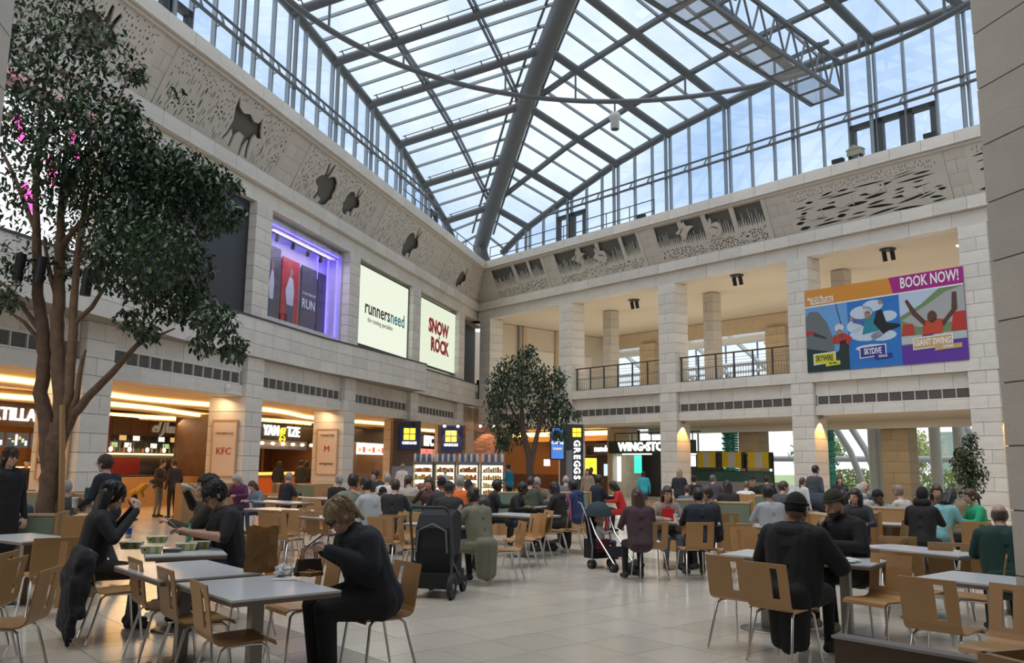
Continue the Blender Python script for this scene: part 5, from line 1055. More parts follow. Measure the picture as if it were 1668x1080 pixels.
t = thing('plastic_lid_tray', 'clear dark plastic tray between the food cartons', 'tray', atz(280, 899, ZT2), R(15)); MB().box(-.08, .08, -.055, .055, 0, .03).build('tray', mat('dark_tray', (.10, .08, .05), .3), t); MB().box(-.085, .085, -.06, .06, .03, .04).build('lid', mat('clear_lid', (.45, .45, .42), .15), t)
def bottle(p, h, r, mt, capm, lab, lbl=None):
    t = thing('drink_bottle', lab, 'bottle', p); MB().lathe([(r*.9, 0), (r, .01), (r, h*.55), (r*.85, h*.66), (r*.4, h*.82), (r*.38, h*.93)], 14).build('bottle_body', mt, t); MB().lathe([(r*.45, h*.92), (r*.45, h)], 10).build('cap', capm, t)
    if lbl: MB().lathe([(r*1.02, h*.22), (r*1.02, h*.5)], 14).build('label_band', lbl, t)
bottle(atz(307, 886, ZT2), .22, .033, mat('bottle_green', (.16, .42, .24), .25), mat('cap_green', (.1, .35, .2), .5), 'pale green drink bottle on the carton table'); bottle(atz(209, 877, ZT2), .23, .033, mat('bottle_clear', (.4, .45, .5), .15), mat('cap_blue', (.02, .06, .3), .5), 'water bottle with a blue label by the black sweater', mat('label_blue', (.02, .06, .35), .5))
p = atz(1088, 849, ZT2); t = thing('meal_box', 'red meal carton standing on the four sitters table', 'carton', p, R(5)); MB().box(-.09, .09, -.05, .05, 0, .2).build('box', mat('meal_red', (.50, .012, .02), .5), t); MB().tube([(-.06, -.052, .05), (-.05, -.053, .02), (0, -.053, .012), (.05, -.053, .02), (.06, -.052, .05)], .006, 5).build('printed_smile', mat('meal_yellow', (.7, .4, .02), .5), t); MB().tube([(-.05, 0, .2), (-.03, 0, .245), (.03, 0, .245), (.05, 0, .2)], .008, 6).build('handle', mat('meal_red', (.5, .012, .02), .5), t)
p = atz(1101, 850, ZT2); t = thing('paper_cup', 'white paper cup with straw beside the red meal carton', 'cup', p); MB().lathe([(.03, 0), (.042, .12), (.045, .125)], 14).build('cup', PAPER, t); MB().tube([(0, 0, .12), (.01, 0, .2)], .004, 6).build('straw', PAPER, t)
crumple('crumpled_paper', 'crumpled white wrapping beside the red meal carton', atz(1112, 855, ZT2), .07, .5, PAPER, 9, 'wrapper'); crumple('paper_parcel', 'flat brown paper parcel on the aisle table', atz(856, 832, ZT2), .13, .45, KRAFT, 3, 'parcel'); crumple('napkin_heap', 'white napkins before the olive coat woman', atz(748, 854, ZT2), .07, .5, PAPER, 12, 'napkin'); crumple('sandwich_tray', 'pale food wrapper before the beanie man', atz(1385, 916, ZT2), .09, .3, PAPER, 15, 'wrapper'); crumple('chips_heap', 'small heap of golden chips before the beanie man', atz(1368, 913, ZT2), .05, .5, mat('chips', (.55, .33, .06), .6), 18, 'food')
# ================================================================ strollers
CLOTHB = mat('stroller_black', (.010, .011, .013), .85, var=.2, scale=8); RUB = mat('rubber', (.02, .02, .02), .7)
def wheel(t, x, y, r, w=.04, name='wheel'):
    prof = [(r*.7, -w/2), (r, -w/2), (r, w/2), (r*.7, w/2), (r*.7, -w/2)]; m = MB(); m.lathe(prof, 18); m.lathe([(r*.66, -w*.3), (r*.66, w*.3)], 14)
    o = m.build(name, RUB, t); o.rotation_euler = (0, R(90), 0); o.location = (x, y, r); MB().lathe([(r*.25, -w*.55), (r*.25, w*.55)], 10).build('hub', STEELL, o); return o
p = atz(722, 975, 0); t = thing('black_pram', 'large black pushchair seen from behind beside the navy man', 'pushchair', (p.x-.1, p.y+.25, 0), R(-12))
for x in (-.27, .27): wheel(t, x, -.28, .15, .05); wheel(t, x*.8, .45, .1, .05)
for x in (-.26, .26): MB().tube([(x, -.3, .16), (x, -.22, .55), (x, -.36, .98), (x*.9, -.42, 1.08)], .018, 8).build('frame_tube', STEELD, t); MB().tube([(x, -.25, .45), (x*.8, .45, .12)], .018, 8).build('frame_tube', STEELD, t)
MB().tube([(-.25, -.42, 1.07), (-.2, -.44, 1.11), (.2, -.44, 1.11), (.25, -.42, 1.07)], .02, 8).build('handlebar', BLACK, t)
b = MB(); pr = [(-.18, .22), (-.2, .36), (-.26, .6), (-.24, .85), (-.12, 1.0), (.1, 1.06), (.3, 1.0)]
for (y0, z0_), (y1, z1_) in zip(pr, pr[1:]): b.add([(-.22, y0, z0_), (.22, y0, z0_), (.22, y1, z1_), (-.22, y1, z1_)], [(0, 1, 2, 3)])
for x in (-.22, .22): b.add([(x, y, z) for y, z in pr]+[(x, .3, .7), (x, .2, .45)], [tuple(range(9))])
b.build('hood', CLOTHB, t); MB().box(-.22, .22, -.15, .35, .3, .5).build('seat', CLOTHB, t); MB().box(-.24, .24, -.3, .4, .12, .3).build('basket', CLOTHB, t); MB().tube([(-.2, -.27, .55), (-.18, -.28, .82), (0, -.27, .9), (.18, -.28, .82), (.2, -.27, .55)], .012, 6).build('hood_piping', mat('piping_grey', (.15, .15, .16), .6), t)
p = atz(975, 925, 0); q = atz(1040, 938, 0); d = (q-p); hd = math.degrees(math.atan2(d.x, d.y))
t = thing('umbrella_stroller', 'dark umbrella stroller with a baby in the aisle', 'stroller', (p.x+.05, p.y, 0), -R(hd-5))
for x in (-.2, .2):
    for y in (0, .55): wheel(t, x-.03, y, .07, .03); wheel(t, x+.03, y, .07, .03)
for x in (-.2, .2): MB().tube([(x, .0, .09), (x, .02, .35), (x, -.1, .75), (x, -.28, 1.02), (x, -.36, 1.03)], .013, 8).build('frame_tube', STEELL, t); MB().tube([(x, .58, .1), (x, .1, .55), (x, -.05, .8)], .014, 8).build('frame_tube', CHROME, t)
b = MB(); pr = [(-.12, .36), (.12, .32), (.30, .36), (.34, .2)]
for (y0, z0_), (y1, z1_) in zip(pr, pr[1:]): b.add([(-.18, y0, z0_), (.18, y0, z0_), (.18, y1, z1_), (-.18, y1, z1_)], [(0, 1, 2, 3)])
b.add([(-.18, -.12, .36), (.18, -.12, .36), (.18, -.22, .85), (-.18, -.22, .85)], [(0, 1, 2, 3)]); b.build('seat', CLOTHB, t)
b = MB(); b.ell((0, -.08, .82), .21, .26, .24, 14, 8); b.f = [f for f in b.f if sum(b.v[i][2] for i in f)/4 > .80 or sum(b.v[i][1] for i in f)/4 < -.2]; b.mi = b.mi[:len(b.f)]; b.sm = b.sm[:len(b.f)]; b.build('canopy', mat('canopy_teal', (.012, .03, .04), .8), t)
MB().box(-.17, .17, -.25, .0, .15, .45).build('basket_bag', CLOTHB, t); MB().box(-.12, .12, .0, .06, .25, .45).build('red_pocket', mat('dark_red', (.12, .01, .015), .7), t)
STR = t
c = atz(1335, 806, 1.0); t = thing('far_pram', 'dark blue-grey pram hood beside the standing girl', 'pram', (c.x, c.y, 0)); b = MB(); b.ell((0, 0, .8), .33, .4, .26, 16, 8); b.build('hood', mat('pram_blue', (.02, .028, .045), .8), t); MB().box(-.3, .3, -.3, .5, .45, .7).build('carrycot', CLOTHB, t)
for x in (-.27, .27):
    for y in (-.3, .4): wheel(t, x, y, .12); MB().tube([(x, y, .14), (x*.6, y*.5, .5)], .015, 6).build('frame_tube', STEELL, t)

# bags on the floor and on benches
crumple('black_holdall', 'black holdall on the floor beside the long-haired girl', atz(1034, 936, 0), .16, .8, CLOTHB, 22, 'bag'); crumple('grey_bag', 'dark grey bag on the floor under the aisle chairs', atz(892, 897, 0), .17, .8, mat('bag_grey', (.05, .05, .055), .8), 25, 'bag')
p = atz(98, 826, .93); t = thing('shopping_bag', 'white paper shopping bag with round green logo behind the tree trunk', 'bag', (p.x+.15, p.y+.75, .0), R(10)); MB().box(-.13, .13, -.06, .06, .93, 1.22).build('bag_body', PAPER, t); MB().lathe([(.06, 0), (.06, .004), (.045, .005), (.045, 0)], 16).build('printed_ring', mat('logo_green', (.02, .12, .06), .6), t)
t.children[-1].rotation_euler = (R(90), 0, 0); t.children[-1].location = (0, -.062, 1.07); MB().box(-.135, -.02, -.062, -.0605, .93, 1.2).build('green_side', mat('logo_green', (.02, .12, .06), .6), t); MB().box(-.2, .2, -.1, .1, 0, .93).build('bag_stand', WOODP, t)
for k, (s, lab) in enumerate(((23.29, 'black floodlight on the right cornice before the glazed doors'), (26.76, 'black floodlight on the right cornice nearest the stone pier'), (13.4, 'black floodlight on the right cornice by the safety railing'))):
    t = thing('floodlight', lab, 'floodlight', FB.p(s, .8, ZC-.01), math.atan2(FB.u.y, FB.u.x)); MB().box(-.22, .22, -.1, .1, .1, .26).build('housing', BLACK, t); MB().box(-.03, .03, -.04, .04, 0, .12).build('foot', STEELD, t)
t = thing('bird_box', 'small pale box with legs on the right cornice', 'box', FB.p(24.0, .8, ZC-.01), math.atan2(FB.u.y, FB.u.x)); MB().box(-.28, .28, -.15, .15, .2, .42).build('box', mat('olive_box', (.30, .31, .24), .6), t); MB().prism([(-.32, .42), (.32, .42), (.0, .6)], (0, -.17, 0), (1, 0, 0), (0, 0, 1), (0, .34, 0)).build('box_roof', mat('olive_box', (.30, .31, .24), .6), t)
for x in (-.22, .22): MB().box(x-.03, x+.03, -.1, .1, 0, .2).build('leg', BLACK, t)
t = thing('cctv_camera', 'small white security camera on the left lintel near the grill unit', 'camera', FA.p(24.6, -.1, 3.85)); MB().ell((0, 0, 0), .09, .09, .11, 10, 8).build('dome', PLASTW, t); m = MB(); m.bar(FA.u*-.7+V((0, 0, -.13)), FA.u*.05+V((0, 0, -.13)), .08, .1); m.build('cable_tray', PLASTW, t)
# ================================================================ trees
BARK = mat('bark', (.16, .10, .062), .9, var=.35, scale=9, bump=.5, bscale=18); BARK2 = mat('bark_dark', (.07, .05, .035), .9, var=.3, scale=9)
LEAF = mat('leaf_dark', (.022, .050, .020), .42, var=.45, scale=3); LEAF2 = mat('leaf_fresh', (.07, .13, .03), .42, var=.4, scale=3); LEAF3 = mat('leaf_small_tree', (.020, .045, .018), .45, var=.4, scale=3)
def leaves(m, c, r, n, size, rnd, droop=.5, sq=(1, 1, 1), fresh=.0):
    for i in range(n):
        v = V((rnd.gauss(0, 1), rnd.gauss(0, 1), rnd.gauss(0, 1))).normalized()*(r*rnd.random()**.42); p = c+V((v.x*sq[0], v.y*sq[1], v.z*sq[2]))
        d = V((rnd.uniform(-1, 1), rnd.uniform(-1, 1), rnd.uniform(-1, .5)-droop)).normalized(); x = d.cross(V((rnd.uniform(-.6, .6), rnd.uniform(-.6, .6), 1))).normalized(); u = x.cross(d); s = size*rnd.uniform(.7, 1.2); w = s*.21
        m.cur = 1 if rnd.random() < fresh else 0
        m.add([p, p+d*s*.35+x*w+u*w*.25, p+d*s*.75+x*w*.75+u*w*.2, p+d*s, p+d*s*.75-x*w*.75+u*w*.2, p+d*s*.35-x*w+u*w*.25, p+d*s*.5], [(0, 1, 6, 5), (1, 2, 6), (2, 3, 4, 6), (5, 6, 4)])
YT = 12.6
def tp(x, y, dy=0): return aty(x, y, YT+dy)
base = tp(78, 880); base = V((base.x, YT, 0))
t = thing('large_ficus_tree', 'large leafy indoor tree with pale forked trunk at the left', 'tree', base); rnd = random.Random(21)
def limb(pts, rs, nm='branch', mt=BARK):
    P = [tp(*q)-base for q in pts]; fine = []; fr = []
    for i in range(len(P)-1):
        for k in range(4): f = k/4; fine.append(P[i].lerp(P[i+1], f)+V((rnd.uniform(-1, 1), rnd.uniform(-1, 1), 0))*rs[i]*.12); fr.append(rs[i]+(rs[i+1]-rs[i])*f)
    fine.append(P[-1]); fr.append(rs[-1]); m = MB(); m.tube(fine, fr, 10); m.build(nm, mt, t)
b0 = pix0 = None
limb([(72, 930), (76, 840), (82, 780), (88, 720), (95, 690)], [.17, .15, .14, .13, .12], 'trunk')
limb([(82, 770), (76, 700), (66, 640), (72, 590), (70, 540), (62, 480), (60, 380), (55, 260)], [.12, .115, .10, .095, .09, .08, .06, .03]); limb([(90, 740), (100, 680), (98, 620), (92, 560), (95, 500), (97, 420), (100, 330), (110, 200)], [.12, .11, .11, .1, .09, .075, .05, .02])
limb([(96, 700), (112, 640), (118, 560), (120, 500), (128, 400), (145, 300)], [.09, .075, .07, .06, .045, .02]); limb([(92, 730), (120, 675), (150, 640), (185, 605), (225, 560), (285, 535)], [.09, .07, .06, .05, .035, .012]); limb([(104, 690), (124, 650), (133, 590), (140, 570)], [.06, .045, .03, .015])
limb([(118, 530), (150, 500), (175, 460), (200, 420)], [.04, .035, .025, .012]); limb([(70, 545), (45, 510), (20, 475), (-10, 450)], [.045, .035, .03, .015]); limb([(68, 560), (40, 525), (10, 505)], [.035, .028, .015]); limb([(97, 500), (80, 440), (72, 390)], [.05, .035, .02]); limb([(100, 400), (160, 330), (230, 280), (300, 290)], [.05, .035, .02, .01]); limb([(110, 300), (180, 200), (210, 120)], [.035, .025, .01]); limb([(128, 420), (200, 380), (280, 400), (320, 470)], [.04, .03, .02, .01]); limb([(60, 300), (70, 150), (90, 40)], [.035, .025, .015]); limb([(60, 380), (20, 280), (-20, 200)], [.04, .03, .015])
m = MB(); q = tp(95, 800)-base; m.tube([q+V((.12, 0, -1.0)), tp(108, 660)-base+V((0, -.1, 0))], .045, 7); m.build('stake', WOODC, t)
m = MB(); blobs = [(40, 40, 80, 420), (120, 30, 65, 240), (170, 80, 50, 160), (70, 120, 80, 420), (150, 140, 50, 220), (20, 190, 70, 420), (90, 215, 85, 720), (165, 240, 80, 760), (215, 215, 45, 260), (222, 120, 22, 90), (210, 175, 22, 80), (245, 270, 62, 560), (300, 285, 55, 520), (345, 300, 40, 320), (375, 350, 30, 190), (385, 300, 14, 50), (320, 345, 55, 520), (250, 340, 65, 640), (185, 320, 70, 620), (120, 300, 60, 380), (60, 290, 60, 190), (20, 320, 60, 120), (70, 370, 70, 120), (140, 390, 55, 260), (200, 400, 60, 480), (260, 410, 60, 560), (305, 430, 48, 460), (310, 490, 45, 400), (350, 520, 35, 260), (380, 565, 25, 120), (330, 560, 22, 90), (270, 480, 50, 400), (230, 460, 45, 260), (215, 520, 26, 110), (240, 540, 22, 80), (175, 450, 35, 120), (110, 440, 35, 90), (20, 430, 40, 90), (10, 480, 30, 70), (15, 490, 20, 60), (285, 150, 14, 10)]
for x, y, r, n in blobs: c = tp(x, y, rnd.uniform(-.9, .9))-base; leaves(m, c, r/1382*YT, int(n*1.5), .115, rnd, .5, (1, 1.3, 1), .07)
tag(m.build('foliage', [LEAF, LEAF2], t), kind='stuff')
for x, y in ((30, 435), (64, 440), (140, 460), (160, 440)):
    c = tp(x, y, -.3); l = thing('tree_spotlight', {30: 'black spotlight clamped low in the left of the large tree', 64: 'black spotlight clamped beside the main limb of the large tree', 140: 'black hanging spotlight in the large tree, centre', 160: 'black spotlight clamped at the right of the large tree'}[x], 'spotlight', c)
    MB().tube([(0, 0, -.2), (.03, 0, .2)], .075, 10).build('housing', BLACK, l); MB().bar((0, 0, .1), (.15, .2, .15), .03, .03).build('clamp', BLACK, l)
# smaller tree before the kiosks
YT = 31.0; base = aty(866, 800, YT); base = V((base.x, YT, 0)); t = thing('small_ficus_tree', 'round bushy indoor tree before the bakery kiosk', 'tree', base); rnd = random.Random(5)
limb([(866, 800), (862, 750), (852, 700), (848, 650), (850, 600)], [.16, .12, .1, .07, .03], 'trunk', BARK2); limb([(862, 775), (872, 720), (880, 690), (885, 640), (888, 600)], [.1, .09, .08, .05, .02], 'branch', BARK2); limb([(852, 700), (830, 660), (815, 620)], [.06, .045, .02], 'branch', BARK2); limb([(880, 690), (910, 650), (925, 640)], [.06, .04, .015], 'branch', BARK2)
m = MB(); blobs = [(855, 585, 22, 260), (830, 605, 28, 420), (865, 610, 30, 460), (895, 620, 30, 420), (912, 615, 14, 120), (812, 625, 24, 360), (806, 655, 20, 300), (835, 640, 30, 420), (868, 645, 32, 380), (900, 650, 28, 340), (915, 660, 16, 160), (812, 685, 22, 320), (825, 715, 20, 260), (845, 690, 22, 240), (880, 680, 24, 230), (905, 685, 22, 260), (925, 670, 12, 110), (938, 676, 9, 60), (915, 705, 14, 150), (815, 725, 12, 110), (838, 700, 18, 160), (905, 710, 10, 80), (862, 570, 12, 110), (850, 712, 12, 60)]
for x, y, r, n in blobs: c = tp(x, y, rnd.uniform(-.7, .7))-base; leaves(m, c, r/1382*YT, n, .15, rnd, .7, (1, 1.6, 1))
tag(m.build('foliage', [LEAF3, LEAF3], t), kind='stuff')
MB().box(-.6, .6, -.6, .6, 0, .75).build('planter', WOODP, t)
# bushy plant by the right pier
YT = 24.0; base = aty(1578, 800, YT); base = V((base.x, YT, 0)); t = thing('bushy_plant', 'tall bushy plant standing by the right stone pier', 'plant', base); rnd = random.Random(8)
limb([(1580, 820), (1580, 760), (1582, 715)], [.05, .04, .02], 'stem', BARK2); MB().lathe([(.3, 0), (.4, .5), (.42, .52)], 14).build('pot', STEELD, t)
m = MB()
for x, y, r, n in ((1580, 715, 14, 170), (1578, 740, 22, 330), (1575, 765, 24, 380), (1580, 790, 24, 380), (1568, 750, 20, 260), (1590, 770, 20, 260)): leaves(m, tp(x, y, rnd.uniform(-.2, .2))-base, r/1382*YT, n, .12, rnd, .2)
tag(m.build('foliage', [mat('leaf_plant', (.035, .055, .018), .5, var=.5, scale=3)], t), kind='stuff')
for p_ in t.children[-1].data.polygons: p_.material_index = 0
# ================================================================ people
import numpy as np
SKINC = {'l': (.50, .30, .22), 't': (.38, .21, .14), 'd': (.085, .042, .027), 'm': (.22, .12, .075)}
def skin(k): return mat('skin_'+k, SKINC[k], .5, var=.05)
def cloth(c): return mat('cloth_%02x%02x%02x' % tuple(min(255, int(v*255)) for v in c), c, .85, var=.18, scale=7, bump=.25, bscale=9)
def hairm(c): return mat('hair_%02x%02x%02x' % tuple(int(v*255) for v in c), c, .45, var=.3, scale=30, stretch=(1, 1, .2))
def capsule(m, a, b, ra, rb, n=10):
    a, b = V(a), V(b); d = b-a; L = d.length
    if L < 1e-5: d = V((0, 0, 1)); L = 1e-5
    d.normalize(); pts, rs = [], []
    for k in (-1, -.7, -.35): pts.append(a+d*(ra*k)); rs.append(max(1e-4, ra*math.sqrt(max(0, 1-k*k))))
    pts += [a, b]; rs += [ra, rb]
    for k in (.35, .7, 1): pts.append(b+d*(rb*k)); rs.append(max(1e-4, rb*math.sqrt(max(0, 1-k*k))))
    m.tube(pts, rs, n)
def rot(axis, deg): return Matrix.Rotation(R(deg), 3, axis)
class Body:
    """a figure laid out as joints with radii; facing +Y, floor at z 0"""
    def __init__(s): s.p = []                           # (kind, data, region)
    def cap(s, a, b, ra, rb, reg): s.p.append(('c', V(a), V(b), ra, rb, reg))
    def ell(s, c, r, reg, M=None): s.p.append(('e', V(c), V(r), M or Matrix.Identity(3), 0, reg))
def hand(B, w, d, up, side, fine, curl=.5):
    """palm and five fingers: w wrist, d pointing direction, up = back of the hand, side +1 right"""
    d = V(d).normalized(); up = (V(up)-d*V(up).dot(d)).normalized(); x = d.cross(up)*side; w = V(w)
    if not fine: B.cap(w, w+d*.09, .032, .03, 0); return
    for k in (-.024, 0, .024): B.cap(w+x*k*.6, w+d*.08+x*k, .017, .015, 0)
    for k, (o, L) in enumerate(((-.031, .066), (-.011, .076), (.011, .072), (.031, .056))):
        a = w+d*.085+x*o; b = a+(d*math.cos(curl*.6)-up*math.sin(curl*.6))*L*.5; c = b+(d*math.cos(curl*1.7)-up*math.sin(curl*1.7))*L*.5; B.cap(a, b, .0095, .0085, 0); B.cap(b, c, .0085, .0072, 0)
    a = w+d*.025-x*.03; b = a+d*.03-x*.028-up*.012*curl; c = b+d*.03-x*.004-up*.016*curl; B.cap(a, b, .012, .0105, 0); B.cap(b, c, .0105, .008, 0)
def figure(pose, opt):
    """returns a Body and the head matrix"""
    B = Body(); o = opt.get; lean = o('lean', 8); sc = o('bulk', 1.0); fine = o('fine', False); sit = pose != 'stand'
    ph = .545 if sit else .94; hips = V((0, -.03, ph)); Rl = rot('X', -lean) @ rot('Z', -o('twist', 0))
    def up(v): return hips+Rl @ (V(v)-V((0, 0, .55)))           # upper body is written for a seated pelvis at .55
    B.ell(hips+V((0, 0, .0)), (.165*sc, .125*sc, .12), 2); B.cap(up((-.06, -.01, .62)), up((.06, -.01, .62)), .12*sc, .12*sc, 1); B.cap(up((-.075, .0, .78)), up((.075, .0, .78)), .115*sc, .115*sc, 1); B.cap(up((-.095, 0, .93)), up((.095, 0, .93)), .115*sc, .115*sc, 1); B.cap(up((-.13, -.01, 1.005)), up((.13, -.01, 1.005)), .075*sc, .075*sc, 1)
    for q in (-1, 1): B.cap(up((q*.065, -.005, .60)), up((q*.09, -.003, .96)), .118*sc, .116*sc, 1)
    B.cap(up((0, .015, .62)), up((0, .03, .95)), .115*sc, .105*sc, 1); B.cap(up((-.1, -.005, .95)), up((-.13, -.01, 1.0)), .1*sc, .078*sc, 1); B.cap(up((.1, -.005, .95)), up((.13, -.01, 1.0)), .1*sc, .078*sc, 1)
    B.cap(up((0, -.01, 1.03)), up((0, .02, 1.13)), .055, .05, 0)
    if o('collar'): B.cap(up((-.03, .0, 1.055)), up((.03, .0, 1.055)), .075, .075, 1)
    Hm = Rl @ rot('Z', -o('hyaw', 0)) @ rot('X', -o('hpitch', 0)); hc = up((0, .035, 1.17))+Hm @ V((0, .005, .045)); hs = o('hsize', 1.0)
    def hd(v): return hc+Hm @ (V(v)*hs)
    B.ell(hd((0, -.01, .015)), (.074*hs, .094*hs, .100*hs), 0, Hm); B.ell(hd((0, .028, -.055)), (.054*hs, .062*hs, .062*hs), 0, Hm); B.ell(hd((0, .06, -.09)), (.028*hs, .026*hs, .022*hs), 0, Hm)
    B.cap(hd((0, .082, .012)), hd((0, .104, -.024)), .010*hs, .0155*hs, 0); B.cap(hd((-.03, .078, .022)), hd((.03, .078, .022)), .016*hs, .016*hs, 0); B.cap(hd((-.014, .083, -.058)), hd((.014, .083, -.058)), .010*hs, .010*hs, 0)
    for s in (-1, 1): B.ell(hd((s*.077, -.008, -.012)), (.010*hs, .018*hs, .030*hs), 0, Hm); B.ell(hd((s*.04, .06, -.03)), (.022*hs, .02*hs, .022*hs), 0, Hm)
    # arms
    for s, key in ((-1, 'L'), (1, 'R')):
        sh = up((s*.175*(.6+.4*sc), -.01, 1.0)); a = o('arm'+key)
        if a is None: a = ((s*.25, .16, .80), (s*.13, .40, .80)) if sit else ((s*.25, -.03, .72), (s*.25, .07, .47))
        if o('abs'+key): el, wr = V(a[0]), V(a[1])
        else: el, wr = (hips+V(a[0])-V((0, 0, .55)), hips+V(a[1])-V((0, 0, .55))) if sit else (up(a[0]), up(a[1]))
        ar = o('arms', 1.0)*(.6+.4*sc); sl = o('sleeve', 1); B.cap(sh, el, .062*ar, .05*ar, 1); B.cap(el, wr, .048*ar, .036*ar if sl else .03, 1 if sl else 0)
        if not sl: B.cap(sh, sh.lerp(el, .7), .066*ar, .058*ar, 1)
        d = (wr-el).normalized(); hdv = o('hand'+key); d2 = V(hdv[0]) if hdv else d+V((-s*.25, .1, -.05)); upv = V(hdv[1]) if hdv else V((s*.25, -.2, 1)); hand(B, wr+d*.01, d2, upv, s, fine, hdv[2] if hdv and len(hdv) > 2 else .7)
    # legs
    lr = o('legs', 1.0)
    for s, key in ((-1, 'L'), (1, 'R')):
        hp = hips+V((s*.09, .02, -.01)); l = o('leg'+key)
        if l is None: l = ((s*.11, .40, .505), (s*.12, .36, .10)) if sit else ((s*.10, .02, .50), (s*.11, -.02, .09))
        kn, an = V(l[0]), V(l[1]); B.cap(hp, kn, .088*sc*lr, .062*lr, 2); B.cap(kn, an, .058*lr, .043*lr, 2); f = V(l[2]) if len(l) > 2 else V((s*.15, 1, 0)); f.normalize()
        B.cap(an+V((0, 0, -.045))-f*.03, an+f*.13+V((0, 0, -.06)), .042, .034, 3); B.cap(an, an+V((0, 0, -.03)), .045, .045, 3)
    if o('coat'):                                             # skirts of a long coat over the hips and thighs
        if sit: B.cap(hips+V((-.1, 0, -.02)), hips+V((-.12, .34, -.04)), .125, .09, 1); B.cap(hips+V((.1, 0, -.02)), hips+V((.12, .34, -.04)), .125, .09, 1); B.cap(hips+V((-.08, -.1, 0)), hips+V((-.08, -.12, -.38)), .11, .08, 1); B.cap(hips+V((.08, -.1, 0)), hips+V((.08, -.12, -.38)), .11, .08, 1); B.cap(hips+V((0, -.12, 0)), hips+V((0, -.14, -.42)), .11, .07, 1)
        else: B.cap(hips+V((-.06, 0, .1)), hips+V((-.07, 0, -.4)), .14, .14, 1); B.cap(hips+V((.06, 0, .1)), hips+V((.07, 0, -.4)), .14, .14, 1)
    else: B.cap(hips+V((-.06, -.01, .0)), hips+V((.06, -.01, .0)), .135*sc, .135*sc, 1)
    if o('hoodb'): B.cap(up((-.08, -.09, 1.03)), up((.08, -.09, 1.03)), .07, .07, 1); B.cap(up((-.1, -.02, 1.06)), up((.1, -.02, 1.06)), .06, .06, 1)
    return B, hc, Hm, hs, up
MCACHE = {}
def body_mesh(B, vox, name):
    m = MB()
    for q in B.p:
        if q[0] == 'c': capsule(m, q[1], q[2], q[3], q[4], 12 if vox < .01 else 9)
        else: m.ell(q[1], *q[2], 16 if vox < .01 else 12, 12 if vox < .01 else 9, q[3])
    me = m.mesh(name+'_raw', []) if 0 else None
    me = bpy.data.meshes.new(name); me.from_pydata(m.v, [], m.f); o = bpy.data.objects.new('tmp', me)
    r = o.modifiers.new('r', 'REMESH'); r.mode = 'VOXEL'; r.voxel_size = vox; r.use_smooth_shade = True
    sm = o.modifiers.new('s', 'SMOOTH'); sm.factor = .5; sm.iterations = 5 if vox < .01 else 3
    out = evaluated(o); bpy.data.meshes.remove(me)
    n = len(out.polygons); c = np.empty(n*3); out.polygons.foreach_get('center', c); c = c.reshape(n, 3); best = np.full(n, 1e9); reg = np.zeros(n, int)
    for q in B.p:
        if q[0] == 'c':
            a, b = np.array(q[1]), np.array(q[2]); d = b-a; L = max(1e-9, d@d); t = np.clip((c-a)@d/L, 0, 1); dist = np.linalg.norm(c-a-t[:, None]*d, axis=1)-(q[3]+(q[4]-q[3])*t)
        else:
            Mi = np.array(q[3].transposed()); l = (c-np.array(q[1]))@Mi.T; r = np.array(q[2]); k = np.linalg.norm(l/r, axis=1); dist = (k-1)*r.min()
        w = dist < best; best[w] = dist[w]; reg[w] = q[5]
    out.polygons.foreach_set('material_index', reg.astype(np.int32)); out.polygons.foreach_set('use_smooth', np.ones(n, bool)); out.name = name
    return out
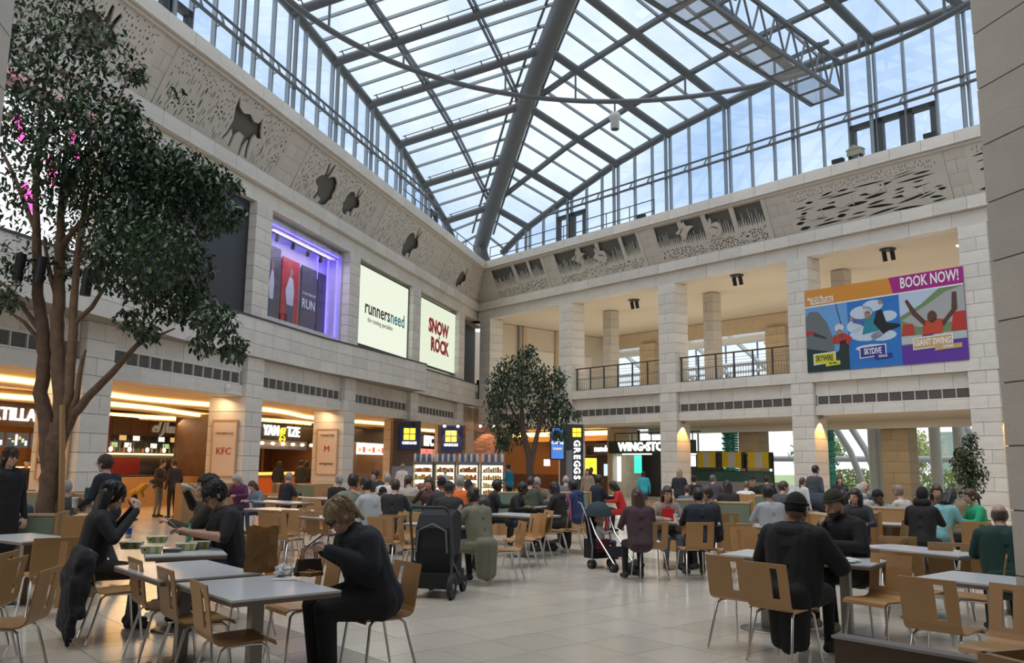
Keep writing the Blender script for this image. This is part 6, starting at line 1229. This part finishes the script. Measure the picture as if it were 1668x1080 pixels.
def hair(t, hc, Hm, hs, style, col, up, fine=False):
    if style == 'none': return
    mt = hairm(col); M = Matrix.Translation(hc) @ Hm.to_4x4() @ Matrix.Scale(hs, 4); m = MB()
    def shell(c, r, keep, n=20, k=14):
        b = MB(); b.ell(c, *r, n, k); f = [q for q in b.f if keep(sum((V(b.v[i]) for i in q), V())/len(q))]; m.add(b.v, f, True)
    if style == 'bald': shell((0, -.012, .012), (.081, .10, .100), lambda p: p.z < .035 and p.y < .0 and p.z > -.06)
    elif style in ('short', 'long', 'bun', 'tail', 'bob', 'afro', 'fringe'):
        hl = .055 if style != 'fringe' else .04; e = .012 if style == 'afro' else 0
        shell((0, -.012, .022), (.083+e, .106+e, .110+e), lambda p: p.z > (hl if p.y > .045 else (-.0 if p.y > .005 else -.075)))
        if style in ('long', 'bob'):
            L = .30 if style == 'long' else .13
            for q in (-1, 0, 1): capsule(m, (q*.04, -.06, .0), (q*.055, -.075+.02*abs(q), -L), .055, .04 if style == 'long' else .05)
            for q in (-1, 1): capsule(m, (q*.070, -.02, .03), (q*.078, -.03, -.09 if style == 'bob' else -.2), .024, .02)
        if style == 'bun': m.ell((0, -.1, .07), .045, .045, .045)
        if style == 'tail': m.ell((0, -.105, .03), .028, .028, .028); capsule(m, (0, -.115, .02), (0, -.12, -.15), .03, .014)
    if style in ('beanie', 'cap', 'hood'):
        shell((0, -.012, .03), (.086, .108, .118), lambda p: p.z > (.045 if style != 'hood' else .05) or (p.y < (-.01 if style != 'hood' else .035) and p.z > (-.01 if style != 'hood' else -.12)))
        if style == 'beanie': m.tube([(.083*math.cos(a), -.012+.105*math.sin(a), .05+.006*math.sin(a)) for a in [6.2832*i/24 for i in range(25)]], .012, 7)
        if style == 'cap': m.ell((0, .115, .06), .07, .07, .010)
        if style == 'hood': capsule(m, (-.06, -.05, -.1), (.06, -.05, -.1), .07, .07); mt = cloth(col)
        if style != 'hood': mt = cloth(col)
    if fine and style not in ('bald', 'beanie', 'cap', 'hood'):            # locks of hair over the shell
        rn = random.Random(11); k = 0
        while k < 420:
            v = V((rn.gauss(0, 1), rn.gauss(0, 1), rn.gauss(0, 1))).normalized(); p = V((v.x*.084, -.012+v.y*.107, .022+v.z*.111))
            if not p.z > (.06 if p.y > .045 else (.01 if p.y > .005 else -.06)): continue
            n = V((v.x/.084, v.y/.107, v.z/.111)).normalized(); d = (V((p.x*2.5, p.y*1.5-.01+(.06 if style == 'fringe' and p.y > 0 else 0), -.16 if p.z < .1 else -.03))+V((rn.uniform(-.05, .05), rn.uniform(-.05, .05), 0))); d = (d-n*d.dot(n)).normalized(); L = rn.uniform(.03, .045) if style in ('short', 'afro') else rn.uniform(.06, .10)
            m.tube([p-n*.002, p+n*.0025+d*L*.5-n*L*L*1.3, p+d*L-n*L*L*4.6], [.0042, .0046, .0012], 4); k += 1
    nm = {'beanie': 'beanie', 'cap': 'cap', 'hood': 'hood'}.get(style, 'hair'); o = m.build(nm, mt, t); o.matrix_local = M
    if nm == 'hair':
        for v in o.data.vertices: q = v.co; k = .007*noise.noise(V((q.x*55, q.y*55, q.z*9)))+.006*noise.noise(q*26); v.co += v.normal*k
    s = o.modifiers.new('s', 'SOLIDIFY'); s.thickness = .006; return o
def face(t, hc, Hm, hs, opt):
    M = Matrix.Translation(hc) @ Hm.to_4x4() @ Matrix.Scale(hs, 4)
    def add(m, nm, mt): o = m.build(nm, mt, t); o.matrix_local = M; return o
    for s in (-1, 1):
        add(MB().ell((s*.031, .081, .004), .013, .008, .0065, 10, 6), 'eye', mat('eye_white', (.5, .47, .44), .3)); add(MB().ell((s*.031, .0875, .004), .006, .004, .006, 8, 6), 'iris', mat('iris_dark', (.03, .02, .015), .2)); add(MB().tube([(s*.015, .0925, .024), (s*.032, .0925, .029), (s*.05, .083, .023)], .004, 5), 'eyebrow', hairm(opt.get('brow', opt['hc'])))
    add(MB().ell((0, .0905, -.060), .021, .006, .006, 10, 6), 'mouth', mat('lips_'+opt['skin'], tuple(v*k for v, k in zip(SKINC[opt['skin']], (.75, .5, .5))), .5))
    if opt.get('glasses'):
        m = MB()
        for s in (-1, 1): m.tube([(s*.033+.024*math.cos(a), .100, .004+.019*math.sin(a)) for a in [6.2832*i/16 for i in range(17)]], .0034, 5); m.tube([(s*.056, .098, .008), (s*.079, .0, .008)], .003, 5)
        m.tube([(-.01, .102, .006), (.01, .102, .006)], .003, 5); add(m, 'glasses', BLACK)
    if opt.get('beard'):
        b = MB(); b.ell((0, .026, -.066), .058, .068, .058, 16, 12); b.f = [q for q in b.f if (lambda p: p.z < -.055 and p.y > -.005 or (p.z < -.07 and p.y > 0))(sum((V(b.v[i]) for i in q), V())/len(q))]; b.mi = b.mi[:len(b.f)]; b.sm = b.sm[:len(b.f)]; o = add(b, 'beard', hairm(opt['hc']))
PC = [0]
PGRP = 'people in the food court'
def person(p, h, pose, label, top, bot, hs='short', hc=(.012, .01, .01), sk='l', shoe=(.03, .03, .03), vox=.016, key=None, scale=1.0, **opt):
    opt['skin'] = sk; opt['hc'] = hc; B, c, Hm, hz, up = figure(pose, opt)
    if key is None: PLACED.append(V((p.x, p.y, 0)))
    t = thing('person', label, 'person', (p.x, p.y, p.z if key is None and opt.get('zoff') else 0), -R(h), PGRP); t.scale = (scale,)*3
    if opt.get('zoff'): t.location.z = opt['zoff']
    PC[0] += 1; k = key if key else 'p%d' % PC[0]
    if k not in MCACHE: MCACHE[k] = body_mesh(B, vox, 'body'); [MCACHE[k].materials.append(skin('l')) for _ in range(4)] if len(MCACHE[k].materials) == 0 else None
    o = bpy.data.objects.new('body', MCACHE[k]); link(o, t)
    for i, mt in enumerate((skin(sk), cloth(top), cloth(bot), cloth(shoe))): o.material_slots[i].link = 'OBJECT'; o.material_slots[i].material = mt
    hair(t, c, Hm, hz, hs, hc, up, opt.get('fine', False))
    if opt.get('face'): face(t, c, Hm, hz, opt)
    return t, B, c, Hm, up
PLACED = []
def clear(p):
    if any((p-q).length < .58 for q in PLACED): return False
    for c, d, L, w0, w1 in BENCHES:
        v = p-c; a = v.dot(d); n = v.dot(V((-d.y, d.x, 0)))
        if abs(a) < L/2+.2 and w0-.32 < n < w1+.32: return False
    return True
def spot(p):
    for k in range(40):
        f = 1+.012*((k+1)//2)*(1 if k % 2 else -1); q = V((p.x*f, p.y*f, 0))
        if clear(q): break
    PLACED.append(q); return q
def seat_at(x, y, z=1.30): q = atz(x, y, z); q.z = 0; return q
def at_Y(x, Y): q = aty(x, 750, Y); q.z = 0; return q
BLK = (.010, .010, .012); NVY = (.012, .016, .03); JEAN = (.03, .04, .075); CHAR = (.03, .032, .036)
# ---- the near figures, with faces and five-fingered hands
N = dict(vox=.0078, fine=True, face=True)
# blonde woman with the phone
t, B, c, Hm, up = person(V((-1.10, 7.02, 0)), 236, 'sit', 'blonde woman in dark jacket and glasses looking at her phone', (.014, .017, .026), BLK, 'fringe', (.34, .25, .14), 'l', lean=22, hpitch=18, hyaw=8, arms=1.2, bulk=1.3, scale=1.09, hsize=1.06, glasses=True, brow=(.12, .08, .05), armL=((-.27, .16, .80), (-.07, .40, .90)), armR=((.27, .14, .79), (.08, .38, .89)), handL=((.45, .5, .35), (-.6, -.3, .6), .9), handR=((-.45, .5, .3), (.6, -.3, .6), .9), legs=1.4, collar=True, **N)
m = MB(); capsule(m, (-.02, -.105, -.0), (-.02, -.11, -.13), .026, .013); capsule(m, (.07, .01, .02), (.078, .0, -.07), .02, .016); o = m.build('hair', hairm((.34, .25, .14)), t); o.matrix_local = Matrix.Translation(c) @ Hm.to_4x4()
ph = thing('smartphone', 'phone in a dark case held by the blonde woman', 'phone', t.matrix_basis @ V((.0, .465, .965)), t.rotation_euler.z); ph.rotation_euler = (R(-35), 0, t.rotation_euler.z)
MB().box(-.037, .037, -.078, .078, -.005, .005).build('phone_body', BLACK, ph); MB().box(-.033, .033, -.072, .072, .005, .006).build('phone_screen', emis('phone_glow', (.35, .3, .25), .5), ph)
# black sweater diner, seen from behind
t, B, c, Hm, up = person(V((-4.12, 8.62, 0)), 62, 'sit', 'person in black sweater and olive trousers eating at the carton table', (.012, .012, .013), (.030, .028, .020), 'bob', (.008, .007, .007), 'l', (.02, .02, .022), lean=10, hpitch=6, bulk=1.08, scale=1.09, hsize=1.06, armL=((-.26, .18, .82), (-.06, .34, 1.06)), armR=((.26, .18, .82), (.07, .36, 1.05)), handL=((.3, .1, .6), (-.5, .5, .3), 1.0), handR=((-.3, .1, .6), (.5, .5, .3), 1.0), **N)
# drinking young man
t, B, c, Hm, up = person(V((-3.50, 10.02, 0)), 258, 'sit', 'young man in dark olive jacket drinking from a glass bottle', (.030, .026, .016), JEAN, 'short', (.010, .009, .009), 'l', lean=2, hpitch=-14, bulk=1.18, scale=1.12, hsize=1.08, collar=True, armR=((.33, .22, 1.0), (.10, .27, 1.17)), armL=((-.27, .16, .80), (-.08, .36, .86)), handR=((-.6, .05, .25), (.2, .75, .4), 1.2), handL=((.3, .6, .2), (-.4, -.2, .8), .9), **N)
w = t.matrix_basis @ (c+Hm @ V((0, .18, -.035))); bt_ = thing('glass_bottle', 'clear glass bottle tipped to the young man mouth', 'bottle', w, t.rotation_euler.z); bt_.rotation_euler = (R(80), 0, t.rotation_euler.z)
MB().lathe([(.012, .0), (.012, -.0), (.013, .04), (.03, .07), (.033, .16), (.03, .17)], 14).build('bottle_body', mat('bottle_glass', (.42, .44, .36), .15), bt_); bt_.rotation_euler = (R(-72), 0, t.rotation_euler.z); bt_.location = t.matrix_basis @ (c+Hm @ V((0, .10, -.055)))
# man with glasses
t, B, c, Hm, up = person(V((-2.98, 9.25, 0)), 238, 'sit', 'man with glasses in a black tee looking down at his phone', (.010, .011, .013), JEAN, 'short', (.010, .009, .009), 't', lean=12, hpitch=22, bulk=1.16, sleeve=0, glasses=True, scale=1.10, hsize=1.08, armL=((-.28, .15, .80), (-.06, .40, .84)), armR=((.28, .17, .79), (.14, .44, .83)), handL=((.3, .6, .25), (-.5, -.2, .8), .9), handR=((-.35, .6, .25), (.5, -.2, .8), .9), **N)
ph = thing('smartphone', 'phone held by the man with glasses', 'phone', t.matrix_basis @ V((.05, .54, .93)), t.rotation_euler.z); ph.rotation_euler = (R(40), 0, t.rotation_euler.z); MB().box(-.035, .035, -.072, .072, -.004, .004).build('phone_body', mat('phone_silver', (.3, .3, .3), .3, metal=.6), ph); MB().box(-.031, .031, -.068, .068, .004, .005).build('phone_screen', emis('phone_glow', (.35, .3, .25), .5), ph)
wb_ = MB().lathe([(.033, -.012), (.036, 0), (.033, .012)], 12).build('wristwatch', BLACK, t); wb_.location = (.145, .425, .832); wb_.rotation_euler = (R(90), R(20), 0)
# black puffer coat, seen from behind
t, B, c, Hm, up = person(V((2.52, 7.72, 0)), 42, 'sit', 'person in long black puffer coat and black beanie seen from behind', (.011, .012, .015), BLK, 'beanie', (.008, .008, .009), 'm', lean=6, hpitch=4, scale=1.05, hsize=1.08, bulk=1.42, arms=1.35, coat=True, hoodb=True, armL=((-.34, .12, .78), (-.12, .38, .84)), armR=((.34, .16, .76), (.14, .44, .83)), **{**N, 'face': False, 'vox': .008})
# beanie man
t, B, c, Hm, up = person(V((3.56, 9.12, 0)), 246, 'sit', 'bearded man in olive beanie and black jacket with raised hand', (.010, .010, .011), BLK, 'beanie', (.030, .028, .016), 't', (.50, .44, .36), lean=14, hpitch=4, scale=1.07, hsize=1.08, bulk=1.24, arms=1.15, beard=False, collar=True, armR=((.30, .18, .80), (.05, .32, 1.0)), armL=((-.28, .16, .80), (-.06, .42, .82)), handR=((-.4, .5, .25), (.5, .5, .5), .5), **N)
face(t, c, Hm, 1.08, {'skin': 't', 'hc': (.02, .014, .01), 'beard': True})
# standing woman and walking boy at the left
t, B, c, Hm, up = person(at_Y(14, 11.3), 120, 'stand', 'standing woman in long black coat at the left edge', BLK, BLK, 'bob', (.035, .018, .012), 'l', vox=.009, fine=True, face=True, lean=2, coat=True, bulk=1.1, scale=1.045)
t, B, c, Hm, up = person(at_Y(178, 11.9), 285, 'stand', 'walking boy in navy jacket carrying a cup and a bag', NVY, CHAR, 'short', (.05, .035, .022), 'l', vox=.009, fine=True, face=True, lean=5, bulk=1.05, glasses=True, armL=((-.25, .05, .75), (-.16, .30, .66)), armR=((.25, .02, .74), (.18, .28, .62)), legL=((-.10, .16, .50), (-.11, .10, .10)), legR=((.10, .0, .50), (.11, -.22, .13)))
cu = thing('paper_cup', 'white takeaway cup held by the walking boy', 'cup', t.matrix_basis @ V((-.12, .40, 1.0)), 0); MB().lathe([(.033, 0), (.043, .12), (.046, .125)], 12).build('cup', PAPER, cu); MB().lathe([(.047, .125), (.04, .14)], 12).build('lid', PAPER, cu)
bg = thing('plastic_bag', 'pale crumpled carrier bag held by the walking boy', 'bag', t.matrix_basis @ V((.16, .4, .72)), .4); b = MB(); b.hexa([(-.1, -.03, 0), (.12, -.03, -.02), (.12, .03, -.02), (-.1, .03, 0), (-.04, -.02, .26), (.05, -.02, .26), (.05, .02, .26), (-.04, .02, .26)]); b.build('bag_body', mat('bag_pale', (.35, .40, .36), .5), bg)
# jacket over the chair back
q = atz(142, 893, .84); b = Body()
for i in range(17):                                        # shoulders hooked over the back rest, skirts hanging behind
    z_ = .80-.042*i; w_ = .22+.09*i/16+.012*math.sin(i*1.3); y_ = -.035-.075*min(1, i/5); b.cap((-w_, y_, z_), (w_*(1.0 if i < 12 else .8), y_-.012*math.sin(i*.9), z_), .062-.001*i, .058-.001*i, 1)
b.cap((-.2, .02, .78), (.2, .02, .78), .05, .05, 1); b.cap((-.25, -.02, .74), (-.33, -.06, .36), .06, .045, 1); b.cap((.25, -.02, .74), (.34, -.07, .30), .06, .045, 1); b.cap((.1, -.12, .2), (.2, -.13, .03), .06, .03, 1)
me = body_mesh(b, .012, 'jacket'); me.materials.append(cloth((.011, .012, .018)))
for p_ in me.polygons: p_.material_index = 0
for v_ in me.vertices: v_.co += v_.normal*.02*noise.noise(v_.co*9)
o = bpy.data.objects.new('draped_jacket', me); link(o); o.location = (q.x, q.y, 0); o.rotation_euler = (0, 0, -R(55)); tag(o, 'dark jacket draped over the chair of the black sweater diner', 'jacket')
# ---- middle figures
Mv = dict(vox=.011)
person(seat_at(741, 800, 1.22), 75, 'sit', 'man in navy jacket bending over the table behind the pram', (.014, .022, .040), JEAN, 'short', (.03, .025, .02), 't', lean=42, hpitch=10, bulk=1.2, hoodb=True, **Mv)
person(V((-.42, 12.1, 0)), 318, 'sit', 'woman in long olive coat seated with her back to the aisle', (.17, .165, .115), BLK, 'bun', (.012, .010, .010), 'm', lean=14, coat=True, bulk=1.12, arms=1.15, armL=((-.26, .2, .82), (-.1, .36, 1.0)), **Mv)
person(seat_at(764, 776, 1.40), 185, 'sit', 'man in black jacket facing the camera behind the pram', (.014, .014, .016), BLK, 'cap', (.012, .012, .013), 'm', face=True, collar=True, bulk=1.1, **Mv)
person(seat_at(803, 777, 1.38), 80, 'sit', 'dark-haired person in profile behind the olive coat woman', (.015, .012, .012), BLK, 'afro', (.02, .012, .010), 'd', **Mv)
person(seat_at(838, 782, 1.34), 105, 'sit', 'person in black jacket and glasses at the aisle table', (.013, .014, .016), JEAN, 'short', (.01, .01, .01), 'd', glasses=True, face=True, lean=14, **Mv)
person(seat_at(1041, 801, 1.27), 352, 'sit', 'girl with long brown hair and pale shoulders seen from behind', (.055, .03, .04), BLK, 'long', (.045, .025, .018), 'l', sleeve=0, armL=((-.26, .12, .78), (-.2, .3, .74)), armR=((.24, .16, .80), (.1, .4, .82)), **Mv)
person(seat_at(1083, 794, 1.29), 172, 'sit', 'laughing girl with long brown hair facing the camera', (.30, .25, .20), (.10, .11, .13), 'long', (.035, .02, .013), 'l', face=True, lean=10, **Mv)
person(seat_at(1140, 796, 1.31), 356, 'sit', 'man in dark blue jacket seen from behind at the four sitters table', (.014, .018, .028), BLK, 'short', (.008, .008, .008), 'm', bulk=1.2, **Mv)
person(seat_at(1160, 791, 1.33), 262, 'sit', 'boy with tousled brown hair beside the dark blue man', (.02, .02, .024), BLK, 'afro', (.05, .03, .018), 'l', **Mv)
t, B, c, Hm, up = person(seat_at(910, 784, 1.33), 292, 'sit', 'person in long black coat with a pink strap', (.012, .010, .012), BLK, 'long', (.012, .009, .010), 'd', coat=True, bulk=1.15, hoodb=True, **Mv)
MB().tube([(.10, -.10, 1.1), (.12, -.18, .95), (.12, -.2, .7), (.10, -.2, .45)], .022, 7).build('pink_strap', mat('strap_pink', (.45, .06, .16), .6), t)
person(seat_at(940, 780, 1.35), 300, 'sit', 'person in bright navy jacket with curly black hair', (.016, .03, .10), JEAN, 'afro', (.008, .008, .009), 'd', bulk=1.1, hoodb=True, **Mv)
t, B, c, Hm, up = person(STR.location+V((.02, .12, 0)), 100, 'sit', 'baby in white top sitting in the umbrella stroller', (.45, .42, .42), JEAN, 'bald', (.30, .2, .1), 'l', vox=.013, scale=.52, hsize=1.45, lean=-8, zoff=.13, armL=((-.2, .12, .8), (-.1, .26, .85)), armR=((.2, .12, .8), (.1, .26, .85)))
person(V((5.95+.2, 12.4, 0)) if 0 else seat_at(1632, 826, 1.27), 20, 'sit', 'balding man in dark green sweater by the right pier', (.012, .045, .038), BLK, 'bald', (.10, .07, .05), 'l', bulk=1.3, arms=1.15, lean=14, **Mv)
# ---- the crowd: pixel of the head top, pose, heading, colours
K = ('S1', 'S2', 'S3', 'S4')
SV = {'S1': dict(lean=8), 'S2': dict(lean=18, hpitch=14), 'S3': dict(lean=6, hyaw=30, bulk=1.12), 'S4': dict(lean=10, armR=((.3, .2, .85), (.06, .34, 1.06)), bulk=1.05), 'T1': dict(lean=2), 'T2': dict(lean=6, armL=((-.25, .05, .75), (-.16, .30, .72)), armR=((.25, .05, .75), (.16, .30, .72)))}
GRY, WHT_, TEAL, GRN = (.25, .25, .25), (.55, .55, .55), (.16, .36, .38), (.02, .30, .14)
BH_, BR_, GH_, BL_ = (.010, .009, .009), (.05, .03, .018), (.30, .29, .27), (.30, .21, .11)
CR = [(571, 774, 1.44, 'S1', 18, (.16, .19, .15), JEAN, 'short', BH_, 'm', 'person in grey green hoodie seated with back to the camera'), (606, 779, 1.40, 'S4', 300, (.34, .36, .37), JEAN, 'short', BH_, 'l', 'man in pale grey tee with hands clasped'), (549, 776, 1.33, 'S1', 20, BLK, BLK, 'bun', GH_, 'l', 'person in black coat left of the grey green hoodie'), (642, 783, 1.33, 'S1', 10, (.02, .02, .022), BLK, 'short', BR_, 'l', 'person in black jacket behind the long green bench'), (665, 776, 1.36, 'S3', 0, (.40, .36, .32), JEAN, 'tail', BR_, 'l', 'person in cream top with a dark strap behind the green bench'), (687, 790, 1.18, 'S1', 0, (.42, .18, .20), JEAN, 'tail', (.12, .07, .04), 'l', 'child in pink top behind the green bench'), (688, 775, 1.36, 'S2', 30, BLK, BLK, 'short', BH_, 'm', 'dark-haired person behind the pink child'), (704, 778, 1.36, 'S4', 200, (.10, .05, .05), BLK, 'long', BR_, 'l', 'woman with long brown hair facing the green bench'), (722, 780, 1.36, 'S1', 340, CHAR, BLK, 'beanie', BLK, 'm', 'person in dark beanie left of the orange vest'),
      (629, 773, 1.38, 'S1', 10, WHT_, GRY, 'short', GH_, 'l', 'white-haired person in white top left of the green bench'), (613, 768, 1.42, 'S3', 190, CHAR, BLK, 'short', BH_, 'l', 'pale-faced person behind the grey tee man'), (632, 792, 1.18, 'S2', 200, BLK, BLK, 'cap', BLK, 'l', 'child in dark cap beside the green bench'), (748, 774, 1.42, 'S1', 5, (.75, .14, .02), GRY, 'short', GH_, 'l', 'person in orange high visibility vest'), (732, 786, 1.3, 'S3', 0, (.03, .03, .03), BLK, 'beanie', (.03, .03, .03), 'm', 'person in patterned dark cap before the orange vest'),
      (395, 771, 1.36, 'S2', 200, (.10, .02, .08), CHAR, 'bob', GH_, 'l', 'grey-haired woman in purple before the grill counter'), (466, 771, 1.36, 'S1', 40, (.014, .016, .024), BLK, 'short', GH_, 'l', 'grey-haired man in dark coat before the noodle counter'), (424, 782, 1.22, 'S2', 220, (.12, .16, .22), JEAN, 'bob', BR_, 'l', 'child in blue grey beside the purple woman'), (880, 776, 1.38, 'S2', 200, (.20, .16, .12), BLK, 'short', GH_, 'l', 'grey-haired person right of the smaller tree'), (862, 778, 1.36, 'S1', 20, (.05, .06, .04), BLK, 'short', BR_, 'l', 'person in dark olive below the smaller tree'), (921, 776, 1.36, 'S1', 10, (.12, .12, .13), BLK, 'bald', GH_, 'l', 'bald person in grey below the GREGGS tower'), (972, 775, 1.38, 'S3', 60, NVY, JEAN, 'short', BH_, 'd', 'person in navy jacket before the yellow screen'),
      (1013, 783, 1.27, 'S2', 280, (.45, .02, .015), (.45, .02, .015), 'bob', BH_, 'd', 'woman in bright red dress bending forward'), (1131, 776, 1.34, 'S1', 0, BLK, BLK, 'bun', BH_, 'l', 'person in black with a high bun behind the laughing girl'), (1118, 792, 1.18, 'S1', 20, (.05, .09, .16), JEAN, 'short', BR_, 'l', 'child in blue behind the laughing girl'), (1187, 784, 1.33, 'S1', 350, (.02, .016, .016), BLK, 'long', (.02, .013, .012), 'l', 'person with long dark hair behind the green bench section'), (1212, 783, 1.30, 'S2', 30, WHT_, JEAN, 'short', (.10, .06, .03), 'l', 'boy in white tee behind the green bench section'), (1160, 775, 1.37, 'S3', 30, (.07, .06, .08), BLK, 'short', (.12, .10, .10), 'l', 'person in mauve grey before the green glass counter'), (1226, 777, 1.36, 'S1', 200, BLK, BLK, 'cap', BLK, 'l', 'person in dark cap facing the white tee boy'), (1255, 792, 1.35, 'S1', 350, (.30, .32, .34), JEAN, 'short', BH_, 'm', 'person in pale grey long sleeves seen from behind'), (1272, 786, 1.33, 'S3', 60, (.06, .06, .07), BLK, 'short', BR_, 'l', 'person in charcoal beside the pale grey sleeves'), (1248, 776, 1.36, 'S1', 20, BLK, BLK, 'short', BH_, 'l', 'dark-haired person before the honey stone pier'),
      (1392, 797, 1.30, 'S3', 200, CHAR, BLK, 'long', BH_, 'l', 'woman with long black hair behind the beanie'), (1372, 803, 1.24, 'S1', 20, BLK, BLK, 'bob', BH_, 'l', 'dark-haired person just behind the olive beanie'), (1416, 785, 1.36, 'S4', 260, (.05, .06, .07), CHAR, 'bald', (.2, .1, .06), 'l', 'bald man eating by the hedge window'), (1446, 799, 1.28, 'S2', 250, (.20, .26, .32), JEAN, 'cap', BLK, 'm', 'man in pale blue shirt and black cap leaning forward'), (1470, 793, 1.32, 'S1', 330, (.45, .42, .40), BLK, 'short', (.25, .17, .15), 'l', 'person in pale fleece by the honey stone pier'), (1400, 792, 1.3, 'S1', 20, (.40, .38, .36), BLK, 'hood', (.40, .38, .36), 'l', 'person in pale hooded jacket behind the beanie man'), (1499, 797, 1.33, 'S1', 40, (.012, .012, .014), BLK, 'hood', (.010, .010, .012), 'm', 'person in black hood with a white strap'), (1530, 796, 1.32, 'S2', 70, TEAL, JEAN, 'bob', BH_, 'l', 'person in pale teal jacket leaning across the table'), (1524, 791, 1.36, 'S1', 200, (.10, .06, .05), BLK, 'bob', BR_, 'l', 'brown-haired person behind the teal jacket'), (1590, 799, 1.30, 'S1', 275, GRN, BLK, 'tail', (.06, .03, .02), 'l', 'girl in bright green hoodie with a ponytail'), (1552, 795, 1.3, 'S3', 10, (.20, .15, .09), BLK, 'short', BR_, 'l', 'person in tan coat between teal and green'),
      (112, 785, 1.3, 'S1', 320, (.06, .07, .06), BLK, 'short', GH_, 'l', 'grey-haired person with red scarf behind the tree trunk'), (38, 795, 1.25, 'S2', 300, (.06, .09, .14), JEAN, 'short', BR_, 'l', 'person in pale blue behind the left booth')]
for x, y, z, k, h, tc, bc, hs, hc, sk, lab in CR: person(spot(seat_at(x, y, z)), h, 'sit', lab, tc, bc, hs, hc, sk, key=k, vox=.016, scale=z/1.30, **SV[k])
ST = [(656, 756, 30, 'T1', 20, (.50, .48, .45), (.30, .26, .20), 'short', (.2, .15, .1), 'l', 'standing person in white and black jacket by the brown tower'), (830, 757, 33, 'T2', 300, (.01, .22, .34), BLK, 'bun', BH_, 'l', 'bakery worker in turquoise top by the smaller tree'), (1048, 768, 30, 'T1', 5, (.03, .30, .36), (.05, .03, .06), 'short', BH_, 'd', 'worker in turquoise tee at the wing kiosk counter'), (957, 764, 30, 'T1', 200, (.30, .22, .16), (.3, .24, .18), 'long', BR_, 'l', 'standing woman in beige before the yellow screen'), (963, 762, 31, 'T1', 190, BLK, BLK, 'short', BH_, 'd', 'standing person in black by the yellow screen'), (1106, 765, 25, 'T2', 30, (.014, .016, .02), BLK, 'long', BL_, 'l', 'blonde woman standing in dark jacket by the stone pier'), (1306, 779, 20, 'T1', 60, WHT_, TEAL, 'tail', BR_, 'l', 'standing girl in white top and teal leggings'), (1327, 759, 21, 'T1', 60, (.05, .06, .07), CHAR, 'short', BH_, 'l', 'tall bearded man standing in dark grey shirt'), (1346, 777, 21, 'T2', 90, (.05, .055, .06), CHAR, 'short', BH_, 'l', 'man in dark grey bending beside the tall man'), (1367, 776, 22, 'T1', 190, (.02, .02, .025), BLK, 'bob', (.06, .03, .02), 'l', 'standing woman in dark waistcoat over white shirt'),
      (262, 749, 25.5, 'T2', 100, (.05, .035, .025), (.18, .16, .13), 'short', BH_, 'l', 'man in brown jacket and pale trousers at the grill bar'), (285, 749, 25.5, 'T1', 300, (.04, .025, .02), BLK, 'short', BR_, 'l', 'person in dark checked coat standing at the grill bar'), (222, 772, 24, 'T2', 80, (.40, .22, .02), BLK, 'short', BH_, 'l', 'person in mustard top bending by the grill bar'), (44, 748, 24, 'T1', 130, BLK, BLK, 'cap', BLK, 'l', 'worker in black cap behind the TORTILLA counter'), (455, 752, 33, 'T1', 20, (.02, .02, .03), BLK, 'long', BH_, 'm', 'standing person at the noodle counter, left'), (490, 750, 33.5, 'T2', 20, (.03, .03, .03), BLK, 'short', BH_, 'm', 'standing person at the noodle counter, middle'), (500, 751, 34, 'T1', 30, (.05, .04, .03), BLK, 'bob', BH_, 'm', 'standing person at the noodle counter, right'), (525, 752, 36.2, 'T2', 200, (.55, .12, .02), BLK, 'short', BH_, 'l', 'cook in orange behind the noodle counter'), (725, 768, 35.4, 'T1', 20, (.45, .42, .42), CHAR, 'short', GH_, 'l', 'person in pale pink top at the bakery fridges')]
for x, y, Y, k, h, tc, bc, hs, hc, sk, lab in ST:
    q = aty(x, y, Y); sc = min(1.06, max(.8, q.z/1.71)); q.z = 0; o2 = dict(SV[k])
    if 'bending' in lab: o2['lean'] = 55; k = 'T3'
    person(spot(q), h, 'stand', lab, tc, bc, hs, hc, sk, key=k, vox=.016, scale=sc, **o2)
bpy.data.scenes.remove(TMP)
